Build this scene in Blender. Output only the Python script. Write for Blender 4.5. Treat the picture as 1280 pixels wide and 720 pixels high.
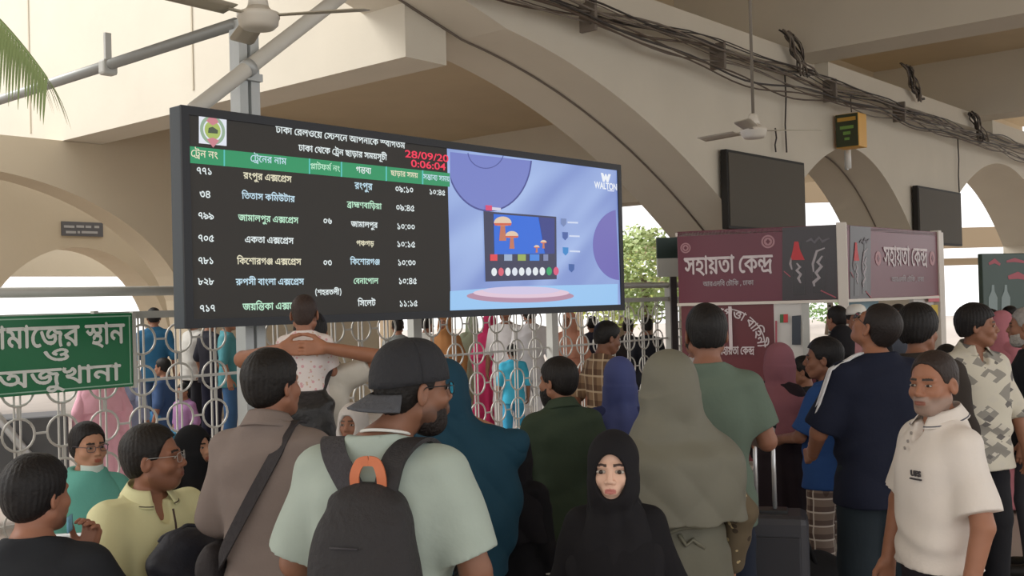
import bpy, bmesh, math, random, colorsys
import numpy as np
from mathutils import Vector, Matrix
from concurrent.futures import ThreadPoolExecutor

for _o in list(bpy.data.objects):
    bpy.data.objects.remove(_o, do_unlink=True)
SC = bpy.context.scene
COL = SC.collection
PI = math.pi

# ------------------------------------------------------------------ camera
FPX = 1330.0                       # focal length in pixels of the 1280 px frame
CAM = Vector((0.0, 0.0, 1.78))
PITCH = math.atan(15.0 / FPX)
ROLL = -0.026
cam_data = bpy.data.cameras.new('camera')
cam_data.sensor_width = 36.0
cam_data.lens = FPX * 36.0 / 1280.0
cam_data.clip_end = 400
cam = bpy.data.objects.new('camera', cam_data)
COL.objects.link(cam)
CAM_ROT = Matrix.Rotation(PI / 2 + PITCH, 3, 'X') @ Matrix.Rotation(ROLL, 3, 'Z')
cam.matrix_world = Matrix.Translation(CAM) @ CAM_ROT.to_4x4()
SC.camera = cam

# ------------------------------------------------------------------ sky, light, exposure
world = bpy.data.worlds.new('overcast_sky')
SC.world = world
world.use_nodes = True
_bg = world.node_tree.nodes['Background']
_bg.inputs[0].default_value = (1.0, 0.99, 0.975, 1)
_bg.inputs[1].default_value = 1.62
_sun = bpy.data.lights.new('hazy_sun', 'SUN')
_sun.energy = 3.4
_sun.angle = math.radians(30)
_sun.color = (1.0, 0.97, 0.92)
sun = bpy.data.objects.new('hazy_sun', _sun)
COL.objects.link(sun)
sun.rotation_euler = Vector((.75, -.05, -.66)).to_track_quat('-Z', 'Y').to_euler()
SC.view_settings.view_transform = 'Standard'
SC.view_settings.look = 'None'
SC.view_settings.gamma = 1.0
SC.view_settings.use_curve_mapping = False
SC.view_settings.exposure = 0.0
SC.cycles.max_bounces = 8
SC.cycles.diffuse_bounces = 6
SC.cycles.use_denoising = True
# ------------------------------------------------------------------ frames
RGT = Vector(CAM_ROT.col[0]); UPV = Vector(CAM_ROT.col[1]); FWD = -Vector(CAM_ROT.col[2])
def ray(px, py):
    return FWD + RGT * ((px - 640) / FPX) - UPV * ((py - 360) / FPX)
def at(px, py, depth):
    """the point of the place seen at a pixel of the photo, a given distance ahead"""
    return CAM + ray(px, py) * depth
# the wall frame: u runs along the arcade, v straight away behind it
DU = Vector((0.654, 0.7565, 0.0)).normalized()
DV = Vector((-DU.y, DU.x, 0.0))
UANG = math.atan2(DU.y, DU.x)
def W(u, v, z):
    return DU * u + DV * v + Vector((0, 0, z))
def on_v(px, py, v):
    r = ray(px, py)
    t = (v - CAM.dot(DV)) / r.dot(DV)
    p = CAM + r * t
    return p.dot(DU), p.z            # (u, height)
# ------------------------------------------------------------------ materials
MATS = {}
def srgb(c):
    return tuple(((v / 255.0) / 12.92 if v / 255.0 <= 0.04045 else ((v / 255.0 + 0.055) / 1.055) ** 2.4) for v in c)
def mat(name, rgb, rough=0.7, metal=0.0, emit=0.0, noise=0.0, nscale=6.0, bump=0.0, bscale=40.0, spec=0.5, coat=0.0):
    if name in MATS: return MATS[name]
    m = bpy.data.materials.new(name); m.use_nodes = True
    nt = m.node_tree; b = nt.nodes['Principled BSDF']
    c = srgb(rgb) + (1,)
    b.inputs['Base Color'].default_value = c
    b.inputs['Roughness'].default_value = rough
    b.inputs['Metallic'].default_value = metal
    b.inputs['Specular IOR Level'].default_value = spec
    if coat: b.inputs['Coat Weight'].default_value = coat
    if emit:
        b.inputs['Emission Color'].default_value = c
        b.inputs['Emission Strength'].default_value = emit
    tc = nt.nodes.new('ShaderNodeTexCoord')
    if noise:
        n = nt.nodes.new('ShaderNodeTexNoise'); n.inputs['Scale'].default_value = nscale
        n.inputs['Detail'].default_value = 5
        nt.links.new(tc.outputs['Object'], n.inputs['Vector'])
        r = nt.nodes.new('ShaderNodeMix'); r.data_type = 'RGBA'
        r.inputs[6].default_value = tuple(v * (1 - noise) for v in c[:3]) + (1,)
        r.inputs[7].default_value = tuple(min(1, v * (1 + noise)) for v in c[:3]) + (1,)
        nt.links.new(n.outputs['Fac'], r.inputs[0]); nt.links.new(r.outputs[2], b.inputs['Base Color'])
    if bump:
        n2 = nt.nodes.new('ShaderNodeTexNoise'); n2.inputs['Scale'].default_value = bscale
        n2.inputs['Detail'].default_value = 4
        nt.links.new(tc.outputs['Object'], n2.inputs['Vector'])
        bp = nt.nodes.new('ShaderNodeBump'); bp.inputs['Strength'].default_value = bump
        bp.inputs['Distance'].default_value = 0.02
        nt.links.new(n2.outputs['Fac'], bp.inputs['Height']); nt.links.new(bp.outputs[0], b.inputs['Normal'])
    MATS[name] = m
    return m
def vcol_mat(name, rough=0.55, spec=0.4, emit=0.0, sss=0.0):
    if name in MATS: return MATS[name]
    m = bpy.data.materials.new(name); m.use_nodes = True
    nt = m.node_tree; b = nt.nodes['Principled BSDF']
    a = nt.nodes.new('ShaderNodeAttribute'); a.attribute_name = 'tint'
    nt.links.new(a.outputs['Color'], b.inputs['Base Color'])
    b.inputs['Roughness'].default_value = rough
    b.inputs['Specular IOR Level'].default_value = spec
    MATS[name] = m
    return m
def cloth(rgb, bump=0.25, noise=0.08):
    return mat('cloth_%02x%02x%02x' % tuple(int(v) for v in rgb), rgb, 0.85, noise=noise, nscale=9, bump=bump, bscale=14, spec=0.2)
# ------------------------------------------------------------------ objects
def tag(o, label=None, cat=None, group=None, kind=None):
    if label: o['label'] = label
    if cat: o['category'] = cat
    if group: o['group'] = group
    if kind: o['kind'] = kind
    return o
def empty(name, loc=(0, 0, 0), rz=0.0, label=None, cat=None, group=None):
    o = bpy.data.objects.new(name, None); COL.objects.link(o)
    o.empty_display_size = 0.1
    o.location = loc; o.rotation_euler = (0, 0, rz)
    return tag(o, label, cat, group)
def link_mesh(name, me, m, parent=None, smooth=False):
    if m is not None:
        for x in (m if isinstance(m, (list, tuple)) else [m]): me.materials.append(x)
    o = bpy.data.objects.new(name, me); COL.objects.link(o)
    if parent is not None: o.parent = parent
    if smooth and len(me.polygons): me.polygons.foreach_set('use_smooth', [True] * len(me.polygons))
    return o
class MB:
    """collects shapes and links them as one mesh object"""
    def __init__(s): s.v = []; s.f = []; s.mi = []; s.sm = []
    def add(s, vs, fs, mi=0, sm=False):
        n = len(s.v); s.v += [tuple(p) for p in vs]
        s.f += [tuple(i + n for i in f) for f in fs]; s.mi += [mi] * len(fs); s.sm += [sm] * len(fs)
        return s
    def box(s, c, size, M=None, mi=0, bev=0.0):
        hx, hy, hz = size[0] / 2, size[1] / 2, size[2] / 2
        c = Vector(c)
        if bev > 0:
            b = min(bev, hx * .49, hy * .49, hz * .49)
            bm = bmesh.new(); bmesh.ops.create_cube(bm, size=1.0)
            for v in bm.verts: v.co = Vector((v.co.x * 2 * hx, v.co.y * 2 * hy, v.co.z * 2 * hz))
            bmesh.ops.bevel(bm, geom=list(bm.edges), offset=b, segments=2, profile=0.5, affect='EDGES')
            bm.verts.index_update()
            vs = [v.co.copy() for v in bm.verts]; fs = [[v.index for v in f.verts] for f in bm.faces]; bm.free()
        else:
            vs = [Vector((x, y, z)) for x in (-hx, hx) for y in (-hy, hy) for z in (-hz, hz)]
            fs = [(0, 1, 3, 2), (4, 6, 7, 5), (0, 4, 5, 1), (2, 3, 7, 6), (0, 2, 6, 4), (1, 5, 7, 3)]
        if M is not None: vs = [M @ v for v in vs]
        return s.add([v + c for v in vs], fs, mi)
    def tube(s, pts, r, n=8, mi=0, closed=False, caps=True):
        pts = [Vector(p) for p in pts]; m = len(pts)
        rs = r if isinstance(r, (list, tuple)) else [r] * m
        vs = []; fs = []
        T0 = (pts[1] - pts[0]).normalized()
        nrm = T0.orthogonal().normalized()
        for i, p in enumerate(pts):
            if closed: t = (pts[(i + 1) % m] - pts[i - 1]).normalized()
            else: t = (pts[min(i + 1, m - 1)] - pts[max(i - 1, 0)]).normalized()
            nrm = (nrm - t * nrm.dot(t))
            nrm = nrm.normalized() if nrm.length > 1e-6 else t.orthogonal().normalized()
            bi = t.cross(nrm)
            for k in range(n):
                a = 2 * PI * k / n
                vs.append(p + (nrm * math.cos(a) + bi * math.sin(a)) * rs[i])
        for i in range(m if closed else m - 1):
            j = (i + 1) % m
            for k in range(n):
                k2 = (k + 1) % n
                fs.append((i * n + k, i * n + k2, j * n + k2, j * n + k))
        if caps and not closed:
            fs.append(tuple(range(n - 1, -1, -1))); fs.append(tuple((m - 1) * n + k for k in range(n)))
        return s.add(vs, fs, mi, True)
    def lathe(s, prof, c=(0, 0, 0), n=24, M=None, mi=0):
        c = Vector(c); vs = []; fs = []
        for r, z in prof:
            for k in range(n):
                a = 2 * PI * k / n
                p = Vector((r * math.cos(a), r * math.sin(a), z))
                vs.append((M @ p if M is not None else p) + c)
        for i in range(len(prof) - 1):
            for k in range(n):
                k2 = (k + 1) % n
                fs.append((i * n + k, i * n + k2, (i + 1) * n + k2, (i + 1) * n + k))
        fs.append(tuple(range(n - 1, -1, -1))); fs.append(tuple((len(prof) - 1) * n + k for k in range(n)))
        return s.add(vs, fs, mi, True)
    def prism(s, poly, fn0, fn1, mi=0):
        """poly of 2d points mapped by fn0 and fn1 to the two faces of a solid"""
        n = len(poly)
        vs = [fn0(*p) for p in poly] + [fn1(*p) for p in poly]
        fs = [tuple(range(n)), tuple(range(2 * n - 1, n - 1, -1))]
        fs += [(i, i + n, (i + 1) % n + n, (i + 1) % n) for i in range(n)]
        return s.add(vs, fs, mi)
    def grid(s, fn, nu, nv, mi=0, sm=True, thick=None):
        vs = [fn(i / nu, j / nv) for j in range(nv + 1) for i in range(nu + 1)]
        fs = [(j * (nu + 1) + i, j * (nu + 1) + i + 1, (j + 1) * (nu + 1) + i + 1, (j + 1) * (nu + 1) + i) for j in range(nv) for i in range(nu)]
        if thick:
            n = len(vs); me = bpy.data.meshes.new('x'); me.from_pydata([tuple(v) for v in vs], [], fs); me.update()
            nr = [Vector(v.normal) for v in me.vertices]; bpy.data.meshes.remove(me)
            vs = [Vector(v) for v in vs] + [Vector(v) - nr[i] * thick for i, v in enumerate(vs)]
            f2 = [tuple(reversed([k + n for k in f])) for f in fs]
            ring = list(range(nu + 1)) + [(j + 1) * (nu + 1) + nu for j in range(nv)] + [nv * (nu + 1) + i for i in range(nu - 1, -1, -1)] + [j * (nu + 1) for j in range(nv - 1, 0, -1)]
            f3 = [(ring[i], ring[i] + n, ring[(i + 1) % len(ring)] + n, ring[(i + 1) % len(ring)]) for i in range(len(ring))]
            fs = fs + f2 + f3
        return s.add(vs, fs, mi, sm)
    def build(s, name, m, parent=None, fix=True):
        me = bpy.data.meshes.new(name); me.from_pydata(s.v, [], s.f); me.update()
        if fix:
            bm = bmesh.new(); bm.from_mesh(me)
            bmesh.ops.recalc_face_normals(bm, faces=bm.faces); bm.to_mesh(me); bm.free()
        o = link_mesh(name, me, m, parent)
        if len(me.polygons) == len(s.mi):
            me.polygons.foreach_set('material_index', s.mi); me.polygons.foreach_set('use_smooth', s.sm)
        return o
def smooth(o):
    o.data.polygons.foreach_set('use_smooth', [True] * len(o.data.polygons)); return o
def struct(name, mb, m):
    o = mb.build(name, m); o['kind'] = 'structure'; return o
# ------------------------------------------------------------------ Bengali lettering
def _dec(sx):
    q = [(ord(sx[i]) - 35) * 55 + (ord(sx[i + 1]) - 35) - 400 for i in range(0, len(sx), 2)]
    return list(zip(q[0::2], q[1::2]))
_GC = {}
def glyph(i):
    if i not in _GC:
        a, s = GLYPHS[i]
        _GC[i] = (a / 200.0, [[(x / 200.0, y / 200.0) for x, y in _dec(c)] for c in s.split(' ') if c])
    return _GC[i]
def text_width(key):
    return sum(glyph(g)[0] for g in TEXTS[key])
def _fill(contours, bold, depth):
    cu = bpy.data.curves.new('outline', 'CURVE'); cu.dimensions = '2D'; cu.fill_mode = 'BOTH'
    cu.extrude = depth / 2; cu.offset = bold
    for c in contours:
        if len(c) < 3: continue
        sp = cu.splines.new('POLY'); sp.points.add(len(c) - 1); sp.use_cyclic_u = True
        for k, (x, y) in enumerate(c): sp.points[k].co = (x, y, 0, 1)
    tmp = bpy.data.objects.new('outline', cu)
    me = tmp.to_mesh(); r = ([v.co.copy() for v in me.vertices], [tuple(p.vertices) for p in me.polygons])
    tmp.to_mesh_clear(); bpy.data.objects.remove(tmp, do_unlink=True); bpy.data.curves.remove(cu)
    return r
def spans(contours, bold, rows):
    """fill outlines (nonzero rule) with slim trapezoids, fattened by bold"""
    E = []
    for dx, dy in ((0, 0), (bold, 0), (-bold, 0), (0, bold), (0, -bold)) if bold else ((0, 0),):
        for c in contours:
            for (x0, y0), (x1, y1) in zip(c, c[1:] + c[:1]):
                if y0 != y1: E.append((x0 + dx, y0 + dy, x1 + dx, y1 + dy))
    if not E: return []
    lo = min(min(e[1], e[3]) for e in E); hi = max(max(e[1], e[3]) for e in E); h = (hi - lo) / rows; Q = []
    for r in range(rows):
        y = lo + (r + .5) * h; X = []
        for x0, y0, x1, y1 in E:
            if (y0 <= y) != (y1 <= y):
                k = (x1 - x0) / (y1 - y0); k = max(-3, min(3, k)); X.append((x0 + (y - y0) * (x1 - x0) / (y1 - y0), k, 1 if y1 > y0 else -1))
        X.sort(); w = 0; st = None
        for x, k, d in X:
            if w == 0: st = (x, k)
            w += d
            if w == 0:
                xa, ka = st; Q.append([(xa - ka * h / 2, y - h / 2), (x - k * h / 2, y - h / 2), (x + k * h / 2, y + h / 2), (xa + ka * h / 2, y + h / 2)])
    return Q
def poly_mesh(contours, M, name, m, parent=None, bold=0.0, depth=0.004, rows=None):
    """filled outlines laid on the plane M (x right, y up, z out); nested lists hold the letters of a line"""
    mb = MB()
    if contours and isinstance(contours[0][0], list):
        for g in contours:
            Q = spans(g, bold, rows or 30)
            mb.add([M @ Vector((x, y, depth / 2)) for q in Q for x, y in q], [(4 * i, 4 * i + 1, 4 * i + 2, 4 * i + 3) for i in range(len(Q))])
    else:
        vs, fs = _fill(contours, bold, depth); mb.add([M @ v for v in vs], fs)
    return mb.build(name, m, parent, fix=False)
def words(groups):
    """the letters of a line, word by word"""
    out = [[]]
    for g in groups:
        if g: out[-1].append(g)
        elif out[-1]: out.append([])
    return [w for w in out if w]
def bn_contours(key, x, y, size, width=None, align='C', gaps=False):
    """contours of a line of lettering; width squeezes it to fit"""
    w = text_width(key) * size; sx = 1.0
    if width: sx = width / w; w = width
    x0 = x - w / 2 if align == 'C' else (x if align == 'L' else x - w)
    out = []; px = 0.0
    for g in TEXTS[key]:
        a, cs = glyph(g)
        g_ = [[(x0 + (px + q[0]) * size * sx, y + q[1] * size) for q in c] for c in cs]
        if g_ or gaps: out.append(g_)
        px += a
    return out
def latin_mesh(txt, M, size, name, m, parent=None, depth=0.004, shear=0.0, bold=0.0, align='CENTER', sx=1.0):
    cu = bpy.data.curves.new('lettering', 'FONT'); cu.body = txt; cu.size = size
    cu.align_x = align; cu.align_y = 'CENTER'; cu.extrude = depth / 2; cu.shear = shear; cu.offset = bold
    tmp = bpy.data.objects.new('lettering', cu); COL.objects.link(tmp)
    me = bpy.data.meshes.new_from_object(tmp.evaluated_get(bpy.context.evaluated_depsgraph_get()))
    bpy.data.objects.remove(tmp, do_unlink=True); bpy.data.curves.remove(cu)
    me.transform(M @ Matrix.Diagonal((sx, 1, 1, 1))); me.materials.clear()
    return link_mesh(name, me, m, parent)
def disc_c(x, y, r, n=20, ry=None):
    ry = ry or r
    return [(x + r * math.cos(2 * PI * k / n), y + ry * math.sin(2 * PI * k / n)) for k in range(n)]
def rect_c(x0, y0, x1, y1): return [(x0, y0), (x1, y0), (x1, y1), (x0, y1)]
def frame_m(origin, ex, ez):
    """matrix: local x along ex, local y along ez (up), local z out of the face towards the viewer"""
    ex = Vector(ex).normalized(); ez = Vector(ez).normalized(); n = ex.cross(ez)
    M = Matrix((ex, ez, n)).transposed().to_4x4(); M.translation = Vector(origin); return M
GLYPHS=[
(121,',?,@,?,2,*,2,**2+Q*2+Q+,+U*W+A+6+1+?+&+A*T+?*N+:*L+6*M++*S+%+&*W*U*I*G*Q*B*V*<++*;+2*=+>*C+G*Q+N+++O+7+L+G+B+U+4+R+3+R+9+Q,2*0,2*0,@'),
(53,'+2,@+2,2*T,2*T*2*E*2*E+Y*>,-*6,2*0,2*0,@*=,=*E,4*E,N*P,N*T,@'),
(124,",B,@,B,2,-,2,-*2+U*2+U*M+Y*B+A+)+0+3*X+2*R+,*P+)*R*S*X*M+,*H+'*9*Q*?*H*F*A*R*@++*G+9*U+@+/+A+=+=+M+1+Y*X+V*W+U+&+U,2*0,2*0,@ +7+<+6+7+'+;+%+I*W+R*O+Y*:,'*<,5*V,/+,,&+4+O"),
(69,'+B,@+B,2+5,/+(,%*S+L*M+?*L+&*N*V*S*J+$*C+,*@+6*@+A*D+H*8+8*2+(*2*P*8*E*C*A*J*<+%*<+:*B+M*L,&+#,2+3,:+&,3*0,2*0,@'),
(183,"+K*?+5*C*W*P*F+2*8+X*G,%*Q+?+%+++3*U+C*O+U*O,+*T,/*Y,3+1,2+8,.+C,:+C,.+8+X+1+I+.+;+1+5+7+0+>+/+N+5,#+:,)+J,3*0,2*0,@-F,@-F,2,/,3+S,)+D+T+?+M+>+G+?+A+C+>+H+=+R+>,-+J,>+D,A+6,B+',:*M,/*D,'*A --+$-/*H-4*4-%*1,W*G,U+',V+:-$+I,I+J,:+O,/+W,#,1,2,4,:,*,G+Y,S+W-.+W-6+I-/+8"),
(119,",=,@,=,2,(,2,(*2+P*2+F*A+0*T*U+&*A+,*9+?+*+T+T,-+P,$+P,2*0,2*0,@ +P,#+T+T+4+H*L+8+,+0+;+'+I*R+S*D+Q*D+P*P *W*1*N*4*K*<*N*E*W*H+)*E+,*<+)*4"),
(52,''),
(144,",(+8+N+;+H+?+=+K+9+R+<+S+7+F+2+>+++9*Y+7*N+9*H+=*9+N*F+V*L+L*R+G*W+F+&+H+++L+/+T+1,2+?,2+E+W+L+M+W+F,,+F,5+L,6+X,2,+,),7,9,:,?,3,D,),F+X,E+K,>+?,1+9 ,V,@,V,2*0,2*0,@ +V+;,,+:,6+6,>+1,D+',F*O,D*H,@*B,5*;+X*6+Y*;,,*8,Q*&,I)R,7*&,$*.+3*8+6*F+G*C,#*C,+*D,4*J,7*T,4+&,1+),'+-+S+.+L+++H+&+I*T+;*Q+8+&+<+1+G+8"),
(148,",*,B,;,>,F,4,I,-,J+U,B+F,8+=,$+3+U+B,3+L,7+P,:,$,6,0,*,4+O,/+@,#+>+U+>+O+A+L+H+J+D+;+7+@+3+C+.+L+-+Q+/,#+4,,+=,5+G,<+S,@ ,L+(,K*U,G*L,@*D,7*?,,*<+V*:+;*?+3*C+$*O*M+**A+B*8,)*G,.*R+C+(+++0*Y+A*M+K*K,'*J,4*O,8*S,<+),:+2,3+9,*+?,:+F,G+9"),
(179,'-B,@-B,2--,2--*2,T*2,F*G,3*V,8+,,H*W,U*H,T,2*0,2*0,@ +F*D+5*G+,*K*S*W*E+5*8+S*F+X*V+6+*+(+7*V+G*S+S*U,)+&,.+2,-+>,++E,#+N+U+P+K+Q+C+L+B+E+C+=+4+:+1+F+3+Q+<,$+I,(,%,&,0+V,8+K,=+>,=+/,8*Y,4*S,)*J+Y*G +@+X+:,,+,,3+0,<+@,7+M,,+P+Y'),
(0,")0)4(W)8(P)=(L)F(L)Q(O)W(Y*')***):**)J*&**)P*D)>*;)3)Y)E)K)N)>)S)1)T)))S)$)P)#)G)')C),)@)4)A)<)C)A)H)F)U)G*4)V*4)U)X)R)I)L)@)D)9)8)4"),
(139,",Q,@,Q,2,<,2,<*2,-*2+R*G+A*T+,+'*S++*N+=*X+6+7+0+I+(+V*U,-*E,-,N,7,N,<,@ +U+Y+R+K+O+E+D+<+.+4+%+2*R+4*N+=+2+B+=+H+D+O+F+X+E,)+A,0+:,6+E,A+Q,3 *V+Q*H+T*?,%*<,2*@,B*O,=*L,7*L,/*O,+*V,(+(,*+.,-+:,>+E,A+F,7+<,(+/+U"),
(136,",N,@,N,2,9,2,9*2,**2,*+B,/+5+X+D+R+F+M+D+3*T+-*N+%*L*T*L*J*O*@*Y*9+,*E+3*Q+%*V+$+%+&+,+-+@+M+J+T+V+S,/+F,++F,++I,*,2*0,2*0,@ +1+1+-+G+&+S*O,#*:,'*=,6+#,.+,,)+3,#+7+R+:+B"),
(106,"++,(+>,&+K+V+S+L+X+<+W+2+S+)+L*Y+C*T+**N+,*P+?*I+S*>,0*0,'*%+3*A*U*J*;*Q*>+(*P+$+-+$+:+'+E+0+H+;+E+G+@+K+4+P+(+Q*U+O*P+G*Q+?*B+<*@+H*D+T*P,% *U+X*O,,*A,3*E,<*U,7++,,+.+Y ,0,@,0,2*0,2*0,@"),
(125,",C,@,C,2,.,2,.*2+V*2+C*F+4*P*Y*X*C+%*<+8+-+N*S+X*<,(*B,6*B,2*0,2*0,@ +V,2*M,2*I,4+#,.+7+X+>+Q+?+F*K+0*I+3+'+.+8+'+M*O+Y*C+V*B *V*1*N*4*J*<*N*E*V*H+'*E++*<+'*4"),
(141,'+L*<+8*@+.*D*S*S*D+5*8+X*G,%*V+3+,*Y+:*O+L*K,%*N,,*Q,1*W,6+.,5+=,1+F,*+M+Y+P+O+P+F+K+E+D+G+;+7+8+5+G+9+T+C,%+S,(,+,%,2+Y,=+P,D+B,E+:,E+*,A*R,=*L,1*B,)*? ,S,@,S,2*0,2*0,@'),
(69,'+B,@+B,2+5,/+(,%*S+L*M+?*L+&*N*V*S*J+$*C+,*@+6*@+A*D+H*8+8*2+(*2*P*8*E*C*A*J*<+%*>+B*D+R*S,.+4,>+9,@'),
(161,"-0,@-0,2,&,2,&*2+N*2+>*H+/*U*T+'*A+,*9+?+)+S+R,++N,#+N,2*0,2*0,@ +N+X+R+S+6+H*L+8+$+3+;+&+H*Q+Q*D+O*D -%+5-#+(,Q*U,G*R,5*S,6+*,C+*,J+-,L+3,K+=,B+H,:+M,$+S,$,+,8,&,H+U,O+P,Y+D"),
(179,"*Y,#+2+W+C+L+K+C+K+1+?+?+1+H+++K*W+K*N+F*L+>*N+6*W+/*O*Y*D+)*<+9*=+I*F+U*O+Y -B,@-B,2+U,2+U+.+S+2,.+B,P+W-',%-4+O-,+=-)+(-**D-0**,X*&,Q*K,Q+-,U+C,Y+M-%+L,>+<+R*U+F+&+F,2*0,2*0,@ ,<*F,J*C,X*:,X*&,S*0,D*7,6*7+L*2+;*5+0*<++*D+'*S+)+)+9+(+7*T+8*L+<*F+A*C+Q*A"),
(232,'-A,@-A,2--,2--*2,T*2,F*G,3*V,8+,,H*W,U*H,T,2*0,2*0,@ +F*D+5*G+,*K*S*W*E+5*8+S*F+X*V+6+*+(+7*V+G*S+S*U,)+&,.+2,-+>,++E,#+N+U+P+K+Q+C+L+B+E+C+=+4+:+1+F+3+Q+<,$+I,(,%,&,0+V,8+K,=+>,=+/,8*Y,4*S,)*J+Y*G +@+X+:,,+,,3+0,<+@,7+M,,+P+Y .@,@.@,2.+,2.+*2-R*2-R,$-K,/->,2->,@-K,=-S,4-R,N.&,N.*,@'),
(152,',*,B,4,A,>,=,F,6,H,/,I*2,:*2,6*<,+*C+W*C+-*@*U*C*G*J*@*T*<+**>+F*M+D*K+7*L+)*O*X*W*R+2*O,&*R,3*N,:*G,:,%,9,+,6,0,+,3+T,0+I,(+A+T+>+J+?+D+F+@+R+A+S+3+F+1+:+4+1+<+/+B+.+I+0+T+9,-+B,6+N,='),
(53,"+2,@+2,2*T,2*T*2*E*2*E,2*0,2*0,@*B,@*6,Q*E-/*P-:+(-B+:-D+G-C+T-@,0-7,Q,V,I,K,0-'+Q-2+C-5+/-4*V-,*G,O*R,@"),
(119,",=,@,=,2,(,2,(*2+P*2+F*A+0*T*U+&*A+,*9+?+*+T+T,-+P,$+P,2*0,2*0,@ +P,#+T+T+4+H*L+8+,+0+;+'+I*R+S*D+Q*D+P*P"),
(113,',7,@,7,2*T,2*U*V*V*L+$*G+1*F+;*I+C*O+O+(+S+6+O+?+5+B+*+F*X+M*R+T*T,/+&,#+1+R+O+O+Y+L,)+D,++8,)+(,&*X+T*J+I*A+>*;+1*7*Y*8*O*<*I*D*E*Q*E,2*0,2*0,@'),
(53,"*T*2*E*2*E,2*0,2*0,@+2,@+2,2*T,2 *F,@*B,L*;,O)C,P)7,R)/,U)(-#)#-+(X-4(X-C)0-B)1-1)5-+);-)*8-'*B-&*J,Y*Q,R*T,@"),
(53,'*X*I*Y*G*W*=*I)Q*;)Q*E*I'),
(113,',7,@,7,2*T,2*U*V*V*L+$*G+1*F+?*L+J*W+Q+-+R+;+P+A+I+C+:+B+8+Q+I+S+V+P,(+G,++8,)+(,&*X+T*J+I*A+>*;+2*7*Y*8*O*<*I*D*E*Q*E,2*0,2*0,@'),
(146,',X,@,X,2,C,2,C*2,4*2,4+>,5+9,(+E+X+G+P+E+L+?+K+1+>+0+:+>+1+G+&+J*Q+F*L+=*N+1*V+)+++#+&*K*L*T*@+)*<+5*<+A*@+K*G+R*V+X+++X+<+Q+E+H+B+H+I+R+Q+U,#+U,2+N,6+J,4+G,4,2*0,2*0,@'),
(197,"*X*K*M*N*G*R*9+,*E+3*Q+%*V+$+%+&+,+-+@+M+J+T+V+S,/+F,.+5+X+D+R+F+M+D+3*T+)*M +1+1+-+G+&+S*O,#*:,'*=,6+#,.+,,)+3,#+7+R+:+B -T,@-T,2,:,2,:*V,;*L,@*G,M*F-$*L-0*W-7+--8+;-5+A-/+C,W+B,T+Q-.+S-;+P-D+G-G+>-E+(-9*J-)*>,N*7,B*7,7*;,2*?,,*H,**X,*,2*0,2*0,@ -/,@--,I-(,N,5,Q,+,S,#,W+T-'+Q-/+P-C,(-B,(-3,+--,0-*,<-'-'-&-3,Y-:,R->,@"),
(135,",M,@,M,2,8,2,8*2,)*2,),N,4,N,8,@ +C,B+M,@+V,=,*,3,/,*,.+L,%,%+Q,0+J,2+?,3+7,/+4,,+2+Y+5+P+>+I+N+F+L+7+=+:+1+@+*+I+&+T+(,/+-,9+5,> *A,B*Q,>+#,8+),.+++W+'+H*W+?*L+9*=+7*<+F*G+H*O+K*T+P*V+Y*T,+*M,1*A,3*2,1*0,@"),
(143,",U,@,U,2,@,2,@*2,1*2,1+J,5+=,&+R+P,)+@,2+1,3+$,.*H+T*R+X+++U+/+R+4+H+3+;+0+<+W,+,*+X+(*Y*S+-+-+=*W+/+'+<+&+C+$+H*R+K*F+G*6+U*G,1*R,:+(,@+5,B+C,@+O,:,$,1,5+S,2+T,1+W,1,N,;,N,@,@"),
(136,',(+7+N+:+H+?+=+K+9+R+<+S+7+F+2+>+++9*Y+7*N+9*H+=*9+N*F+V*L+L*R+G*W+F+&+H+++L+/+T+1,2+?,2+E+W+L+M+W+F,,+F,5+L,6+X,2,+,),7,9,:,?,3,D,),F+X,E+K,B+D,8+: ,N,@,N,2*0,2*0,@'),
(131,",%*2,%+P,)+C+K,&+<,1+4,3+),3*V,.*G+V*T,%+1,$+;+S+@+E+=+6+8+0+*+#*V*T*L+,+#+3+-+:+0+D+/+I+*+M+#+N*P+M*G+I*6+W*D,2*N,:*Y,@+.,B+;,@+F,<+Q,4,)+Y,&,%,&,',%,N,/,N,4,@,I,@,I,2,4,2,4*2"),
(129,",G,@,G,2,2,2,2*2,#*2+H*G+8*R+'+%*I++*D+=*O+6+,+1+=+(+K*V,#*E,#,N,-,N,2,@ +%,A+4,?+D,6+K,'+J+N+E+F+>+>+4+9*R+2*H+4*D+=*X+@+.+E+7+K+:+T+:,&+5,.+1,1+%,3*Q,1*K,,*J,#*P+T*G+H*=+R*:,'*>,4*I,>"),
(135,",M,@,M,2+3,2+3*Y+5*O+9*J+F*I+T*O,)+#,0+0,1+>,.+C,(+F+P+E+N+T,,+U,8+Q,?+F,A+5,>++,7*T,,*H+Y*A+M*<+@*:+7*;+-*?+'*G+$*T+#,2*0,2*0,@ ,(,@,',I+Y,N+.,Q+$,S*S,W*M-'*J-/*J-C*X-B*X-3+$--+)-*+6-'+W-&,,,Y,3,R,7,@ ,7)C,()C,#)L+O)T+()Q*R)S*J)V*@*(*<*2*:*C*=*R*L*P*J*B*K*5*N*.*S**+'*(+L*++W*',()X,)*L,7*W"),
(137,',?+9,;+&,0*Q,&*K+M*F+G*E+C*J,/*A,M*4,F*(,1*2+R*:+;*@*O*E*P*S+5*P+J*R+X*X,++*,0+9,-+E,$+L+U+N+G+N+E,$+W,$,0+V,7+O,<+H +(+&*P+)*K+-*F+5*D+C*D,4*T,4*T+@*U+:*Y+6+/+5+9+7+B+?+F+H+C+M+-+O*U+W*Q,$*T,1+$,*+-,&+H,$+T+O+T+B+R+<+K+2+8+( *0,2*0,@,O,@,O,2'),
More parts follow.
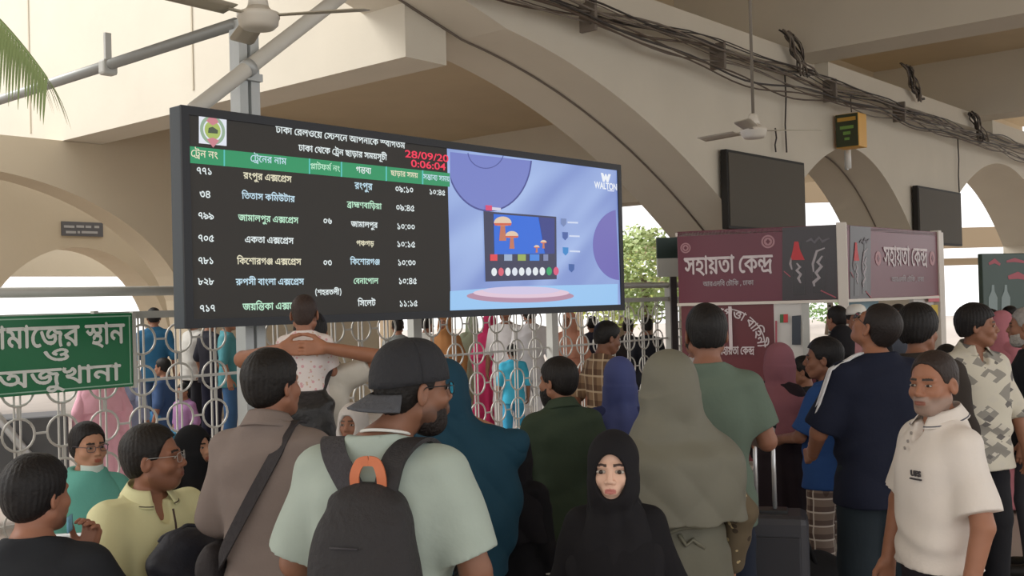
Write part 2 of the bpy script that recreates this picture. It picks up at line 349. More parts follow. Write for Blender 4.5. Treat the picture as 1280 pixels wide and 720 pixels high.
(142,',T,@,T,2+B,2+B+B+E+;+J+:+Q+=,#+D,.+R,:+S,A+G,F+9,G+$,B*L,=*F,2*=+X*7+F*7+6*;+.*?*X*J*F+/*8+X*G,%*Q+<+&+%+4*N+D*G+W*G,)*J,4*T,7+$,8+1,6+;,/+F,8+I,0+=,$+1+N+,+A+-+8+3+4+=+3,2*0,2*0,@ +D)K+;)N+8)W+;*(+D*,+L*(+P)W+L)N'),
(0,")F)9)9);)2)?)-)E)+)N),)T)3*&)9*()G*+)G*4)V*4)V*')O)U)D)U)<)Q):)K)=)G)E)E)P)G)Y)L**)U*S)=*J)3*.)D)U);"),
(53,"+2,2*T,2*T*2*E*2*E,2*0,2*0,@*E,@*A,P*>,V*/--)P-4)/-6(Y-5(L-2(H-+(L-')?-%)K,W)R,O)U,?)H,?)F,I)@,M(O,O(A,S(;,W(9-%(9-2(>-8(E-=)%-D)N-C*,->*=-6*I-+*Q,S*U,@+2,@"),
(88,"*K+:+$+.+3*X+@*H+P*0+C**+'*M*A+- *B,%*C,/*H,7*T,?+',@+1,?+=,7+A,/+C,%+A+R+=+J+1+B+'+A*T+B*H+J*C+R *O,%*T+R+'+N+1+R+5,%+1,0+',3*T,0"),
(143,"+5,B+D,@+Q,9,',.,<+K,1+C+V,#+K,-+?,2+,,2*W,-*G,#*Q,'+&,'++,%+1+T+3+D*T+7+%+A+&+H+$+O*R+R*E+N*6,%*G,4*R,;+(,@ ,(,#+&++*R+6+0+E+U,- ,U,@,U,2,@,2,@+),1+),1,N,;,N,@,@ +1+)+@+%+K*S+Q+#,#+%,.*Y,9*Q,1*T,1+.,@+.,@*2,1*2,1*S,7*B,+*L+Y*N+S*I+S*=+F*<+C*H+<*O+3*R+,*Q+'*J+(*A+.*<+7*8+2**+$*1*Q*;*O*A*O*O*Q*T+$+&"),
(113,",7,@,7,2*T,2*U*V*V*L+$*G+1*F+?*L+J*W+Q+-+R+;+P+A+I+C+:+B+8+Q+I+S+V+P,(+G,++8,)+(,&*X+T*J+I*A+>*;+2*7*Y*8*O*<*I*D*E*Q*E,2*0,2*0,@ +J,@+H,I+C,N*O,Q*F,S*>,W*8-'*4-/*4-C*C-B*C-3*F--*K-**W-'+B-&+N,Y+U,R+X,@"),
(168,"-7,@-7,2*L,2*I,4+#,.+7+X+>+Q+?+F*K+0*I+3*S+1+5+(+B*V+T*F+T,*,.,),B,%,N+V-$+J-)+C-++:-++0-'+$,S*S,=*R,;*S,<+*,I+*,P+-,R+3,R+=,H+H,A+M,,+R,,*2+T*2+B*F+3*P*Y*W*C+%*<+8+-+N*S+X*<,(*B,6*B,2*0,2*0,@"),
(0,')6,Q*@-D*H-9)?,E'),
(144,",)+8+Q+:+7+M+0+N+*+K+)+F+++?+1+9+&+.*Q+=*P+G*Q+P*U+V+%,#+,,&+4,%+A+W+X+F,)+E,0+G,6+O,6+X,3,+,),7,9,:,?,3,D,),F+S,E+I,A+A,:+; ,V,@,V,2*0,2*0,@ +O*'+9**+/*.*T*:*D*N*7+4*F+8*V*O+,*A+;*9+N*6+Y*7,1*=,7*H,7*W,4+&,.+++V+.+P+++L+&+M*P+>*M+<+$+@+1+J+8+Y+;,0+9,<+2,C+),G*T,G*F,B*9,9*/,2*,,+*)"),
(51,'+0,@+0,2*Y,2+.,7*Y,+*R+S*R+A*X*Y*W*J*U*A*Q*9*I*2*?*,*0*(*,*5*?*=*G*G*H*Y*C+@*C+S*E,$*K,/*Q,6*T,2*0,2*0,@'),
(145,",(+7+P+:+7+I+/+K+*+H+)+D+++>+0+9+%+.*Q+<*P+I*S+P*X+U+/+Y+;+V+V+F,'+E,/+G,4+K,5+X,2,+,(,7,7,:,>,3,C,),E+S,D+I,?+@,8+: *X,<+2,6+<,.+@,#+@+L+1+L+1+Y+-,++),.*T,3 ,W,@,W,2*0,2*0,@ +O*M+B*P+9*X+6+-+:+>+I+9+F+2+F+*+I+&+O+$,$+(,/+6,<+8,=+1,/*U+Y*N +O*(+9*++/*.*T*;*D*O*7+5*F+9*V*P+,*B+;*:+N*7,+*:,6*B,9*G,:*S,7+%,0+.,<+8,H+#,I*N,F*>,=*2,3*,,'*)"),
(118,"+G+7+Q+4+A+/+1+-+%+.*R+0*J+5*D+<*A+D*@+S*D,'*N,4+&,=+1,@+D,?+N,9+T,0+W,&+W*I,#*D,.*A,,*2+R*5+J*=+G*J +0+;+?+=+L+B+G+?+G,'+C,.+>,1+3,2+),.*W,'*Q+T*P+L*S+B+$+="),
(118,"+4*2*Y*5*N*>*K*J*P*Y*T+&+*+,+0*S+'*P+$*L+$*H++*B+4*A+<*B+G*G+M*P+N+#+L+*+D+4*X+O*N,#*K,**K,1*P,;*U,B+,,;+%,1+(,'+Q+=,$+0,&+%,$*I+T*>+C*4"),
(118,",3+6,.*S,+*L+X*A+R*=+@*:+,*>*W*E*R*K*H+$*?+<*8,&*G,**T+2+&*V+2*L+?*I+F*J+O*N+X+$,#+6+X+E+T+R+M,$+E,)+=,)+7,%+6+T+9+I+)+E+%+R+%,'+),/+/,4+;,8+G,7+V,0,%,*,.+S"),
(118,"+6*2+(*3*S*6*J*;*D*B*@*K*>*T*?+$*F+0*U+:+)+>+)+9*N+C*D+L*A+Y*C,,*J,5*U,<+5,@+P,<,$,5,*,-,++U,(+L+X+E+O+@+E+;+D+?,%+2,*+-,.*T,-*J,)*A+Y*;+P*6 +6*@+@*A+N*F+R*J+U*U+S+%+M+,+E+1+6+5*V+,*R+'*O*T*R*J*V*F+-*A +6+D+D+H+N+P+S+Y+O,++E,0+>,2+,,1*X,-*Q,&*R+U*T+P+&+I"),
(118,'*U+:+.+7+6+1+<+)+>*V+<*M+9*E+3*>+2*@+G*E+U*O+Y*U,#+&+Y+/+T+6+K+=*L+P*=+Y*9,**9,2*=,<*C,B*O,;*J,3*J,.*M,*+$,$+J+N+X+G,*+@,0+8,3+0,4+&,1*O,)*D+N*8+5*3*W*2*R*@+%*E+,*K+.*T+*+(+#+,*M++*H+%*J*P*;*M*7+$*;+0*A+5*I+9'),
(118,"+5*D*V*I*J*R*C+(*A+0*A+A*E+P*I+V*T,*+-,0+A,0+Q,+,$+X,*+J,++3,'+%+U*O+H*G +7,#+-+X+$+S*T+K*Q+@*Q+4*U+&+%*V+/*S+;*S+E*V+L+&+R+6+R+B+M+P+B+X"),
(118,"+:*2+'*5*U*8*H*B*?*Q*=+#*=+7*E+J*T,$+3,3+N,B+V,7+R,.+T,%,#+X,/+V,5+K+Y+?+P+8+K+0+J+$+N*T+Q*Q,.*O,4*>+U*5 +;*@+W*D+G*I+A*M+;*X+;+,+@+:+H+C,#+P,#+K+Q+M+I+T+E,&+F,1+H,/+-+U*W+H*O+:*M+3*M+#*R*N+)*C"),
(118,'+**2*Q*6*J*<*F*C*D*S*D,**?,0*6,1*8,A*H,>*Q,6*S,,*S+B+1+F+G+C+V+D,%+G,++O,9+H,5+@,,+9+W+6+K+6+O+9+T+)+T*T+O*F+K*@+@*7+9*4 ++*@+3*A+9*E+>*I+C*R+E+%+D+.+@+3+;+6+.+8*S+3*U*G+$*B'),
(118,"*K,0*N,9*T,B+*,;+%,3+&,/+(,,+P+W,$+M,(+>,'+6,#+.+T+'+L*Y+A*U+5*T+-*U+5*W+A*R,-*<,3*8,)*-+K*=+7*H*X*P*?*W*B+.*U+*+7+*+G+/+N+8+O+A+K+H+A+N*U+X*O,&"),
(183,"+S,3+S,)+S,+,$,*,3,$,D+N,J+B,J+7,F+,,@+',7+%,(+%,)+3,3+3,9+6,<+:,;+A,4+K,&+Q+S+S+S+U+S*?+E*?+6*Q+*+$*S+,*A+1*9+D*Y+T+:,'+H,++D,#+D,3 +D+Y+H+S+/+I*H+:*F+>*R+;+/+1+E*T ,H,@,H,2*0,2*0,@ -F,@-F,2-1,2-1*+,X*+,X,2,D,2,D,@ +8*,+.*/+(*3*Q*D+&*K+/*>+5*<+:*;+B*=,-*P,<*Q,J*L-#*>,Y*-,I*=,B*A,9*C,-*@+E*/"),
(151,"-&,@-&,2,H,2,H*2,9*2,9+J,=+=,.+R+X,)+H,2+9,3+,,.*O+T+#+X+2+U+7+R+;+H+;+;+8+<,(,+,2+X+0*Y+$+-+5+=+'+/+.+<+.+C+,+H+#+K*M+G*>+U*O,1+#,:+/,@+=,B+K,@+W,:,,,1,=+S,:+T,9+W,9,N,C,N,H,@ ,H*),9*),4*3,**:+S*:+,*7*T*:*J*>*B*D*=*N*;+%*=+4*L+2*K+%*L*S*Q*L+&*G+7*F,%*I,2*D,9*>,9*P,H*P"),
(142,",*,@,(,I,#,N+&,Q*S,S*K,W*E-'*B-/*B-C*P-B*Q-1*V-++$-)+Y-&,.,Y,5,R,8,@ ,T,@,T,2+B,2+B+B+E+;+J+:+Q+=,#+D,.+R,:+S,A+G,F+9,G+$,B*L,=*F,2*=+X*7+F*7+6*;+.*?*X*J*F+/*8+X*G,%*Q+<+&+%+4*N+D*G+W*G,)*J,4*T,7+$,8+1,6+;,/+F,8+I,0+=,$+1+N+,+A+-+8+3+4+=+3,2*0,2*0,@"),
(172,"+H,A+V,?,%,:,*,4,+,+,+,%,&+Q+B+8+@+2+A+.+F+*+L+*+S+,,&+3,5+.,8*R,7*I,4*A,.*;,&*6+G*2+:*3+-*8*Q*G*A+-*8+J*G+N*R+++$*S+.*I+8*D+B*A+L*A+X*E,&*J,)*P,)*W,&+),2+*+V*U+B*T+7*Y+1+,+1+1+2+:+6+A+R,#+T,)+S,/+N,2+C,3+4,,+.,#+0+U+5+Q+*+E+#+K*U+U*W,)++,7+8,> ,K,A,X,?-&,<-,,2-+,&-(+W,X+Q,G+J,D+W,P,$,T,),S,1,M,4,D,3,8,,,)+Q+T+Y,+,3,5,;,?,@ ,H+-,>+.,5+2,.+8,%+C+V+P,),&,0+I,7+A,@+<,L+;,T+?,V+E,T+J,P+O,H+R,S+Y-%+U-++M-.+D-++9,X+0 ,Y*O-'*4,P*1,J*N,L+,,Q+7,W+<-*+1-$+%"),
(161,"-0,@-0,2,(,2,(*2+P*2+F*A+0*T*U+&*A+,*9+?+*+T+T,-+P,$+P,2*0,2*0,@ +P,#+T+T+4+H*L+8+,+0+;+'+I*R+S*D+Q*D+P*P ,D*S,6*V,-+$,&+.+W+:,(+H,.+7,7+-,B+*,J+-,N+2,M+<,F+E,;+I,>+X,I+T,R+O,Y+G-&+=-&+/,V+#,Q*V *W*1*N*4*K*<*N*E*W*H+)*E+,*<+)*4"),
(118,'+@*:+-*>*R*K*C+-*6+U*E,#*K+B*U+)++*P+:*I+G*J+N*L+X*W,$+(,$+7+U+I,&+I+U+;+K+1+?+.+3+2+-+8+++?+),&+%,**S,+*U,;+,,9+6,2+9,&+:+D+<+>+A+=+G+>+M+E+T+S,(+U,1+B,4+5,3+(,/*P,,*J+X*@+R*<'),
(84,'+.)N*U*3*O*C*I+-*I+N*O,8+%,U+.-++>-++6,U+*,7+#+N+#+,+)*C+6*%+?)N'),
(84,"*B)N*R*3*W*B+'+++'+M*W,6*R,F*B-+*S-++%,U+1,7+8+M+8+++1*B+%*$*S)N"),
(133,",K,@,K,2,6,2,6*2,&*5+S*C+=*U+++'*O+,*G+?+7+T+S,(,+,-,&,$,&,2*0,2*0,@ ,&,#,*+T+A+H*Y+8+9+0+I+'+V*S,)*F,'*F,&*R ,6)R,')R+V*(+M*,+'*)*J*-*A*5*=*=*;*H*=*U*L*S*K*B*M*>*T*9++*7+I*:+V*5,&*.,&*A,6*G"),
(187,',/,2*0,2*0,@-J,@-J,2,?,2,?*2,/*2 +@+0+Q+,,+*U,3*K,3*=,1*9+W*N+O*U+F*X+=*X+8*U+7*N+9*F+**C+&*P+*+&+3+- *W+X+(+W+4+R+@+D+E+6+D+$+4+%+6+.+4+;+-+E+&+I*T+I*O+G*L+?*N+8*>+5*<+A*?+M*I+U *K+L*K,#*G,.*D,3*:,8*M,<*W,0+#,%+#+Q*Y+K -1+)-2*M-7*9-(*5,Y*S,X+3-#+@-)+O-.+N,T+F,B+B+W+@+F+C+2+J+++V+F+P,3+N,H+R-.,%-:+P-3+>'),
(124,",B,@,B,2,-,2,-*2+U*2+U+P+Y+D+G+Y+7,/+',3*T,1*M,**K,$*K+T*N+M*W+F+2+B+1+1*W+4*D+?*=+I*:+W*<,-*B,7*K,>*V,A+,,A+8,>+C,8+Y,#+V,#+U,&+U,N,(,N,-,@"),
(169,"+Y,N,',@,&+2,'*2+O*2+?*F+1*Q*X+#*E+(*=+;+0+P+O,#+O,N +O+R+S+M+2+A*P+4+.+,+>+#+K*M+Q*D+P*D *W,B+2,>+=,8+H,/+R,#+F+R+>,%+1,/+%,3*T,3*O,0*L,,*M,&*S+W*I+K*A+Q*=+Y*;,+*=,3*E,=*M,@ ,F,=,N,=-#,7-*,--*,#-&+O,V+H,B+@,?+M,J+Q,P+V,R,%,Q,+,L,.,E,0,:,-,/,$,&+N,%,,,4,9 ,F*S,8*V,2*Y,&+/+T+A,&+K,++>,1+5,8+.,A++,L++,S+2,S+9,P+?,E+F,P+N-'+D-*+=-,+5-(+),V*W"),
(59,'*O+N*G+Q*C,$*G,/*O,2*X,/+%,$*X+Q *O*/*G*2*C*=*G*G*O*J*X*G+%*=*X*2'),
(145,",%,.,6,*,A+X,D+R,D+E,<+6,3+.+V+%+P+3,.+<,4+D,5+J,1+S,%+V+S+V+G+Q+;+G+;+?+D+;+@+-+/+4+++<+*+A+,+J+1+R+9+Y+C,(+O,, ,G*T,E*J,A*B,;*;,2*6+Q*2+8*6*Y*D*L*T*A+3*8+N*G+S*Q+5+'*V+.*O+>*E+G*B+Y*B,/*F,3*I,7*T,4+&,.+,,%+1,5+8,B+, ,W,@,W,2*0,2*0,@")]
TEXTS={'prayer1':[0,1,2,1,3,4,5,6,7,1,0],
'prayer2':[8],
'prayer3':[9,4,10,11,1,0,1],
'help':[12,13,1,14,15,1,6,16,17,18],
'post':[19,5,20,0,21,22,6,16,23,24,21,17,6,25,6,26,1,17,1],
'welcome':[26,1,17,1,6,16,5,27,8,3,14,6,16,28,29,3,0,6,19,30,0,1,3,17,6,31,22,1,32,15,2],
'sched':[26,1,17,1,6,16,33,3,17,6,16,34,0,6,35,1,36,1,5,6,12,2,14,12,37,23,38],
'h1':[16,34,0,6,0,39],
'h2':[16,34,3,0,5,6,0,1,2],
'h3':[40,1,41,42,2,43,6,0,39],
'h4':[32,44,22,45],
'h5':[35,1,36,1,5,6,12,2,14],
'h6':[12,46,1,22,45,6,12,2,14],
'n1':[47,47,48],
'n2':[49,50],
'n3':[47,51,51],
'n4':[47,52,53],
'n5':[47,54,48],
'n6':[54,55,54],
'n7':[47,48,47],
't1':[5,39,30,10,5,6,20,56,3,57,12],
't2':[21,15,15,1,12,6,17,21,2,58,41,1,5],
't3':[4,1,2,1,27,30,10,5,6,20,56,3,57,12],
't4':[20,17,15,1,6,20,56,3,57,12],
't5':[21,17,3,29,1,5,32,59,6,20,56,3,57,12],
't6':[60,30,12,38,6,22,1,39,27,1,6,20,56,3,57,12],
't7':[4,14,21,44,17,1,6,20,56,3,57,12],
'p3':[52,61],
'p5':[52,49],
'p6':[62,29,13,5,15,27,38,63],
'd1':[5,39,30,10,5],
'd2':[64,1,65,66,22,1,21,36,14,1],
'd3':[4,1,2,1,27,30,10,5],
'd4':[30,67,32,36],
'd5':[21,17,3,29,1,5,32,59],
'd6':[16,22,0,1,3,30,1,27],
'd7':[21,12,3,27,41],
'c1':[52,51,68,48,52],
'c2':[52,51,68,50,53],
'c3':[48,52,68,52,52],
'c4':[48,52,68,48,53],
'c5':[48,52,68,49,52],
'c6':[48,52,68,50,53],
'c7':[48,48,68,48,53],
'e1':[48,52,68,50,53],
'arc':[21,0,5,1,30,69,1,6,22,1,21,13,0,38]}
# ------------------------------------------------------------------ organic surfaces (smooth unions, meshed)
f32 = np.float32
def A3(p): return np.array(p, f32)
class Field:
    def __init__(s): s.ops = []; s.lo = None; s.hi = None
    def _bb(s, bb):
        lo, hi = A3(bb[0]), A3(bb[1])
        s.lo = lo if s.lo is None else np.minimum(s.lo, lo)
        s.hi = hi if s.hi is None else np.maximum(s.hi, hi)
    def u(s, prim, k=0.02): s._bb(prim[1]); s.ops.append(('u', prim[0], k)); return s
    def sub(s, prim, k=0.008): s.ops.append(('s', prim[0], k)); return s
    def inter(s, fn, k=0.0): s.ops.append(('i', fn, k)); return s
    def disp(s, fn): s.ops.append(('d', fn, 0)); return s
    def __call__(s, P):
        d = None
        for op, fn, k in s.ops:
            e = fn(P)
            if d is None: d = e; continue
            if op == 'u':
                h = np.clip(0.5 + 0.5 * (e - d) / k, 0, 1); d = e * (1 - h) + d * h - k * h * (1 - h)
            elif op == 's':
                h = np.clip(0.5 - 0.5 * (d + e) / k, 0, 1); d = d * (1 - h) - e * h + k * h * (1 - h)
            elif op == 'i': d = np.maximum(d, e)
            else: d = d + e
        return d
def cone(a, b, ra, rb, sq=None):
    a = A3(a); b = A3(b); ba = b - a; L = max(float(ba @ ba), 1e-9)
    def fn(P):
        pa = P - a; t = np.clip((pa @ ba) / L, 0, 1)
        q = pa - t[:, None] * ba
        return np.sqrt((q * q).sum(1)) - (ra + (rb - ra) * t)
    r = max(ra, rb)
    return fn, (np.minimum(a, b) - r, np.maximum(a, b) + r)
def ell(c, r, R=None):
    c = A3(c); r = A3(r); Rm = None if R is None else np.array(R, f32)
    def fn(P):
        q = P - c
        if Rm is not None: q = q @ Rm
        k0 = np.sqrt(((q / r) ** 2).sum(1)); k1 = np.sqrt(((q / (r * r)) ** 2).sum(1)) + 1e-6
        return k0 * (k0 - 1.0) / k1
    m = float(r.max())
    return fn, ((c - r, c + r) if R is None else (c - m, c + m))
def _smooth_rows(rows, n=60):
    rows = np.array(rows, f32); z = rows[:, 0]
    zi = np.linspace(z[0], z[-1], n).astype(f32); out = [zi]
    for k in range(1, rows.shape[1]):
        y = rows[:, k]; m = np.gradient(y, z)
        j = np.clip(np.searchsorted(z, zi) - 1, 0, len(z) - 2)
        h = z[j + 1] - z[j]; t = (zi - z[j]) / h
        out.append(((2 * t**3 - 3 * t**2 + 1) * y[j] + (t**3 - 2 * t**2 + t) * h * m[j] + (-2 * t**3 + 3 * t**2) * y[j + 1] + (t**3 - t**2) * h * m[j + 1]).astype(f32))
    return out
def loft(rows, p=2.3, pleat=None):
    """stack of rounded sections (z, rx, ry, cx, cy); rows ascend in z"""
    rows = [tuple(r) + (0.0,) * (5 - len(r)) for r in rows]
    Z, RX, RY, CX, CY = _smooth_rows(rows)
    z0, z1 = float(Z[0]), float(Z[-1])
    def fn(P):
        z = P[:, 2]; zc = np.clip(z, z0, z1)
        rx = np.interp(zc, Z, RX).astype(f32); ry = np.interp(zc, Z, RY).astype(f32)
        x = P[:, 0] - np.interp(zc, Z, CX).astype(f32); y = P[:, 1] - np.interp(zc, Z, CY).astype(f32)
        q = (np.abs(x / rx) ** p + np.abs(y / ry) ** p) ** (1.0 / p)
        d = (q - 1.0) * np.minimum(rx, ry)
        if pleat: d = d + pleat(np.arctan2(y, x), zc)
        return np.maximum(d * 0.9, np.maximum(z0 - z, z - z1))
    mx = float(np.abs(CX).max() + RX.max()); my = float(np.abs(CY).max() + RY.max())
    return fn, ((-mx, -my, z0), (mx, my, z1))
def in_frame(prim, c, R):
    """a shape given in the axes R (columns) about c"""
    c = A3(c); R = np.array(R, f32); fn, (lo, hi) = prim
    cs = np.array([[x, y, z] for x in (lo[0], hi[0]) for y in (lo[1], hi[1]) for z in (lo[2], hi[2])], f32) @ R.T + c
    return (lambda P: fn((P - c) @ R)), (cs.min(0), cs.max(0))
_E = [(a, b) for a in range(8) for b in range(8) if a < b and bin(a ^ b).count('1') == 1]
def sdf_mesh(F, res, clip=None, pad=0.02):
    """surface nets over the blocks the surface passes through -> (verts, quads)"""
    B = 4; bs = B * res
    lo = F.lo - pad - bs; n = np.ceil((F.hi + pad + bs - lo) / bs).astype(int)
    gi = np.stack(np.meshgrid(*[np.arange(k) for k in n], indexing='ij'), -1).reshape(-1, 3)
    ctr = (gi * bs + lo + bs / 2).astype(f32)
    keep = np.concatenate([np.abs(F(ctr[i:i + 60000])) for i in range(0, len(ctr), 60000)]) < bs * 0.87 * 1.5 + 0.004
    if clip is not None:
        keep &= np.concatenate([clip(ctr[i:i + 60000]) for i in range(0, len(ctr), 60000)]) < bs
    bl = gi[keep]
    if len(bl) == 0: return np.zeros((0, 3), f32), np.zeros((0, 4), int)
    off5 = np.stack(np.meshgrid(*[np.arange(5)] * 3, indexing='ij'), -1).reshape(-1, 3)
    N = n * B + 2
    KEY = []; VERT = []; S0 = []
    for s in range(0, len(bl), 700):
        b = bl[s:s + 700] * B
        idx = b[:, None, :] + off5[None]
        P = (idx.reshape(-1, 3) * res + lo).astype(f32)
        d = F(P)
        V = d.reshape(-1, 5, 5, 5)
        C = np.stack([V[:, (c & 1):(c & 1) + 4, (c >> 1 & 1):(c >> 1 & 1) + 4, (c >> 2 & 1):(c >> 2 & 1) + 4] for c in range(8)], -1)
        sg = C < 0; ns = sg.sum(-1)
        act = (ns > 0) & (ns < 8)
        w = np.argwhere(act)
        if len(w) == 0: continue
        cv = C[act]; sv = sg[act]
        cell = b[w[:, 0]] + w[:, 1:]
        acc = np.zeros((len(w), 3), f32); cnt = np.zeros(len(w), f32)
        for a, e in _E:
            cr = sv[:, a] != sv[:, e]
            va, ve = cv[:, a], cv[:, e]
            t = np.where(cr, va / np.where(cr, va - ve, 1), 0).astype(f32)
            pa = np.array([a & 1, a >> 1 & 1, a >> 2 & 1], f32); pe = np.array([e & 1, e >> 1 & 1, e >> 2 & 1], f32)
            q = pa + t[:, None] * (pe - pa)
            acc += np.where(cr[:, None], q, 0); cnt += cr
        VERT.append((cell + acc / cnt[:, None]) * res + lo)
        KEY.append((cell[:, 0].astype(np.int64) * N[1] + cell[:, 1]) * N[2] + cell[:, 2])
        S0.append(sv[:, [0, 1, 2, 4]])
    if not KEY: return np.zeros((0, 3), f32), np.zeros((0, 4), int)
    KEY = np.concatenate(KEY); VERT = np.concatenate(VERT).astype(f32); S0 = np.concatenate(S0)
    KEY, ui = np.unique(KEY, return_index=True); VERT = VERT[ui]; S0 = S0[ui]
    st = [np.int64(N[1]) * N[2], np.int64(N[2]), np.int64(1)]
    Q = []
    for ax in range(3):
        o1, o2 = st[(ax + 1) % 3], st[(ax + 2) % 3]
        m = S0[:, 0] != S0[:, ax + 1]
        k = KEY[m]; flip = S0[m, 0]
        ids = [np.searchsorted(KEY, kk) for kk in (k, k - o1, k - o1 - o2, k - o2)]
        ok = np.ones(len(k), bool)
        for i_, kk in zip(ids, (k, k - o1, k - o1 - o2, k - o2)):
            ii = np.clip(i_, 0, len(KEY) - 1); ok &= KEY[ii] == kk
        q = np.stack([np.clip(i_, 0, len(KEY) - 1) for i_ in ids], 1)[ok]; fl = flip[ok]
        q[~fl] = q[~fl][:, ::-1]
        Q.append(q)
    Q = np.concatenate(Q)
    if clip is not None and len(Q):
        c = clip(VERT) < 0
        Q = Q[c[Q].all(1)]
        used = np.unique(Q); mp = np.zeros(len(VERT), int); mp[used] = np.arange(len(used))
        VERT = VERT[used]; Q = mp[Q]
    return VERT, Q
def np_mesh(name, V, Q, cols=None):
    me = bpy.data.meshes.new(name)
    me.vertices.add(len(V)); me.vertices.foreach_set('co', np.ascontiguousarray(V, f32).ravel())
    me.loops.add(len(Q) * 4); me.loops.foreach_set('vertex_index', np.ascontiguousarray(Q, np.int32).ravel())
    me.polygons.add(len(Q)); me.polygons.foreach_set('loop_start', np.arange(0, len(Q) * 4, 4, dtype=np.int32))
    me.polygons.foreach_set('use_smooth', np.ones(len(Q), bool))
    if cols is not None:
        a = me.color_attributes.new('tint', 'FLOAT_COLOR', 'POINT')
        a.data.foreach_set('color', np.concatenate([cols, np.ones((len(V), 1), f32)], 1).astype(f32).ravel())
    me.update(); me.validate()
    return me
JOBS = []
def job(name, passes, m, parent, xf, color=None):
    """passes: (field, res, clip); xf: numpy function from the figure's axes to its root's axes"""
    me = bpy.data.meshes.new(name)
    o = link_mesh(name, me, m, parent)
    JOBS.append((o, passes, xf, color)); return o
def _run(j):
    o, passes, xf, color = j
    Vs, Qs, n = [], [], 0
    for F, res, clip in passes:
        V, Q = sdf_mesh(F, res, clip)
        Vs.append(V); Qs.append(Q + n); n += len(V)
    V = np.concatenate(Vs); Q = np.concatenate(Qs)
    c = color(V) if color else None
    return (xf(V) if xf else V), Q, c
def run_jobs():
    with ThreadPoolExecutor(4) as ex: res = list(ex.map(_run, JOBS))
    for (o, p, x, c), (V, Q, cols) in zip(JOBS, res):
        old = o.data; ms = list(old.materials); nm = old.name
        me = np_mesh(nm, V, Q, cols)
        for m in ms: me.materials.append(m)
        o.data = me; bpy.data.meshes.remove(old); me.name = nm
    JOBS.clear()
# ------------------------------------------------------------------ people
def rotm(yaw=0, pitch=0, roll=0):
    """yaw to the figure's left, pitch up, roll to its right ear"""
    M = Matrix.Rotation(math.radians(yaw), 3, 'Z') @ Matrix.Rotation(math.radians(pitch), 3, 'X') @ Matrix.Rotation(math.radians(roll), 3, 'Y')
    return np.array(M, f32)
def lin(c): return np.array(srgb(c), f32)
TORSO_M = [(.80, .12, .09, 0, 0), (.90, .160, .112, 0, 0), (1.00, .152, .108, 0, .004), (1.10, .146, .105, 0, .006), (1.22, .160, .112, 0, -.004), (1.31, .168, .106, 0, -.012), (1.37, .150, .085, 0, -.02), (1.42, .095, .064, 0, -.024), (1.47, .054, .054, 0, -.026)]
TORSO_F = [(.80, .12, .09, 0, 0), (.90, .168, .12, 0, 0), (1.00, .155, .11, 0, .004), (1.10, .135, .098, 0, .006), (1.24, .145, .112, 0, .004), (1.31, .15, .1, 0, -.01), (1.37, .135, .08, 0, -.02), (1.42, .085, .06, 0, -.024), (1.47, .048, .048, 0, -.026)]
def head_prims(female=False, nose=1.0, full=0.0, ears=True):
    L = []
    j = .9 if female else 1.0
    L.append(('u', ell((0, -.016, .032), (.074, .094, .088)), .02))
    L.append(('u', ell((0, .022, -.03), (.060, .066, .085)), .03))
    L.append(('u', ell((0, .048, -.088), (.026 * j, .03, .022)), .03))
    for s in (-1, 1):
        L.append(('u', cone((s * .052, .0, -.055), (s * .022, .055, -.09), .022 * j, .018), .025))
        L.append(('u', ell((s * .036, .056, -.028), (.026 + full * .01, .026, .024)), .02))
        L.append(('u', cone((s * .012, .083, .022), (s * .042, .068, .021), .0085, .008), .012))
    L.append(('s', ell((-.031, .098, .002), (.019, .016, .0125)), .012))
    L.append(('s', ell((.031, .098, .002), (.019, .016, .0125)), .012))
    L.append(('u', cone((0, .083, .012), (0, .103, -.026), .0075, .0115 * nose), .012))
    for s in (-1, 1): L.append(('u', ell((s * .0125, .094, -.031), (.0085, .011, .0075)), .006))
    L.append(('u', ell((0, .078, -.058), (.03, .022, .022)), .015))
    L.append(('u', cone((-.017, .089, -.0555), (.017, .089, -.0555), .0055, .0055), .006))
    L.append(('u', cone((-.014, .089, -.0665), (.014, .089, -.0665), .0065, .0065), .006))
    L.append(('s', cone((-.022, .099, -.061), (.022, .099, -.061), .0022, .0022), .004))
    for s in ((-1, 1) if ears else ()):
        R = np.array(Matrix.Rotation(math.radians(s * 22), 3, 'Z') @ Matrix.Rotation(math.radians(-12), 3, 'X'), f32)
        L.append(('u', ell((s * .079, -.008, -.006), (.0085, .02, .033), R), .006))
        L.append(('s', ell((s * .088, -.004, -.004), (.007, .009, .016), R), .006))
    return L
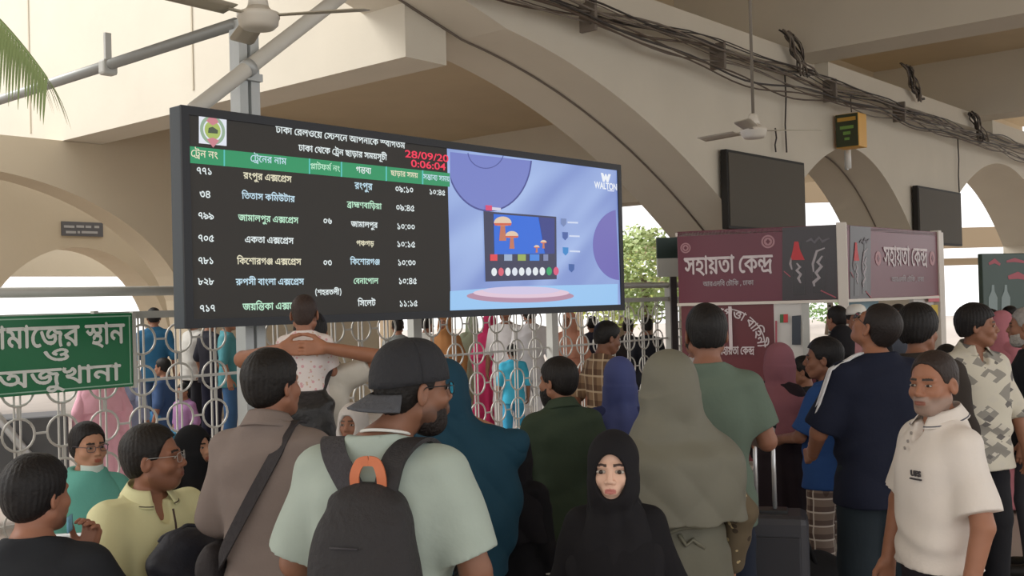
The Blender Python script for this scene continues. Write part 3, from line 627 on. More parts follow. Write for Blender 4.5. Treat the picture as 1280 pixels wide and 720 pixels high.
def hand_prims(F, wr, d, nrm, side, curl=(25, 35, 30), spread=.0, thumb=(.55, .3), k=.006, sc=1.0):
    """wr wrist, d pointing to the fingers, nrm out of the palm's face, side +1 when the thumb is along d x nrm"""
    wr = Vector(wr); d = Vector(d).normalized(); nrm = Vector(nrm); nrm = (nrm - d * nrm.dot(d)).normalized()
    t = d.cross(nrm) * side
    for q in (-.027, -.009, .009, .027):
        F.u(cone(wr + d * .012 * sc + t * q * .75 * sc, wr + d * .088 * sc + t * q * sc, .014 * sc, .0105 * sc), .014)
    for q, ln in ((.029, .068), (.010, .077), (-.009, .072), (-.027, .056)):
        p = wr + d * .088 * sc + t * q * sc; a = 0.0
        dd = (d + t * q * spread * 8).normalized()
        for i, fr in enumerate((.44, .31, .25)):
            a += math.radians(curl[i]); e = (dd * math.cos(a) + nrm * math.sin(a)).normalized()
            p2 = p + e * ln * fr * sc
            F.u(cone(p, p2, (.0088 - .0007 * i) * sc, (.0081 - .0008 * i) * sc), .004); p = p2
    p = wr + d * .022 * sc + t * .026 * sc
    e1 = (d * .62 + t * thumb[0] + nrm * thumb[1]).normalized(); p2 = p + e1 * .042 * sc
    e2 = (d * .85 + t * thumb[0] * .4 + nrm * (thumb[1] + .1)).normalized(); p3 = p2 + e2 * .033 * sc
    e3 = (d + t * thumb[0] * .1 + nrm * (thumb[1] + .2)).normalized()
    F.u(cone(p, p2, .0135 * sc, .0105 * sc), .012); F.u(cone(p2, p3, .0105 * sc, .0095 * sc), .004); F.u(cone(p3, p3 + e3 * .024 * sc, .0095 * sc, .0075 * sc), .004)
HANG = {s: dict(el=(s * .235, -.05, 1.10), wr=(s * .245, .02, .865), hd=(0, .12, -1), hn=(-s, .1, 0), curl=(22, 30, 24)) for s in (-1, 1)}
def wrinkle(a=.004, ph=0.0, fz=1.0):
    def fn(P):
        x, y, z = P[:, 0], P[:, 1], P[:, 2]
        rd = lambda t: 1.0 - 2.0 * np.sqrt(np.sin(t) ** 2 + .02)
        return (1.35 * a * (rd(10 * fz * z + 7 * x + 4 * y + 1.5 * np.sin(5 * x + 2 * z + ph) + ph) * (.35 + .65 * np.sin(5 * x - 6 * z + 1.7 * ph) ** 2) * .8 + .5 * np.sin(21 * fz * z + 9 * x + 5 * y + 2.2 * np.sin(8 * x + 3 * z + ph) + ph) * (0.5 + 0.5 * np.sin(6 * x - 4 * z + 1.7 * ph))
                     + 0.6 * np.sin(38 * fz * z - 17 * x + 11 * y + 2 * np.sin(13 * z + ph)) * (0.5 + 0.5 * np.sin(9 * y + 7 * z + ph)))).astype(f32)
    return fn
def strands(a=.003, f=95.0, ph=0.0):
    def fn(P):
        x, y, z = P[:, 0], P[:, 1], P[:, 2]
        an = np.arctan2(x, y + .03)
        return (a * (.55 * np.sin(.34 * f * an + 2.0 * np.sin(.22 * f * z + ph) + ph) * np.clip(np.sqrt(x * x + y * y) / .04, 0, 1) + .35 * np.sin(.6 * f * x + 1.4 * np.sin(.4 * f * y) + 1.3) + .3 * np.sin(1.3 * f * an + 3 * np.sin(.3 * f * z + 2)))).astype(f32)
    return fn
CROWD = ['people waiting in the hall']
class Person:
    def __init__(s, label, loc, face, H=1.68, skin=(150, 104, 78), yaw=0, pitch=0, roll=0, female=False, bulk=1.0, headscale=1.0,
                 lean=0, twist=0, sit=None, arms=None, hr=.005, br=.012, hand_r=.005, legs=None, group=None, nose=1.0, full=0.0, stubble=None, brow=(28, 22, 20), lips=None, drop=0.0, off=(0, 0), cat='person', hands=True, ears=None, hoff=(0, 0, 0), shw=None, shz=0.0):
        s.root = empty('person', (loc[0], loc[1], loc[2] if len(loc) > 2 else 0), math.radians(face), label, cat, group or CROWD[0])
        s.sc = H / 1.70; s.hr, s.br, s.hand_r = hr, br, hand_r
        s.female, s.bulk, s.hs = female, bulk, headscale
        s.skin = skin; s.stubble = stubble; s.brow = brow; s.lips = lips or tuple(int(a * b) for a, b in zip(skin, (.86, .66, .66)))
        s.sit = sit
        # torso frame -> root frame
        s.Rt = rotm(twist, -lean, 0); s.pel0 = A3((0, 0, .92))
        s.pel = A3((off[0], off[1], sit if sit else .92 - drop))
        s.hc = A3((0, .012, 1.585 + (headscale - 1) * .05)); s.Rh = rotm(yaw, pitch, roll)
        s.hc = s.hc + A3((0, 0.0, 0)) + (s.Rh @ A3((0, .02, .05)) - A3((0, .02, .05)))
        s.arms = {}
        for q in (-1, 1):
            a = dict(HANG[q]); a.update((arms or {}).get(q, {})); s.arms[q] = a
        b = bulk
        s.shp = {q: (q * (shw or (.15 if female else .165)) * b, -.022, 1.362 + shz) for q in (-1, 1)}
        if legs: s.legs = legs
        elif sit: s.legs = {q: dict(hip=(q * .09, .0, sit - .02), kn=(q * .12, .43, sit - .02), an=(q * .12, .42, .09)) for q in (-1, 1)}
        else: s.legs = {q: dict(hip=(q * .085, 0, .88), kn=(q * .1, .015, .49), an=(q * .105, -.02, .09)) for q in (-1, 1)}
        s.nose, s.full = nose, full; s.ears = (not female) if ears is None else ears
        s.hc = s.hc + A3(hoff)
        s.torso = [(z, rx * b, ry * (b * .5 + .5) * (1 if female else b ** .5), cx, cy) for z, rx, ry, cx, cy in (TORSO_F if female else TORSO_M)]
    # frames
    def to_root(s, V):
        return ((np.asarray(V, f32) - s.pel0) @ s.Rt.T + s.pel) * s.sc
    def base_root(s, V): return np.asarray(V, f32) * s.sc
    def to_torso(s, p):
        return tuple((A3(p) - s.pel) @ s.Rt + s.pel0)
    def to_head(s, V): return ((V - s.hc) @ s.Rh) / s.hs
    def head_pt(s, p): return s.Rh @ (A3(p) * s.hs) + s.hc      # head -> torso frame
    def hp(s, prim):
        fn, (lo, hi) = prim; hs = s.hs
        c, R = s.hc, s.Rh
        cs = np.array([[x, y, z] for x in (lo[0], hi[0]) for y in (lo[1], hi[1]) for z in (lo[2], hi[2])], f32) * hs @ R.T + c
        return (lambda P: fn(((P - c) @ R) / hs) * hs), (cs.min(0), cs.max(0))
    # the body: one continuous skin
    def body(s, legs=True):
        HF = Field()
        for op, prim, k in head_prims(s.female, s.nose, s.full, s.ears):
            if op == 'u': HF.u(s.hp(prim), k)
            else: HF.sub(s.hp(prim), k)
        nb = s.head_pt((0, -.022, -.06)); nk = (.043 if s.female else .05)
        neck = cone(nb, (0, -.03, 1.43), nk * s.hs, nk + .006)
        trap = [cone((0, -.032, 1.452), (q * .13 * s.bulk, -.025, 1.378), .034, .03) for q in (-1, 1)]
        HF.u(neck, .025)
        BF = Field(); BF.u(loft([(z, rx - .006, ry - .006, cx, cy) for z, rx, ry, cx, cy in s.torso], 2.2))
        BF.u(neck, .03)
        for t in trap: BF.u(t, .03)
        b = .5 + .5 * s.bulk; g = .88 if s.female else 1.0
        hands = []
        for q in (-1, 1):
            a = s.arms[q]; sh = s.shp[q]
            BF.u(cone(sh, a['el'], .047 * b * g, .041 * b * g), .03)
            BF.u(cone(a['el'], a['wr'], .041 * b * g, .0265 * g), .012)
            d = Vector(a['hd']); wr = Vector(a['wr'])
            HD = Field(); el = Vector(a['el']); HD.u(cone(wr + (el - wr) * .35, wr, .032 * g, .0268 * g))
            hand_prims(HD, wr - d.normalized() * .006, d, a['hn'], a.get('side', None) or (q if True else 1), a['curl'], a.get('spread', 0), a.get('thumb', (.55, .3)), sc=.92 if s.female else 1.0)
            if a.get('hand', True): hands.append(HD)
        if legs:
            for q in (-1, 1):
                l = s.legs[q]; h, k_, an = (s.to_torso(l[x]) for x in ('hip', 'kn', 'an'))
                BF.u(cone(h, k_, .08, .052), .04); BF.u(cone(k_, an, .05, .034), .015)
        zc = -.15 * s.hs
        P = [(HF, s.hr, lambda V: -( (((V - s.hc) @ s.Rh)[:, 2]) - zc)), (BF, s.br, None)]
        P += [(h, s.hand_r, None) for h in hands]
        base, lp, br = lin(s.skin), lin(s.lips), lin(s.brow)
        def color(V):
            h = s.to_head(V); x, y, z = np.abs(h[:, 0]), h[:, 1], h[:, 2]
            c = np.tile(base, (len(V), 1))
            n = (.5 + .5 * np.sin(h[:, 0] * 61 + 3 * np.sin(z * 47)) * np.sin(z * 53 + h[:, 1] * 41))[:, None]
            c = c * (.95 + .08 * n)
            m = ((x < (.0185 if s.female else .0215)) & (np.abs(z + .061) < .0105 - x * .22) & (y > .078)); c[m] = lp
            m = ((x > .011) & (x < .047) & (np.abs(z - (.0245 + .05 * (x - .011) * (x < .034) - .12 * np.maximum(x - .034, 0))) < .0045) & (y > .055)); c[m] = br
            if s.stubble:
                col, a0 = lin(s.stubble[0]), s.stubble[1]
                w = np.clip((-.035 - z + .35 * (y < .04)*(.0)) / .02, 0, 1) * (z > -.125) * (y > -.01) * (1 - .75 * ((np.abs(z + .061) < .01) & (x < .022)))
                w = np.maximum(w, ((np.abs(z + .046) < .008) & (x < .03) & (y > .06)) * 1.0) * a0
                c = c * (1 - w[:, None]) + col * w[:, None]
            return c.astype(f32)
        s.body_obj = job('body', P, vcol_mat('skin', .5, .35), s.root, s.to_root, color)
        return s
    def eyes(s, iris=(40, 26, 20), open_=.88, sz=1.0):
        for q in (-1, 1):
            mb = MB(); vs = []; cs = []; n = 18; m = 12
            W_, I_, L_ = lin((176, 166, 156)), lin(iris), lin((35, 25, 22))
            for i in range(m + 1):
                for k in range(n):
                    a = PI * .5 * i / m; b = 2 * PI * k / n
                    p = Vector((.0145 * math.sin(a) * math.cos(b), .007 * math.cos(a), .0068 * open_ * math.sin(a) * math.sin(b))) * sz
                    vs.append(p)
                    r = math.hypot(p.x, p.z)
                    cs.append(I_ if r < .0062 * sz else (L_ if (p.z > 0 and i >= m - 2) else (W_ * .9)))
            fs = [(i * n + k, i * n + (k + 1) % n, (i + 1) * n + (k + 1) % n, (i + 1) * n + k) for i in range(m) for k in range(n)]
            V = np.array([tuple(v) for v in vs], f32) + A3((q * .031, .0805, .002))
            V = s.to_root((V * s.hs) @ s.Rh.T + s.hc)
            me = np_mesh('eye', V, np.array(fs), np.array(cs, f32))
            link_mesh('eye', me, vcol_mat('eye_gloss', .15, .5), s.root)
        return s
    def hair(s, col=(20, 18, 18), t=.010, line=None, style='short', ph=0.0, name='hair', a=.003, vol=(0, 0, 0), f=95.0, nape=-.06, front=.062):
        F = Field()
        F.u(s.hp(ell((0, -.018 + vol[1], .036 + vol[2] * .5), (.076 + t + vol[0], .096 + t, .088 + t + vol[2]))))
        F.u(s.hp(ell((0, -.058, -.02), (.058 + t * .6, .042 + t * .6, .055))), .03)
        c, R, hs = s.hc, s.Rh, s.hs
        def cut(P):
            h = ((P - c) @ R) / hs; y, z = h[:, 1], h[:, 2]
            lim = np.interp(y, [-.09, -.05, -.018, .005, .03, .045, .062, .085], [nape, nape + .005, nape + .03, .0, .005, .042, front, front + .008]).astype(f32)
            return ((lim - z) * .8 * hs + .0015 * np.sin(h[:, 0] * 190)).astype(f32)
        F.inter(cut)
        st = strands(a * .6, f, ph); F.disp(lambda P: st(((P - c) @ R)))
        job(name, [(F, max(s.hr, .0045), None)], mat('hair_%02x%02x%02x' % col, col, .55, noise=.3, nscale=50, bump=.22, bscale=90, spec=.3), s.root, s.to_root)
        return s
    def beard(s, col=(24, 20, 19), t=.009, long_=0.0):
        F = Field()
        F.u(s.hp(ell((0, .025, -.06), (.058 + t, .06 + t, .062 + t))))
        F.u(s.hp(ell((0, .05, -.1 - long_ * .4), (.034, .036, .03 + long_))), .03)
        c, R, hs = s.hc, s.Rh, s.hs
        def cut(P):
            h = ((P - c) @ R) / hs; x, y, z = np.abs(h[:, 0]), h[:, 1], h[:, 2]
            lim = np.interp(y, [-.02, .01, .04, .07, .11], [.01, -.01, -.045, -.052, -.04]).astype(f32)
            d = (z - lim)
            d = np.maximum(d, -.004 - y)
            m = .016 - np.sqrt((x / 1.6) ** 2 + (z + .061) ** 2)
            return (np.maximum(d, np.where(y > .06, m, -1)) * hs).astype(f32)
        F.inter(cut); st = strands(.002, 130.0); F.disp(lambda P: st((P - c) @ R))
        job('beard', [(F, max(s.hr, .0045), None)], mat('hair_%02x%02x%02x' % col, col, .6, noise=.35, nscale=60, bump=.5, bscale=120, spec=.35), s.root, s.to_root)
        return s
    def _hm(s):
        """head axes -> root axes, as a function for Vectors"""
        def f(p): return Vector(tuple(float(v) for v in s.to_root(((A3(p) * s.hs) @ s.Rh.T + s.hc)[None])[0]))
        return f
    def _tm(s):
        def f(p): return Vector(tuple(float(v) for v in s.to_root(A3(p)[None])[0]))
        return f
    def glasses(s, col=(20, 20, 22), lens=(.021, .017), rimr=.0016):
        h = s._hm(); mb = MB()
        for q in (-1, 1):
            ring = []
            for k in range(20):
                a = 2 * PI * k / 20; ca, sa = math.cos(a), math.sin(a)
                x = lens[0] * math.copysign(abs(ca) ** .7, ca); z = lens[1] * math.copysign(abs(sa) ** .7, sa)
                ring.append(h((q * .034 + x, .104 - abs(q * .034 + x) * .16, .0 + z)))
            mb.tube(ring, rimr, 6, closed=True)
            mb.tube([h((q * .055, .096, .008)), h((q * .072, .07, .01)), h((q * .083, .0, .012)), h((q * .082, -.02, -.005))], rimr, 6)
        mb.tube([h((-.013, .102, .004)), h((0, .107, .007)), h((.013, .102, .004))], rimr, 6)
        g = mb.build('glasses', mat('frame_%02x%02x%02x' % col, col, .3), s.root)
        gm = mat('spectacle_lens', (225, 230, 235), .02)
        gm.node_tree.nodes['Principled BSDF'].inputs['Transmission Weight'].default_value = 1.0
        gm.node_tree.nodes['Principled BSDF'].inputs['IOR'].default_value = 1.02
        for q in (-1, 1):
            mb = MB()
            mb.add([h((q * .034 + lens[0] * .95 * math.cos(2 * PI * k / 16), .1035 - abs(q * .034 + lens[0] * .95 * math.cos(2 * PI * k / 16)) * .16, lens[1] * .95 * math.sin(2 * PI * k / 16))) for k in range(16)], [tuple(range(16))])
            mb.build('lens', gm, g, fix=False)
        return s
    # ---- clothes
    def top(s, col, sleeve=.72, hem=.84, loose=.016, name='shirt', m=None, wr=.004, neck=.066, ph=0.0, open_v=0.0, sleeve_r=(.058, .068), fit=None, res=None, flare=0.0, round_=2.5):
        """shirt over torso and arms; sleeve: 0..1 of the upper arm, 1..2 into the forearm"""
        F = Field(); b = .5 + .5 * s.bulk; g = .9 if s.female else 1.0
        rows = []
        for z, rx, ry, cx, cy in s.torso:
            if z < .89: continue
            e = loose + flare * max(0, (1.2 - z) / .35) * .03
            if z < .96: rx, ry = max(rx, .163 * b), max(ry, .117)
            rows.append((z, rx + e, ry + e * 1.1, cx, cy))
        rows = [(min(hem, .88), rows[0][1] + .004, rows[0][2] + .004, 0, 0)] + rows
        rows = [(z, rx * (fit or 1), ry * (fit or 1), cx, cy) for z, rx, ry, cx, cy in rows]
        F.u(loft(rows, round_))
        for q in (-1, 1):
            F.u(cone((0, -.034, 1.43), (q * .14 * s.bulk, -.026, 1.378), .034 + loose * .4, .036 + loose * .5), .035)
        for q in (-1, 1):
            a = s.arms[q]; sh = Vector(s.shp[q]); el = Vector(a['el']); w = Vector(a['wr'])
            if sleeve <= 1:
                e = sh + (el - sh) * sleeve; dirv = (el - sh).normalized()
                S = Field(); S.u(cone(sh, sh + (el - sh) * min(1, sleeve + .12), sleeve_r[0] * b * g, sleeve_r[1] * b * g))
                n = A3(dirv); e_ = A3(e)
                S.inter(lambda P, n=n, e_=e_: (P - e_) @ n)
                F.u((S, (S.lo, S.hi)), .045)
            else:
                F.u(cone(sh, el, sleeve_r[0] * b * g, .056 * b * g), .045)
                e = el + (w - el) * (sleeve - 1); dirv = (w - el).normalized()
                S = Field(); S.u(cone(el, el + (w - el) * min(1.05, sleeve - 1 + .12), .056 * b * g, .044 * g))
                n = A3(dirv); e_ = A3(e)
                S.inter(lambda P, n=n, e_=e_: (P - e_) @ n)
                F.u((S, (S.lo, S.hi)), .02)
        F.disp(wrinkle(wr, ph))
        # neck opening
        nz = 1.462
        F.inter(lambda P: (P[:, 2] - (1.462 - .30 * (P[:, 1] + .03))).astype(f32))
        F.sub(cone((0, -.026, nz - .022), (0, -.02, nz + .2), neck * .9, neck * 1.6), .008)
        if open_v: F.sub(ell((0, .085, nz - .03), (.03, .06, open_v)), .006)
        hm = np.float32(hem); F.inter(lambda P: hm - P[:, 2])
        s.shirt = job(name, [(F, res or max(.008, s.br * .8), None)], m or cloth(col), s.root, s.to_root)
        return s
    def collar(s, col, stripe=None, gap=.35, name='collar', h=.046, m=None, r=.064):
        t = s._tm(); mb = MB()
        def fn(u, v):
            a = -PI / 2 + gap + (2 * PI - 2 * gap) * u          # starts and ends at the front
            f = .5 - .5 * math.sin(-a)                         # 1 at front, 0 at back... (sin(a)= -1 at back)
            front = max(0.0, math.sin(a + PI) * -1)
            fr = .5 + .5 * math.cos(2 * PI * u)                # 1 at the two front ends
            rr = r + .034 * v + .004 * fr
            z = 1.512 - .034 * fr - (h + .012 * fr) * v
            ang = PI / 2 + gap + (2 * PI - 2 * gap) * u
            return t((rr * math.cos(ang), -.026 + rr * 1.02 * math.sin(ang) + .012 * fr * v, z))
        mb.grid(fn, 40, 5, thick=.004 * s.sc)
        mb.build(name, m or cloth(col), s.root)
        if stripe:
            mb = MB(); pts = []
            for i in range(41):
                p = fn(i / 40, .86); c = fn(i / 40, .5); ax = t((0, -.026, 1.46))
                pts.append(p + (Vector((p.x - ax.x, p.y - ax.y, 0)).normalized()) * .0035)
            mb.tube(pts, .0028, 6); mb.build('collar_stripe', cloth(stripe), s.root)
        return s
    def trousers(s, col, m=None, r=(.09, .08, .068), top_z=.99, length=1.0, name='trousers', pr=0.0):
        F = Field()
        p = s.pel - A3((0, 0, .92))
        F.u(in_frame(loft([(.80, .125, .1), (.88, .163, .117), (.94, .158, .114), (min(top_z, .97), .15, .11)], 2.3), p, np.eye(3)))
        for q in (-1, 1):
            l = s.legs[q]; k_, an, h = Vector(l['kn']), Vector(l['an']), Vector(l['hip'])
            F.u(cone(h, k_, r[0], r[1]), .03)
            e = k_ + (an - k_) * length
            F.u(cone(k_, e, r[1], r[2]), .02)
        F.disp(wrinkle(.004, 2.0 + pr))
        z0 = .03 if length >= 1 else -1
        F.inter(lambda P: z0 - P[:, 2])
        job(name, [(F, s.br * 1.1, None)], m or cloth(col), s.root, s.base_root)
        return s
    def shoes(s, col=(28, 26, 26), sole=(60, 58, 56)):
        for q in (-1, 1):
            an = s.legs[q]['an']; F = Field()
            F.u(cone((an[0], an[1] - .03, .045), (an[0] + q * .015, an[1] + .15, .036), .046, .040))
            F.u(cone((an[0], an[1] - .01, .075), (an[0], an[1] + .02, .09), .044, .042), .03)
            F.inter(lambda P: -P[:, 2] + .002); F.inter(lambda P: P[:, 2] - .115)
            job('shoe', [(F, .011, None)], mat('shoe_%02x%02x%02x' % col, col, .5), s.root, s.base_root)
        return s
    def robe(s, col, m=None, hem=.03, name='robe', wide=1.0, sleeves=True, top_z=1.44, waist=.0, seed=0.0, pl=.007, res=None, sl=.86):
        F = Field()
        def pleat(a, z):
            k = np.clip((1.15 - z) / .9, 0, 1)
            return (pl * k * np.sin(9 * a + 1.2 * np.sin(3 * a + seed) + seed + 2 * z) * 2).astype(f32)
        if s.sit:
            rows = [(.86, .19, .15), (1.0, .18, .14), (1.2, .18, .14), (1.34, .17, .115, 0, -.015), (1.42, .1, .075, 0, -.02)]
        else:
            rows = [(hem, .30 * wide, .25 * wide), (.3, .27 * wide, .22 * wide), (.6, .235 * wide, .19 * wide), (.9, .205 * wide, .16 * wide), (1.08, .178 - waist, .14 - waist), (1.22, .18, .14), (1.33, .17, .112, 0, -.015), (1.40, .115, .08, 0, -.02), (top_z, .07, .066, 0, -.024)]
        F.u(loft(rows, 2.2, pleat))
        if s.sit:
            for q in (-1, 1):
                l = s.legs[q]; h, k_, an = (s.to_torso(l[x]) for x in ('hip', 'kn', 'an'))
                F.u(cone(h, k_, .12, .1), .06); F.u(cone(k_, an, .1, .1), .04)
        if sleeves:
            for q in (-1, 1):
                a = s.arms[q]
                F.u(cone((0, -.034, 1.44), (q * .13, -.026, 1.38), .04, .046), .035)
                F.u(cone(s.shp[q], a['el'], .06, .058), .045)
                el, w = Vector(a['el']), Vector(a['wr']); F.u(cone(el, el + (w - el) * sl, .056, .05), .02)
        F.disp(wrinkle(.005, seed))
        job(name, [(F, res or s.br, None)], m or cloth(col), s.root, s.to_root)
        return s
    def scarf(s, col, m=None, face=True, hem=1.14, wide=1.0, name='headscarf', fr=(.049, .085, .074), fc=(0, .1, -.012), seed=0.0, vol=0.0, fold=.005, res=None, neckw=1.0, extra=(), point=0.0):
        F = Field(); c, R, hs = s.hc, s.Rh, s.hs
        F.u(s.hp(ell((0, -.014, .028), (.088 + vol, .112 + vol, .104 + vol))))
        F.u(s.hp(ell((0, .012, -.045), (.086 + vol, .094 + vol, .1))), .03)
        F.u(s.hp(ell((0, -.06 - vol, -.05), (.07 + vol, .06 + vol, .1))), .05)
        hx = s.hc
        w = wide
        rows = [(hem, .225 * w, .165 * w, 0, -.005), (1.22, .222 * w, .158 * w, 0, -.008), (1.31, .205 * w, .142 * w, 0, -.012), (1.37, .165 * w, .122, 0, -.014), (1.42, .115 * neckw, .105 * neckw ** .5, float(hx[0]) * .4, -.006), (1.47, .09 * neckw, .096 * neckw ** .5, float(hx[0]) * .7, .0), (1.53, .08 * neckw, .09, float(hx[0]), float(hx[1]) - .01)]
        F.u(loft(rows, 2.15), .05)
        for pr_, k_ in extra: F.u(pr_, k_)
        def folds(P):
            x, y, z = P[:, 0], P[:, 1], P[:, 2]
            k = np.clip((1.56 - z) / .12, 0.12, 1)
            rd = lambda t: 1.0 - 2.0 * np.sqrt(np.sin(t) ** 2 + .015)
            w1 = 1.6 * np.sin(5 * x + 4 * z + seed); up = np.clip((z - 1.40) / .06, 0, 1)
            return (fold * k * (.75 * rd(11 * x + 9 * z + 5 * y + w1 + seed) + .6 * rd(-13 * x + 7 * z + 1.3 * np.sin(6 * z) + 2 * seed) + .7 * up * rd(17 * z + 8 * np.abs(x) + 7 * y + w1) + .35 * np.sin(9 * np.arctan2(y, x + 1e-5) + 3 * z))).astype(f32)
        F.disp(folds)
        if face: F.sub(s.hp(ell(fc, fr)), .008)
        if point:
            F.inter(lambda P: ((hem + .02 + point * np.abs(P[:, 0])) - P[:, 2]).astype(f32))
        job(name, [(F, res or max(.0055, s.hr), None)], m or cloth(col, .15, .05), s.root, s.to_root)
        return s
    def veil(s, col):
        return s
# ------------------------------------------------------------------ the station hall
PLASTER = mat('cream_plaster', (206, 199, 184), .85, noise=.07, nscale=1.3, bump=.12, bscale=9)
PLASTER2 = mat('tan_plaster', (194, 181, 158), .88, noise=.08, nscale=.9, bump=.12, bscale=7)
CEILM = mat('brown_ceiling', (200, 184, 156), .9, noise=.1, nscale=1.1)
FLOORM = mat('terrazzo_floor', (168, 156, 146), .5, noise=.16, nscale=2.5)
# floor
mb = MB(); mb.grid(lambda u, v: Vector((-30 + 90 * u, -6 + 76 * v, 0)), 1, 1, sm=False, thick=.2)
struct('floor', mb, FLOORM)
# the arcade wall: front face on v = VW, VT thick, with three arches
VW, VT = 7.16, 1.25
TOP = 5.32
def arch_h(u):
    h = 0.0
    if abs(u - 7.5) < 6.0: h = max(h, 4.66 - .053 * (u - 7.1) ** 2 if u > 8.3 else min(4.95, 4.585 + (8.3 - u) * .28))
    if abs(u - 16.9) < 2.6: h = max(h, 4.15 - .17 * (u - 16.9) ** 2 - .06 * abs(u - 16.9))
    if abs(u - 25.1) < 4.2: h = max(h, 4.52 - .095 * (u - 25.1) ** 2)
    return h
mb = MB()
us = [0.4 + .1 * i for i in range(0, 312)]
edges = [1.5, 13.5, 14.3, 19.5, 20.9, 29.3]
us = sorted(set([round(x, 3) for x in us if min(abs(x - e) for e in edges) > .03] + [e + s_ * .001 for e in edges for s_ in (-1, 1)]))
vs = []; fs = []
for u in us:
    h = arch_h(u)
    vs += [W(u, VW, h), W(u, VW, TOP), W(u, VW + VT, h), W(u, VW + VT, TOP)]
for i in range(len(us) - 1):
    a, b = 4 * i, 4 * i + 4
    fs += [(a, b, b + 1, a + 1), (a + 2, a + 3, b + 3, b + 2), (a, a + 2, b + 2, b), (a + 1, b + 1, b + 3, a + 3)]
fs += [(0, 1, 3, 2), (len(vs) - 4, len(vs) - 2, len(vs) - 1, len(vs) - 3)]
mb.add(vs, fs); struct('wall_arcade', mb, PLASTER)
# projecting ledge along its top, broken by the beams
mb = MB()
for a, b in ((1.0, 8.0), (8.5, 14.6), (15.6, 22.7), (23.7, 31.0)):
    mb.prism([(VW - .22, 5.02), (VW - .22, TOP), (VW + .1, TOP + .02), (VW + .1, 4.96)], lambda v, z, a=a: W(a, v, z), lambda v, z, b=b: W(b, v, z))
struct('trim_ledge', mb, PLASTER)
# beams of the front bay and the slab over them
for k, ub in enumerate((3.2, 14.7, 22.8)):
    mb = MB(); p = [(ub, 5.30), (ub + .8, 5.30), (ub + .8, 6.6), (ub, 6.6)]
    mb.prism(p, lambda u, z: W(u, VW + 1.95, z), lambda u, z: W(u, -5.4, z))
    struct('beam_front_%d' % (k + 1), mb, PLASTER)
mb = MB(); mb.prism([(-9.0, VW + 2.2), (34.0, VW + 2.2), (34.0, -5.5), (-9.0, -5.5)], lambda u, v: W(u, v, 6.55), lambda u, v: W(u, v, 6.75))
struct('ceiling_front', mb, CEILM)
mb = MB(); mb.prism([(8.3, 5.25), (34.0, 5.25), (34.0, 6.6), (8.3, 6.6)], lambda u, z: W(u, VW + 1.95, z), lambda u, z: W(u, VW + 2.2, z))
struct('wall_clerestory', mb, CEILM)
# deep beam running back from the arcade over the platform
VB = VW + VT
mb = MB(); mb.prism([(7.46, 4.27), (8.05, 4.27), (8.05, 7.2), (7.46, 7.2)], lambda u, z: W(u, VB - .62, z), lambda u, z: W(u, VB + 22, z))
struct('beam_platform_1', mb, PLASTER)
mb = MB()
for v in (11.2, 15.6, 20.0):
    mb.box(W(7.455, VB + v - 8, 5.8), (.02, .03, 2.6), Matrix.Rotation(UANG, 3, 'Z'))
struct('trim_beam_joints', mb, mat('joint', (196, 188, 170), .9))
mb = MB(); mb.prism([(14.2, 3.3), (14.8, 3.3), (14.8, 4.8), (14.2, 4.8)], lambda u, z: W(u, VB - .02, z), lambda u, z: W(u, VB + 22, z))
struct('beam_platform_2', mb, PLASTER)
mb = MB(); mb.prism([(8.0, VB - .05), (27.0, VB - .05), (27.0, VB + 9), (8.0, VB + 9)], lambda u, v: W(u, v, 4.75), lambda u, v: W(u, v, 4.95))
struct('ceiling_platform', mb, CEILM)
# inner arched wall
V2 = 15.0
def arch2_h(u): return 3.80 - 2.4 + 2.4 * math.sqrt(max(0, 1 - ((u - 5.8) / 3.7) ** 2)) if abs(u - 5.8) < 3.7 else 0.0
def arched(name, u0, u1, fn, v0, v1, top, m, edges, n=140):
    us = [u0 + (u1 - u0) * i / n for i in range(n + 1)]
    us = sorted(set([x for x in us if min([abs(x - e) for e in edges] + [9]) > .02] + [e + s_ * .001 for e in edges for s_ in (-1, 1)]))
    vs = []; fs = []
    for u in us:
        h = fn(u); tp = top(u) if callable(top) else top; vs += [W(u, v0, h), W(u, v0, tp), W(u, v1, h), W(u, v1, tp)]
    for i in range(len(us) - 1):
        a, b = 4 * i, 4 * i + 4
        fs += [(a, b, b + 1, a + 1), (a + 2, a + 3, b + 3, b + 2), (a, a + 2, b + 2, b), (a + 1, b + 1, b + 3, a + 3)]
    fs += [(0, 1, 3, 2), (len(vs) - 4, len(vs) - 2, len(vs) - 1, len(vs) - 3)]
    mb = MB(); mb.add(vs, fs); return struct(name, mb, m)
arched('wall_inner', .5, 13.5, arch2_h, V2, V2 + .6, lambda u: 4.265 if u < 8.06 else 4.74, PLASTER2, [2.1, 8.06, 9.5])
V3 = 19.5
def arch3_h(u): return 3.0 - 2.2 + 2.2 * math.sqrt(max(0, 1 - ((u - 9.95) / 1.95) ** 2)) if abs(u - 9.95) < 1.95 else 0.0
arched('wall_far', -4.0, 14.5, arch3_h, V3, V3 + .9, 4.265, PLASTER2, [8.0, 11.9])
mb = MB(); mb.box(W(10.5, 22.6, 3.0), (13, .4, .9), Matrix.Rotation(UANG, 3, 'Z')); struct('beam_far_lintel', mb, PLASTER)
def far_beam(name, x0, x1, y, th, dep):
    a, b = at(x0, y, dep), at(x1, y, dep); c = (a + b) / 2
    mb = MB(); mb.box(c, ((b - a).length, .4, th)); struct(name, mb, mat('shed_paint', (150, 132, 108), .9))
    mb = MB(); mb.box((b.x - .3, b.y, (c.z - th / 2) / 2), (.26, .26, c.z - th / 2)); struct(name.replace('beam', 'column'), mb, mat('shed_white', (214, 210, 200), .7))
far_beam('beam_far_canopy_1', 1150, 1282, 297, .85, 45)
far_beam('beam_far_canopy_2', 985, 1075, 237, .95, 40)
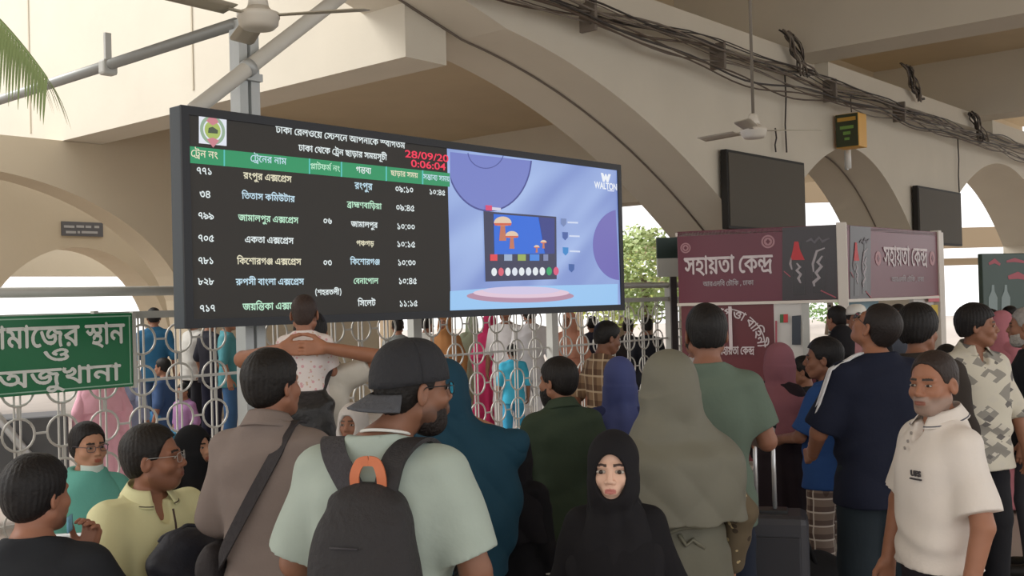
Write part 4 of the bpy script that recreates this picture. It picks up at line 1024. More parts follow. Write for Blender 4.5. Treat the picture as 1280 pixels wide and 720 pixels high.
far_beam('beam_far_canopy_3', 1150, 1262, 327, .3, 46)
# far platform shed: a long pale fascia on columns, open to the white sky
mb = MB(); SHED = mat('shed_paint', (150, 132, 108), .9)
mb.box(W(44, 26, 3.75), (52, .5, .75), Matrix.Rotation(UANG, 3, 'Z'))
struct('beam_far_shed', mb, SHED)
mb = MB(); mb.box(W(44, 26.2, 2.35), (52, .3, .5), Matrix.Rotation(UANG, 3, 'Z'))
struct('beam_far_rail', mb, SHED)
for k, u in enumerate((24, 34, 44, 54, 64)):
    mb = MB(); mb.box(W(u, 26.1, 1.75), (.5, .5, 3.5), Matrix.Rotation(UANG, 3, 'Z')); struct('column_far_%d' % (k + 1), mb, SHED)
# ------------------------------------------------------------------ departure board
RU = Matrix.Rotation(UANG, 3, 'Z')
VBD = 5.74
BDX = frame_m(W(0, VBD, 0), DU, (0, 0, 1))            # local x = u, local y = height, local z towards the hall
def bp(px, py): return on_v(px, py, VBD)
def emat(name, rgb, k=1.0):
    if name in MATS: return MATS[name]
    m = mat(name, rgb, .35, emit=k); b = m.node_tree.nodes['Principled BSDF']
    b.inputs['Base Color'].default_value = (.01, .01, .01, 1); return m
def on_board(name, contours, m, layer, parent, pix=True, depth=.001):
    cs = [[bp(*p) for p in c] for c in contours] if pix else contours
    return poly_mesh(cs, BDX @ Matrix.Translation((0, 0, .0015 * layer)), name, m, parent, depth=depth)
u0 = bp(228, 270)[0]; u1 = bp(777.5, 298)[0]
zt = (bp(229, 131)[1] + bp(777, 207)[1]) / 2; zb = (bp(229, 411)[1] + bp(777, 388)[1]) / 2
board = empty('departure_board', W((u0 + u1) / 2, VBD, zb), 0, 'long black electronic train departure board with timetable and advert', 'departure board')
def under(o, root):
    o.parent = root; o.matrix_parent_inverse = Matrix.Translation(root.location).inverted() if root.rotation_euler.z == 0 else (Matrix.Translation(root.location) @ Matrix.Rotation(root.rotation_euler.z, 4, 'Z')).inverted(); return o
mb = MB(); mb.box(W((u0 + u1) / 2, VBD + .062, (zt + zb) / 2), (u1 - u0, .12, zt - zb), RU, bev=.006)
under(mb.build('cabinet', mat('board_cabinet', (74, 82, 90), .55)), board)
mb = MB(); bz = .055
for c, sz in (((u0 + u1) / 2, zt - bz / 2), ((u0 + u1) / 2, zb + bz / 2)): mb.box(W(c, VBD - .004, sz), (u1 - u0, .016, bz), RU)
for c in (u0 + bz / 2, u1 - bz / 2): mb.box(W(c, VBD - .004, (zt + zb) / 2), (bz, .016, zt - zb - 2 * bz), RU)
under(mb.build('frame', mat('board_frame', (34, 38, 46), .5)), board)
um = bp(561.5, 300)[0]
tt = under(on_board('timetable_screen', [rect_c(u0 + bz, zb + bz, um, zt - bz)], mat('led_black', (74, 73, 72), .6, spec=.2), 0, board, False), board)
WHT = emat('led_white', (226, 236, 236), .95); GRN = emat('led_green', (22, 150, 96), .85); CYA = emat('led_cyan', (90, 205, 200), .8)
TINTS = [emat('led_white_warm', (232, 226, 196), .9), emat('led_white_cool', (196, 226, 240), .9), emat('led_white_mint', (190, 236, 206), .9), WHT]
def band(x):            # header band top and bottom at a pixel column
    k = (x - 230) / (562.0 - 230); return 182 + 34.5 * k, 203 + 30.5 * k
hdr = under(on_board('header_row', [[(230, band(230)[0]), (562, band(562)[0]), (562, band(562)[1]), (230, band(230)[1])]], GRN, 1, board), board)
hdr.parent = tt; hdr.matrix_parent_inverse = Matrix.Identity(4); tt_inv = None
def sub(o, parent):
    """make o, laid out in place coordinates, a child of a part that itself is laid out in place coordinates"""
    o.parent = parent; o.matrix_parent_inverse = parent.matrix_parent_inverse.inverted() @ Matrix.Translation(-parent.parent.location) if False else Matrix.Identity(4)
    return o
sub(hdr, tt)
for x in (231, 280, 386.5, 426.5, 482.5, 528): sub(on_board('divider', [[(x - .8, band(x)[0]), (x + .8, band(x)[0]), (x + .8, band(x)[1]), (x - .8, band(x)[1])]], CYA, 2, tt), tt)
def line(key, px, py, wpx, m, name='lettering', par=None, layer=2, bold=.0012, hk=None):
    a, z = bp(px - wpx / 2, py); b, _ = bp(px + wpx / 2, py); c, z = bp(px, py); w = b - a
    size = hk if hk else w / text_width(key)
    cs = bn_contours(key, (a + b) / 2, z - .3 * size, size, width=w)
    return sub(poly_mesh(cs, BDX @ Matrix.Translation((0, 0, .0015 * layer)), name, m, par or tt, bold=bold, depth=.001), par or tt)
line('welcome', 425, 172, 161, WHT); line('sched', 428, 191, 110, WHT)
for k, (x, y, w) in enumerate(((255, 193, 34), (335, 200, 45), (406, 209.5, 37), (454, 213, 19), (505, 218, 34), (545, 222.5, 33))): line('h%d' % (k + 1), x, y, w, TINTS[k % 4], bold=.0008)
NUM = [(255, 214), (256, 243), (257, 270), (257, 298), (257, 326), (257, 352), (259, 385.5)]
NAM = [(334, 222, 60), (335, 247, 66), (335, 274, 75), (336, 300.5, 61), (336, 327, 80), (337, 352.5, 85), (341, 383, 76)]
DES = [(454, 233, 22), (455, 257, 43), (455, 281, 33), (456, 304.5, 22), (456, 327.5, 37), (457, 351.5, 31), (458, 379, 22)]
TIM = [(505, 237), (506, 260), (507, 283.5), (507, 305.5), (508, 328.5), (509, 351.5), (510, 379.5)]
for k in range(7):
    line('n%d' % (k + 1), NUM[k][0], NUM[k][1], 14 if k == 1 else 20, WHT)
    line('t%d' % (k + 1), *NAM[k], TINTS[k % 4]); line('d%d' % (k + 1), *DES[k], TINTS[(k + 1) % 4])
    line('c%d' % (k + 1), TIM[k][0], TIM[k][1], 23, WHT)
line('e1', 546, 240.5, 20, WHT); line('p3', 409, 276.5, 11, WHT); line('p5', 409, 328.5, 11, WHT); line('p6', 410, 365.5, 34, WHT)
RED = emat('led_red', (238, 40, 78), 1.0)
for txt, x, y, w in (('28/09/20', 533, 192.5, 54), ('0:06:04', 535, 204.5, 43)):
    a, z = bp(x - w / 2, y); b, _ = bp(x + w / 2, y)
    o = latin_mesh(txt, BDX @ Matrix.Translation(((a + b) / 2, z, .003)), .076, 'clock_lettering', RED, depth=.001, bold=.0009)
    xs = [v.co for v in o.data.vertices]; ww = max((v - xs[0]).dot(DU) for v in xs) - min((v - xs[0]).dot(DU) for v in xs)
    o.data.transform(BDX @ Matrix.Translation(((a + b) / 2, z, 0)) @ Matrix.Diagonal(((b - a) / ww, 1, 1, 1)) @ (BDX @ Matrix.Translation(((a + b) / 2, z, 0))).inverted()); sub(o, tt)
# railway emblem
em = sub(on_board('emblem', [[(248.5, 142.5), (283, 147), (283, 182.5), (248.5, 179)]], emat('led_paper', (226, 230, 240), .95), 1, tt), tt)
cx, cz = bp(265.5, 163); rr = .093
def ringc(r0, r1, n=40): return [[(cx + r0 * math.cos(2 * PI * k / n), cz + r0 * math.sin(2 * PI * k / n)) for k in range(n)], [(cx + r1 * math.cos(2 * PI * k / n), cz + r1 * math.sin(2 * PI * k / n)) for k in range(n)]]
sub(on_board('emblem_ring', ringc(.09, .068), emat('led_grey_green', (150, 176, 148), .9), 2, tt, False), tt)
sub(on_board('emblem_field', [disc_c(cx, cz, .058)], emat('led_lime', (170, 190, 96), .9), 2, tt, False), tt)
sub(on_board('emblem_crown', [[(cx - .045, cz + .055), (cx, cz + .108), (cx + .045, cz + .055), (cx, cz + .03)]], emat('led_rose', (206, 130, 140), .9), 3, tt, False), tt)
sub(on_board('emblem_base', [[(cx - .045, cz - .06), (cx, cz - .108), (cx + .045, cz - .06), (cx, cz - .045)]], emat('led_rose', (206, 130, 140), .9), 3, tt, False), tt)
sub(on_board('emblem_engine', [[(cx - .036, cz - .02), (cx - .03, cz + .012), (cx - .002, cz + .022), (cx + .036, cz + .004), (cx + .034, cz - .018)]], emat('led_darkgreen', (70, 84, 62), .8), 4, tt, False), tt)
# the advert half of the screen
adm = bpy.data.materials.new('advert_backdrop'); adm.use_nodes = True
nt = adm.node_tree; b = nt.nodes['Principled BSDF']; b.inputs['Base Color'].default_value = (.01, .01, .01, 1); b.inputs['Roughness'].default_value = .3
tc = nt.nodes.new('ShaderNodeTexCoord'); mp = nt.nodes.new('ShaderNodeMapping'); mp.inputs['Rotation'].default_value = (0, 0, 0)
wv = nt.nodes.new('ShaderNodeTexNoise'); wv.inputs['Scale'].default_value = 1.0; wv.inputs['Detail'].default_value = 1
cr = nt.nodes.new('ShaderNodeValToRGB')
cr.color_ramp.elements[0].position = .3; cr.color_ramp.elements[0].color = srgb((106, 128, 196)) + (1,)
cr.color_ramp.elements[1].position = .72; cr.color_ramp.elements[1].color = srgb((164, 188, 234)) + (1,)
# streaks run across the screen on a slant: compress the noise along one slanted axis of the board
sx_ = nt.nodes.new('ShaderNodeVectorMath'); sx_.operation = 'DOT_PRODUCT'; d1 = (DU * .82 + Vector((0, 0, .57))); sx_.inputs[1].default_value = tuple(Vector((DU.x * .57, DU.y * .57, -.82)) * 2.6)
sy_ = nt.nodes.new('ShaderNodeVectorMath'); sy_.operation = 'DOT_PRODUCT'; sy_.inputs[1].default_value = tuple(Vector((DU.x * .82, DU.y * .82, .57)) * .5)
cb = nt.nodes.new('ShaderNodeCombineXYZ')
for a_ in (sx_, sy_): nt.links.new(tc.outputs['Object'], a_.inputs[0])
nt.links.new(sx_.outputs['Value'], cb.inputs[0]); nt.links.new(sy_.outputs['Value'], cb.inputs[1]); nt.links.new(cb.outputs[0], wv.inputs['Vector'])
nt.links.new(wv.outputs['Fac'], cr.inputs[0]); nt.links.new(cr.outputs[0], b.inputs['Emission Color']); b.inputs['Emission Strength'].default_value = .95
ad = under(on_board('advert_screen', [rect_c(um, zb + bz, u1 - bz * .5, zt - bz)], adm, 0, board, False), board)
def adp(name, c, rgb, layer, k=.95, pix=True): return sub(on_board(name, c, emat('ad_%02x%02x%02x' % rgb, rgb, k), layer, ad, pix), ad)
def clipx(c, x0=562.0, y0=None): return [(max(x0, x), y) for x, y in c]
def arc_px(cx_, cy_, rx, ry, a0, a1, n=30): return [(cx_ + rx * math.cos(math.radians(a0 + (a1 - a0) * k / n)), cy_ + ry * math.sin(math.radians(a0 + (a1 - a0) * k / n))) for k in range(n + 1)]
def topy(x): return 188 + (x - 562) * .128
big = [p for p in arc_px(611, 196, 53, 68, -4, 176)]; big = [(max(562.5, x), max(y, topy(x) + 0)) for x, y in big]
adp('backdrop_disc', [big + [(562.5, 190)]], (112, 124, 196), 1)
adp('backdrop_disc_edge', [[(max(562.5, x), max(y, topy(x))) for x, y in arc_px(611, 196, 53.6, 68.6, -4, 176)] + [(max(562.5, x), max(y, topy(x))) for x, y in arc_px(611, 196, 52, 66.5, 176, -4)]], (62, 70, 140), 2)
adp('backdrop_small_disc_edge', [arc_px(607, 189, 23, 22, 12, 174) + arc_px(607, 189, 22, 20.8, 174, 12)], (72, 82, 150), 2)
adp('backdrop_purple', [arc_px(774, 306, 33, 44, 90, 262)], (106, 100, 178), 1)
adp('backdrop_floor', [[(562.5, 364), (640, 358), (772, 355), (772, 387), (562.5, 391)]], (150, 196, 240), 1)
adp('podium', [disc_c(650, 370, 67, 36, 8.2)], (176, 136, 160), 2); adp('podium_top', [disc_c(651, 366, 60, 36, 6.6)], (222, 196, 214), 3); adp('podium_inner', [disc_c(651, 363, 48, 36, 5)], (206, 196, 226), 4)
adp('television', [[(603.5, 264), (694.5, 271), (695, 349), (606, 352)]], (44, 46, 78), 5)
adp('television_sea', [[(616, 267.5), (692, 273), (692, 317), (617, 318)]], (20, 100, 214), 6)
adp('television_sea_deep', [[(672, 271.5), (692, 273), (692, 317), (680, 317)]], (36, 50, 130), 7)
for x, y, r in ((627, 279, 11), (638.5, 295, 8), (669.5, 309, 3.4), (678, 303, 3.8)):
    adp('jellyfish_cap', [arc_px(x, y, r, r * .75, 180, 360) + [(x + r * .6, y + r * .3), (x - r * .6, y + r * .3)]], (222, 196, 170), 8)
    adp('jellyfish_stripe', [[(x - r, y), (x + r, y), (x + r * .9, y + r * .28), (x - r * .9, y + r * .28)]], (206, 90, 60), 9)
    adp('jellyfish_stem', [[(x - r * .25, y + r * .3), (x + r * .25, y + r * .3), (x + r * .4, y + r * 2), (x - r * .4, y + r * 2)]], (190, 110, 80), 8)
for k in range(10):
    rgb = [(226, 232, 236), (214, 90, 110), (226, 232, 236), (220, 226, 236), (226, 232, 236), (220, 226, 236), (226, 232, 236), (226, 232, 236), (30, 160, 96), (214, 80, 120)][k]
    adp('app_icon', [disc_c(616.5 + 8.6 * k, 340 - .12 * k, 3.4, 14, 5.2)], rgb, 7)
for x, w, rgb in ((616, 9, (220, 60, 70)), (634, 10, (150, 170, 200)), (651, 10, (150, 170, 80)), (667, 12, (60, 130, 220)), (681, 6, (120, 130, 170))):
    adp('app_tile', [[(x - w / 2, 318), (x + w / 2, 318), (x + w / 2, 326), (x - w / 2, 326)]], rgb, 7)
for k, (x, y) in enumerate(((610, 260),)):
    adp('badge', [[(606, 256.5), (614, 257), (614, 263.5), (606, 263)]], (214, 60, 110), 6); adp('badge_text', [[(614, 259), (625, 260), (625, 263.6), (614, 262.8)]], (206, 206, 226), 6)
for x, y, rgb in ((704, 278, (110, 130, 180)), (706, 295, (60, 90, 160)), (706.5, 314, (40, 130, 200)), (714, 335, (50, 90, 160))):
    adp('feature_icon', [[(x - 3.5, y - 5), (x + 3.5, y - 4.6), (x + 3.2, y + 2), (x, y + 5.5), (x - 3.2, y + 2)]], rgb, 3)
    if y < 330: adp('feature_text', [[(x + 5, y - 1), (x + 18, y - .5), (x + 18, y + 1.5), (x + 5, y + 1)]], (206, 216, 240), 3)
lg = adp('logo_mark', [[(750.5, 216), (753.5, 216.4), (755, 221), (756, 217.5), (757.5, 217.7), (758.5, 221.5), (760, 217.5), (763, 218), (760, 228), (757.8, 227.7), (756.5, 223.5), (755.2, 227.4), (753, 227)]], (236, 240, 246), 3)
a, z = bp(757, 233); o = latin_mesh('WALTON', BDX @ Matrix.Translation((a, z, .0045)), .085, 'logo_lettering', emat('ad_ecf0f6', (236, 240, 246)), depth=.001, bold=.002, sx=.95); sub(o, ad)
adp('logo_underline', [[(759, 237.5), (767, 238), (767, 239.6), (759, 239)]], (206, 216, 240), 3)
# everything on the board was laid out in the place; move it under the board's own origin
def settle(root):
    """children laid out in place coordinates become children of the root, unmoved"""
    bpy.context.view_layer.update()
    inv = (Matrix.Translation(root.location) @ Matrix.Rotation(root.rotation_euler.z, 4, 'Z')).inverted()
    def walk(o):
        if o.type == 'MESH':
            o.data.transform(inv)
        o.matrix_parent_inverse = Matrix.Identity(4)
        for c in o.children: walk(c)
    for c in root.children: walk(c)
for o in board.children: o.matrix_parent_inverse = Matrix.Identity(4)
settle(board)
# ------------------------------------------------------------------ post, pipes
STEEL = mat('galvanised_steel', (182, 186, 186), .45, .25, noise=.1, nscale=8)
GREYP = mat('grey_paint_steel', (184, 185, 180), .5, .0, noise=.1, nscale=6)
PIPE = mat('white_painted_pipe', (206, 204, 196), .5, noise=.06, nscale=5)
VP_ = 6.06
up, zp = on_v(304, 28, VP_)
post = empty('steel_post', W(up, VP_, 0), UANG, 'tall galvanised steel post behind the left end of departure board', 'post')
def lmb(): return MB()
mb = MB(); mb.box((-.045, 0, zp / 2), (.065, .11, zp)); mb.box((.045, 0, zp / 2), (.07, .12, zp - .01)); mb.build('channel', STEEL, post)
mb = MB(); mb.box((0, 0, .01), (.24, .24, .02)); mb.build('base_plate', STEEL, post)
mb = MB(); mb.box((.01, -.075, on_v(304, 98, VP_)[1]), (.15, .03, .05)); mb.build('clamp', STEEL, post)
pr = empty('pipe_rail', W(up, VP_, zp), UANG, 'long grey pipe running back from steel post beside cream beam', 'pipe')
mb = MB(); mb.tube([(-.06, 0, -.02), (-.06, 7.5, -.02)], .042, 12); mb.build('pipe', mat('grey_pipe', (150, 152, 150), .45, .3), pr)
for y in (1.7, 4.6):
    mb = MB(); mb.box((-.06, y, -.04), (.12, .1, .12), bev=.02); mb.box((-.06, y, .12), (.05, .03, .22)); mb.build('pipe_clip', GREYP, pr)
a0 = on_v(243, 137, VP_ - .1); a1 = on_v(398, 17, VP_ - .1)
br = empty('brace_pipe', W(a0[0], VP_ - .1, a0[1]), UANG, 'white slanting pipe crossing in front of the steel post', 'pipe')
mb = MB(); mb.tube([(-.03, .0, -.03), (0, 0, 0), (a1[0] - a0[0], 0, a1[1] - a0[1]), (1.25 * (a1[0] - a0[0]), .0, 1.25 * (a1[1] - a0[1]))], .052, 14); mb.build('pipe', PIPE, br)
q = .5; mb = MB(); mb.tube([((a1[0] - a0[0]) * .39, 0, (a1[1] - a0[1]) * .39), ((a1[0] - a0[0]) * .43, 0, (a1[1] - a0[1]) * .43)], .06, 14); mb.build('collar', STEEL, br)
# ------------------------------------------------------------------ ceiling fans
def fan(loc, top, rot, label, col=(206, 200, 188), span=.62):
    t = empty('ceiling_fan', loc, rot, label, 'fan', 'ceiling fans')
    body = mat('fan_cream', col, .4); bl = mat('fan_blade', (176, 168, 150), .45)
    mb = MB(); mb.lathe([(.03, -.075), (.085, -.072), (.108, -.05), (.112, -.02), (.118, -.012), (.118, .012), (.1, .02), (.075, .03), (.06, .05)], n=28); mb.build('motor_housing', body, t)
    mb = MB(); mb.lathe([(.06, .045), (.052, .09), (.04, .14), (.028, .15)], n=20); mb.build('lower_cup', body, t)
    mb = MB(); mb.tube([(0, 0, .14), (0, 0, top - loc[2] - .08)], .014, 10); mb.build('rod', mat('fan_rod', (120, 112, 100), .5), t)
    mb = MB(); mb.lathe([(.02, top - loc[2] - .16), (.05, top - loc[2] - .12), (.065, top - loc[2])], n=20); mb.build('ceiling_cup', body, t)
    for k in range(3):
        a = 2 * PI * k / 3; M = Matrix.Rotation(a, 3, 'Z'); mb = MB()
        mb.box(M @ Vector((.15, 0, .0)), (.12, .035, .008), M)
        def fn(u, v): 
            w = .062 + .012 * u; return M @ Vector((.19 + (span - .19) * u, (v - .5) * 2 * w * (1 if u < .93 else .8), .012 * (v - .5) * 2 + .003))
        mb.grid(fn, 8, 3, thick=.006); mb.build('blade', bl, t)
    return t
pf = at(323, 20, 5.9); fan((pf.x, pf.y, pf.z), 5.3, -.12, 'cream ceiling fan at the top, above the departure board')
pf = at(942, 163, 9.6); fan((pf.x, pf.y, pf.z), 6.55, math.radians(8), 'white ceiling fan on a long rod before the arched wall', (214, 208, 196))
# ------------------------------------------------------------------ fence of rings
VF = 6.83; FST = mat('fence_metal', (192, 190, 184), .4, .15, noise=.08, nscale=10)
def u_at(px, v=VF): return on_v(px, 400, v)[0]
PU = [u_at(-420), u_at(-90), u_at(308), u_at(518), u_at(690), u_at(838), u_at(962)]
RT, RB = 1.91, 1.745
SP = .29
FL = ['fence bay of silver rings at the far left, before the green sign post', 'fence bay of silver rings carrying the green sign', 'fence bay of silver rings under the left half of the departure board',
      'fence bay of silver rings under the middle of the departure board', 'fence bay of silver rings right of the board, beside the maroon booth', 'fence bay of silver rings hidden mostly behind the maroon booth']
for k in range(1, 6):
    a, b = PU[k], PU[k + 1]; L = b - a - .056
    t = empty('ring_fence', W(a, VF, 0), UANG, FL[k], 'fence', 'ring fence bays')
    mb = MB(); mb.tube([(0, 0, RT), (L, 0, RT)], .034, 10); mb.build('top_rail', GREYP, t)
    mb = MB(); mb.box((L / 2, 0, RB), (L, .05, .05)); mb.build('lower_rail', GREYP, t)
    mb = MB(); mb.box((L / 2, 0, .05), (L, .05, .05)); mb.build('bottom_rail', GREYP, t)
    mb = MB(); mb.box((0, 0, RT / 2), (.1, .08, RT)); mb.build('post', GREYP, t)
    mb = MB(); n = max(2, int(L / SP)); x0 = (L - (n - 1) * SP) / 2
    for i in range(n):
        x = x0 + i * SP
        for j in range(6):
            z = 1.57 - .285 * j
            mb.tube([(x + .104 * math.cos(2 * PI * q / 18), 0, z + .104 * math.sin(2 * PI * q / 18)) for q in range(18)], .0085, 6, closed=True)
            mb.box((x, 0, z + .1425), (.014, .012, .08)); 
            if i < n - 1: mb.box((x + SP / 2, 0, z), (SP - .205, .012, .014))
        mb.box((x + .02, .012, .85), (.011, .01, 1.74)); mb.box((x - .02, .012, .85), (.011, .01, 1.74))
    for z in (1.285, .43): mb.box((L / 2, .014, z), (L, .012, .02))
    mb.build('ring_grille', FST, t)
# ------------------------------------------------------------------ green sign on the fence
VG = VF - .09
ga, gz0 = on_v(-75, 396, VG); gb, gz1 = on_v(165, 391, VG); _, gz2 = on_v(165, 483, VG); _, gz3 = on_v(0, 495, VG)
GT, GB = gz1, gz2
sg = empty('hanging_sign', W(ga, VG, GB), 0, 'green hanging sign with white Bengali lettering on the ring fence', 'sign')
def sl(o): o.parent = sg; return o
mb = MB(); mb.box(W((ga + gb) / 2, VG + .012, (GT + GB) / 2), (gb - ga, .024, GT - GB), RU, bev=.004); sl(mb.build('panel', mat('sign_green', (22, 112, 68), .35)))
mb = MB()
for z in (GT - .02, GB + .02): mb.box(W((ga + gb) / 2, VG - .003, z), (gb - ga - .02, .004, .008), RU)
mb.box(W(gb - .022, VG - .003, (GT + GB) / 2), (.008, .004, GT - GB - .04), RU); sl(mb.build('border_line', mat('sign_border', (150, 190, 166), .4)))
mb = MB(); mb.box(W(gb + .012, VG + .012, (GT + GB) / 2), (.024, .04, GT - GB + .02), RU); sl(mb.build('edge_strip', FST))
GX = frame_m(W(0, VG, 0), DU, (0, 0, 1)); SW = mat('sign_white', (222, 226, 220), .5)
def gp(x, y): return on_v(x, y, VG)
# first line runs off the left of the photograph, its last letters end at x = 155
for key, xl, xr, yb, size in (('prayer1', -24, 155, 428.5, .205), ('prayer2', 53, 88, 450.5, .125), ('prayer3', -4, 150, 474.5, .165)):
    a, z = gp(xr, yb); a2, _ = gp(xl, yb)
    cs = bn_contours(key, a, z, size, width=a - a2, align='R')
    sl(poly_mesh(cs, GX @ Matrix.Translation((0, 0, .004)), 'lettering', SW, sg, bold=.004, depth=.004))
for u in (ga + .3, gb - .25):
    mb = MB(); mb.box(W(u, VG + .04, GT - .02), (.03, .05, .08), RU); sl(mb.build('hanger', FST))
settle(sg)
# small grey notice on the inner wall
V3s = V3 - .03
na, nz0 = on_v(77, 276.5, V3s); nb, nz1 = on_v(129, 296, V3s)
ns = empty('wall_notice', W(na, V3s, nz1), 0, 'small dark grey notice with two pale lines on far wall', 'sign')
mb = MB(); mb.box(W((na + nb) / 2, V3s + .012, (nz0 + nz1) / 2), (nb - na, .03, nz0 - nz1), RU); mb.build('panel', mat('notice_grey', (92, 92, 96), .5), ns)
mb = MB(); 
for (x0, x1, y) in ((80, 93, 283), (95.5, 105, 283), (107, 114, 283.4), (118, 124, 283.6), (82.5, 95, 290), (97, 100, 290.2), (102, 122, 290.2)):
    p0, z = on_v(x0, y, V3s - .006); p1, _ = on_v(x1, y, V3s - .006); mb.box(W((p0 + p1) / 2, V3s - .006, z), (p1 - p0, .006, .045), RU)
mb.build('lettering', mat('notice_text', (168, 168, 168), .6), ns); settle(ns)
# ------------------------------------------------------------------ cables along the ledge
rng = random.Random(5)
CBL = [mat('cable_black', (58, 52, 48), .6), mat('cable_grey', (112, 102, 92), .6), mat('cable_brown', (88, 74, 62), .6)]
cbn = empty('cable_bundle', W(6.0, VW - .28, 4.9), UANG, 'thick bundle of sagging dark cables along the arched wall ledge', 'cables')
for i in range(13):
    mb = MB(); pts = []; r = rng.uniform(.006, .015); o_ = rng.uniform(-.17, .14); ph = rng.uniform(0, 6)
    for k in range(64):
        u = 6.2 + k * .37
        sag = .05 * math.sin(u * .8 + ph) + .035 * math.sin(u * 2.1 + ph * 2)
        pts.append((u - 6.0, .05 * math.sin(u + ph) - .01 - (0.03 if i % 2 else 0), o_ * (1.0 + .35 * math.sin(u * .55)) + sag - .004 * u))
    mb.tube(pts, r, 6); mb.build('cable', CBL[i % 3], cbn)
for k, u in enumerate((9.4, 12.2, 15.6, 18.4)):
    mb = MB(); mb.box((u - 6.0, .04, -.03), (.05, .22, .34), bev=.01); mb.build('cable_clip', CBL[1], cbn)
def coil(u, z, label):
    t = empty('cable_coil', W(u, VW - .3, z), UANG, label, 'cables', 'loose cable coils on the ledge')
    for i in range(10):
        mb = MB(); a = rng.uniform(.55, .95); o_ = rng.uniform(-.12, .12); q_ = rng.uniform(-.06, .06); pts = [(a * (k / 12 - .3) + o_, -.05 + q_ + .03 * math.sin(k + i), .24 * math.cos(PI * k / 12) + .04 * math.sin(.7 * k + i)) for k in range(13)]
        mb.tube(pts, .014, 5); mb.build('cable', CBL[i % 2], t)
coil(14.1, 5.2, 'tangle of black cables on the ledge above the ceiling fan'); coil(22.2, 5.0, 'tangle of dark cables on ledge at the far right'); coil(18.6, 5.42, 'small dark tangle of wires on the ledge above yellow box')
def drop(px, y0, y1, label, r=.012):
    ua, za = on_v(px, y0, VW - .06); _, zb_ = on_v(px, y1, VW - .06)
    mb = MB(); mb.tube([(0, 0, za - zb_), (.03, 0, (za - zb_) * .6), (-.02, 0, (za - zb_) * .3), (0, 0, 0)], r, 6)
    o = mb.build('hanging_cable', CBL[0]); o.location = W(ua, VW - .06, zb_); o.rotation_euler.z = UANG
    tag(o, label, 'cable', 'cables hanging down the wall'); return o
drop(980, 75, 190, 'dark cable hanging down the wall behind the ceiling fan'); drop(969, 160, 190, 'short dark wire hanging above the black screen'); drop(1197, 172, 240, 'thin dark cable hanging at the right of second black screen')
drop(1063, 95, 140, 'dark cable dropping to the yellow box', .009)
# a crack-dark conduit on the underside of the great arch
mb = MB(); mb.tube([W(u, VW + .62, arch_h(u) - .012) for u in [7.2 + .12 * k for k in range(52)]], .013, 6)
struct('trim_conduit_1', mb, CBL[1])
mb = MB(); mb.tube([W(u, VW + .62, arch_h(u) - .012) for u in [16.95 + .12 * k for k in range(21)]], .013, 6)
struct('trim_conduit_2', mb, CBL[1])
# ------------------------------------------------------------------ screens on the wall, yellow box, lamp tube
def wall_tv(pxa, pxb, pyt, label, h=1.06):
    v = VW - .14; a, z1 = on_v(pxa, pyt, v); b, _ = on_v(pxb, pyt, v)
    t = empty('wall_screen', W(a, v, z1 - h), UANG, label, 'screen', 'dark wall screens')
    L = b - a
    mb = MB(); mb.box((L / 2, .05, h / 2), (L, .1, h), bev=.012); mb.build('casing', mat('screen_casing', (44, 42, 40), .6, spec=.2), t)
    mb = MB(); mb.box((L / 2, -.004, h / 2), (L - .08, .01, h - .08)); mb.build('display', mat('screen_dark', (88, 83, 75), .65, spec=.15), t)
    mb = MB(); mb.box((L / 2, .11, h / 2), (.4, .06, .3)); mb.build('wall_bracket', STEEL, t)
wall_tv(908, 1005, 186, 'dark switched-off screen on the wall between the two arches'); wall_tv(1147, 1201, 231.5, 'dark switched-off screen further right, above the booth end')
v = VW - .02; a, zt_ = on_v(1072, 140, v - .4); _, zb_ = on_v(1072, 182, v - .4)
yb = empty('sign_box', W(a, v, zb_), UANG, 'yellow box sign with dark green face on the arched wall', 'sign')
hh = zt_ - zb_
mb = MB(); mb.box((.16, -.22, hh / 2), (.32, .38, hh), bev=.012); mb.build('case', mat('box_yellow', (214, 160, 52), .45), yb)
mb = MB(); mb.box((-.006, -.22, hh / 2), (.012, .36, hh - .02)); mb.build('face_panel', mat('box_face', (52, 58, 36), .4), yb)
mb = MB(); mb.box((-.014, -.22, hh - .09), (.006, .3, .06)); mb.build('title_strip', mat('box_title', (196, 150, 60), .5), yb)
mb = MB(); mb.box((-.014, -.22, hh - .22), (.006, .22, .05)); mb.box((-.014, -.22, hh - .31), (.006, .12, .05)); mb.box((-.014, -.22, hh - .4), (.006, .08, .04)); mb.build('green_text', mat('box_green', (110, 150, 70), .5), yb)
a, z1 = on_v(1060, 182, VW - .05); _, z2 = on_v(1060, 212, VW - .05)
tl = empty('tube_lamp', W(a, VW - .05, z2), UANG, 'short white lamp tube under the yellow box', 'lamp')
mb = MB(); mb.tube([(0, 0, .02), (0, 0, z1 - z2 - .02)], .045, 12); mb.build('tube', mat('tube_white', (226, 226, 222), .4), tl)
mb = MB(); mb.box((0, .035, (z1 - z2) / 2), (.06, .04, z1 - z2)); mb.build('holder', STEEL, tl)
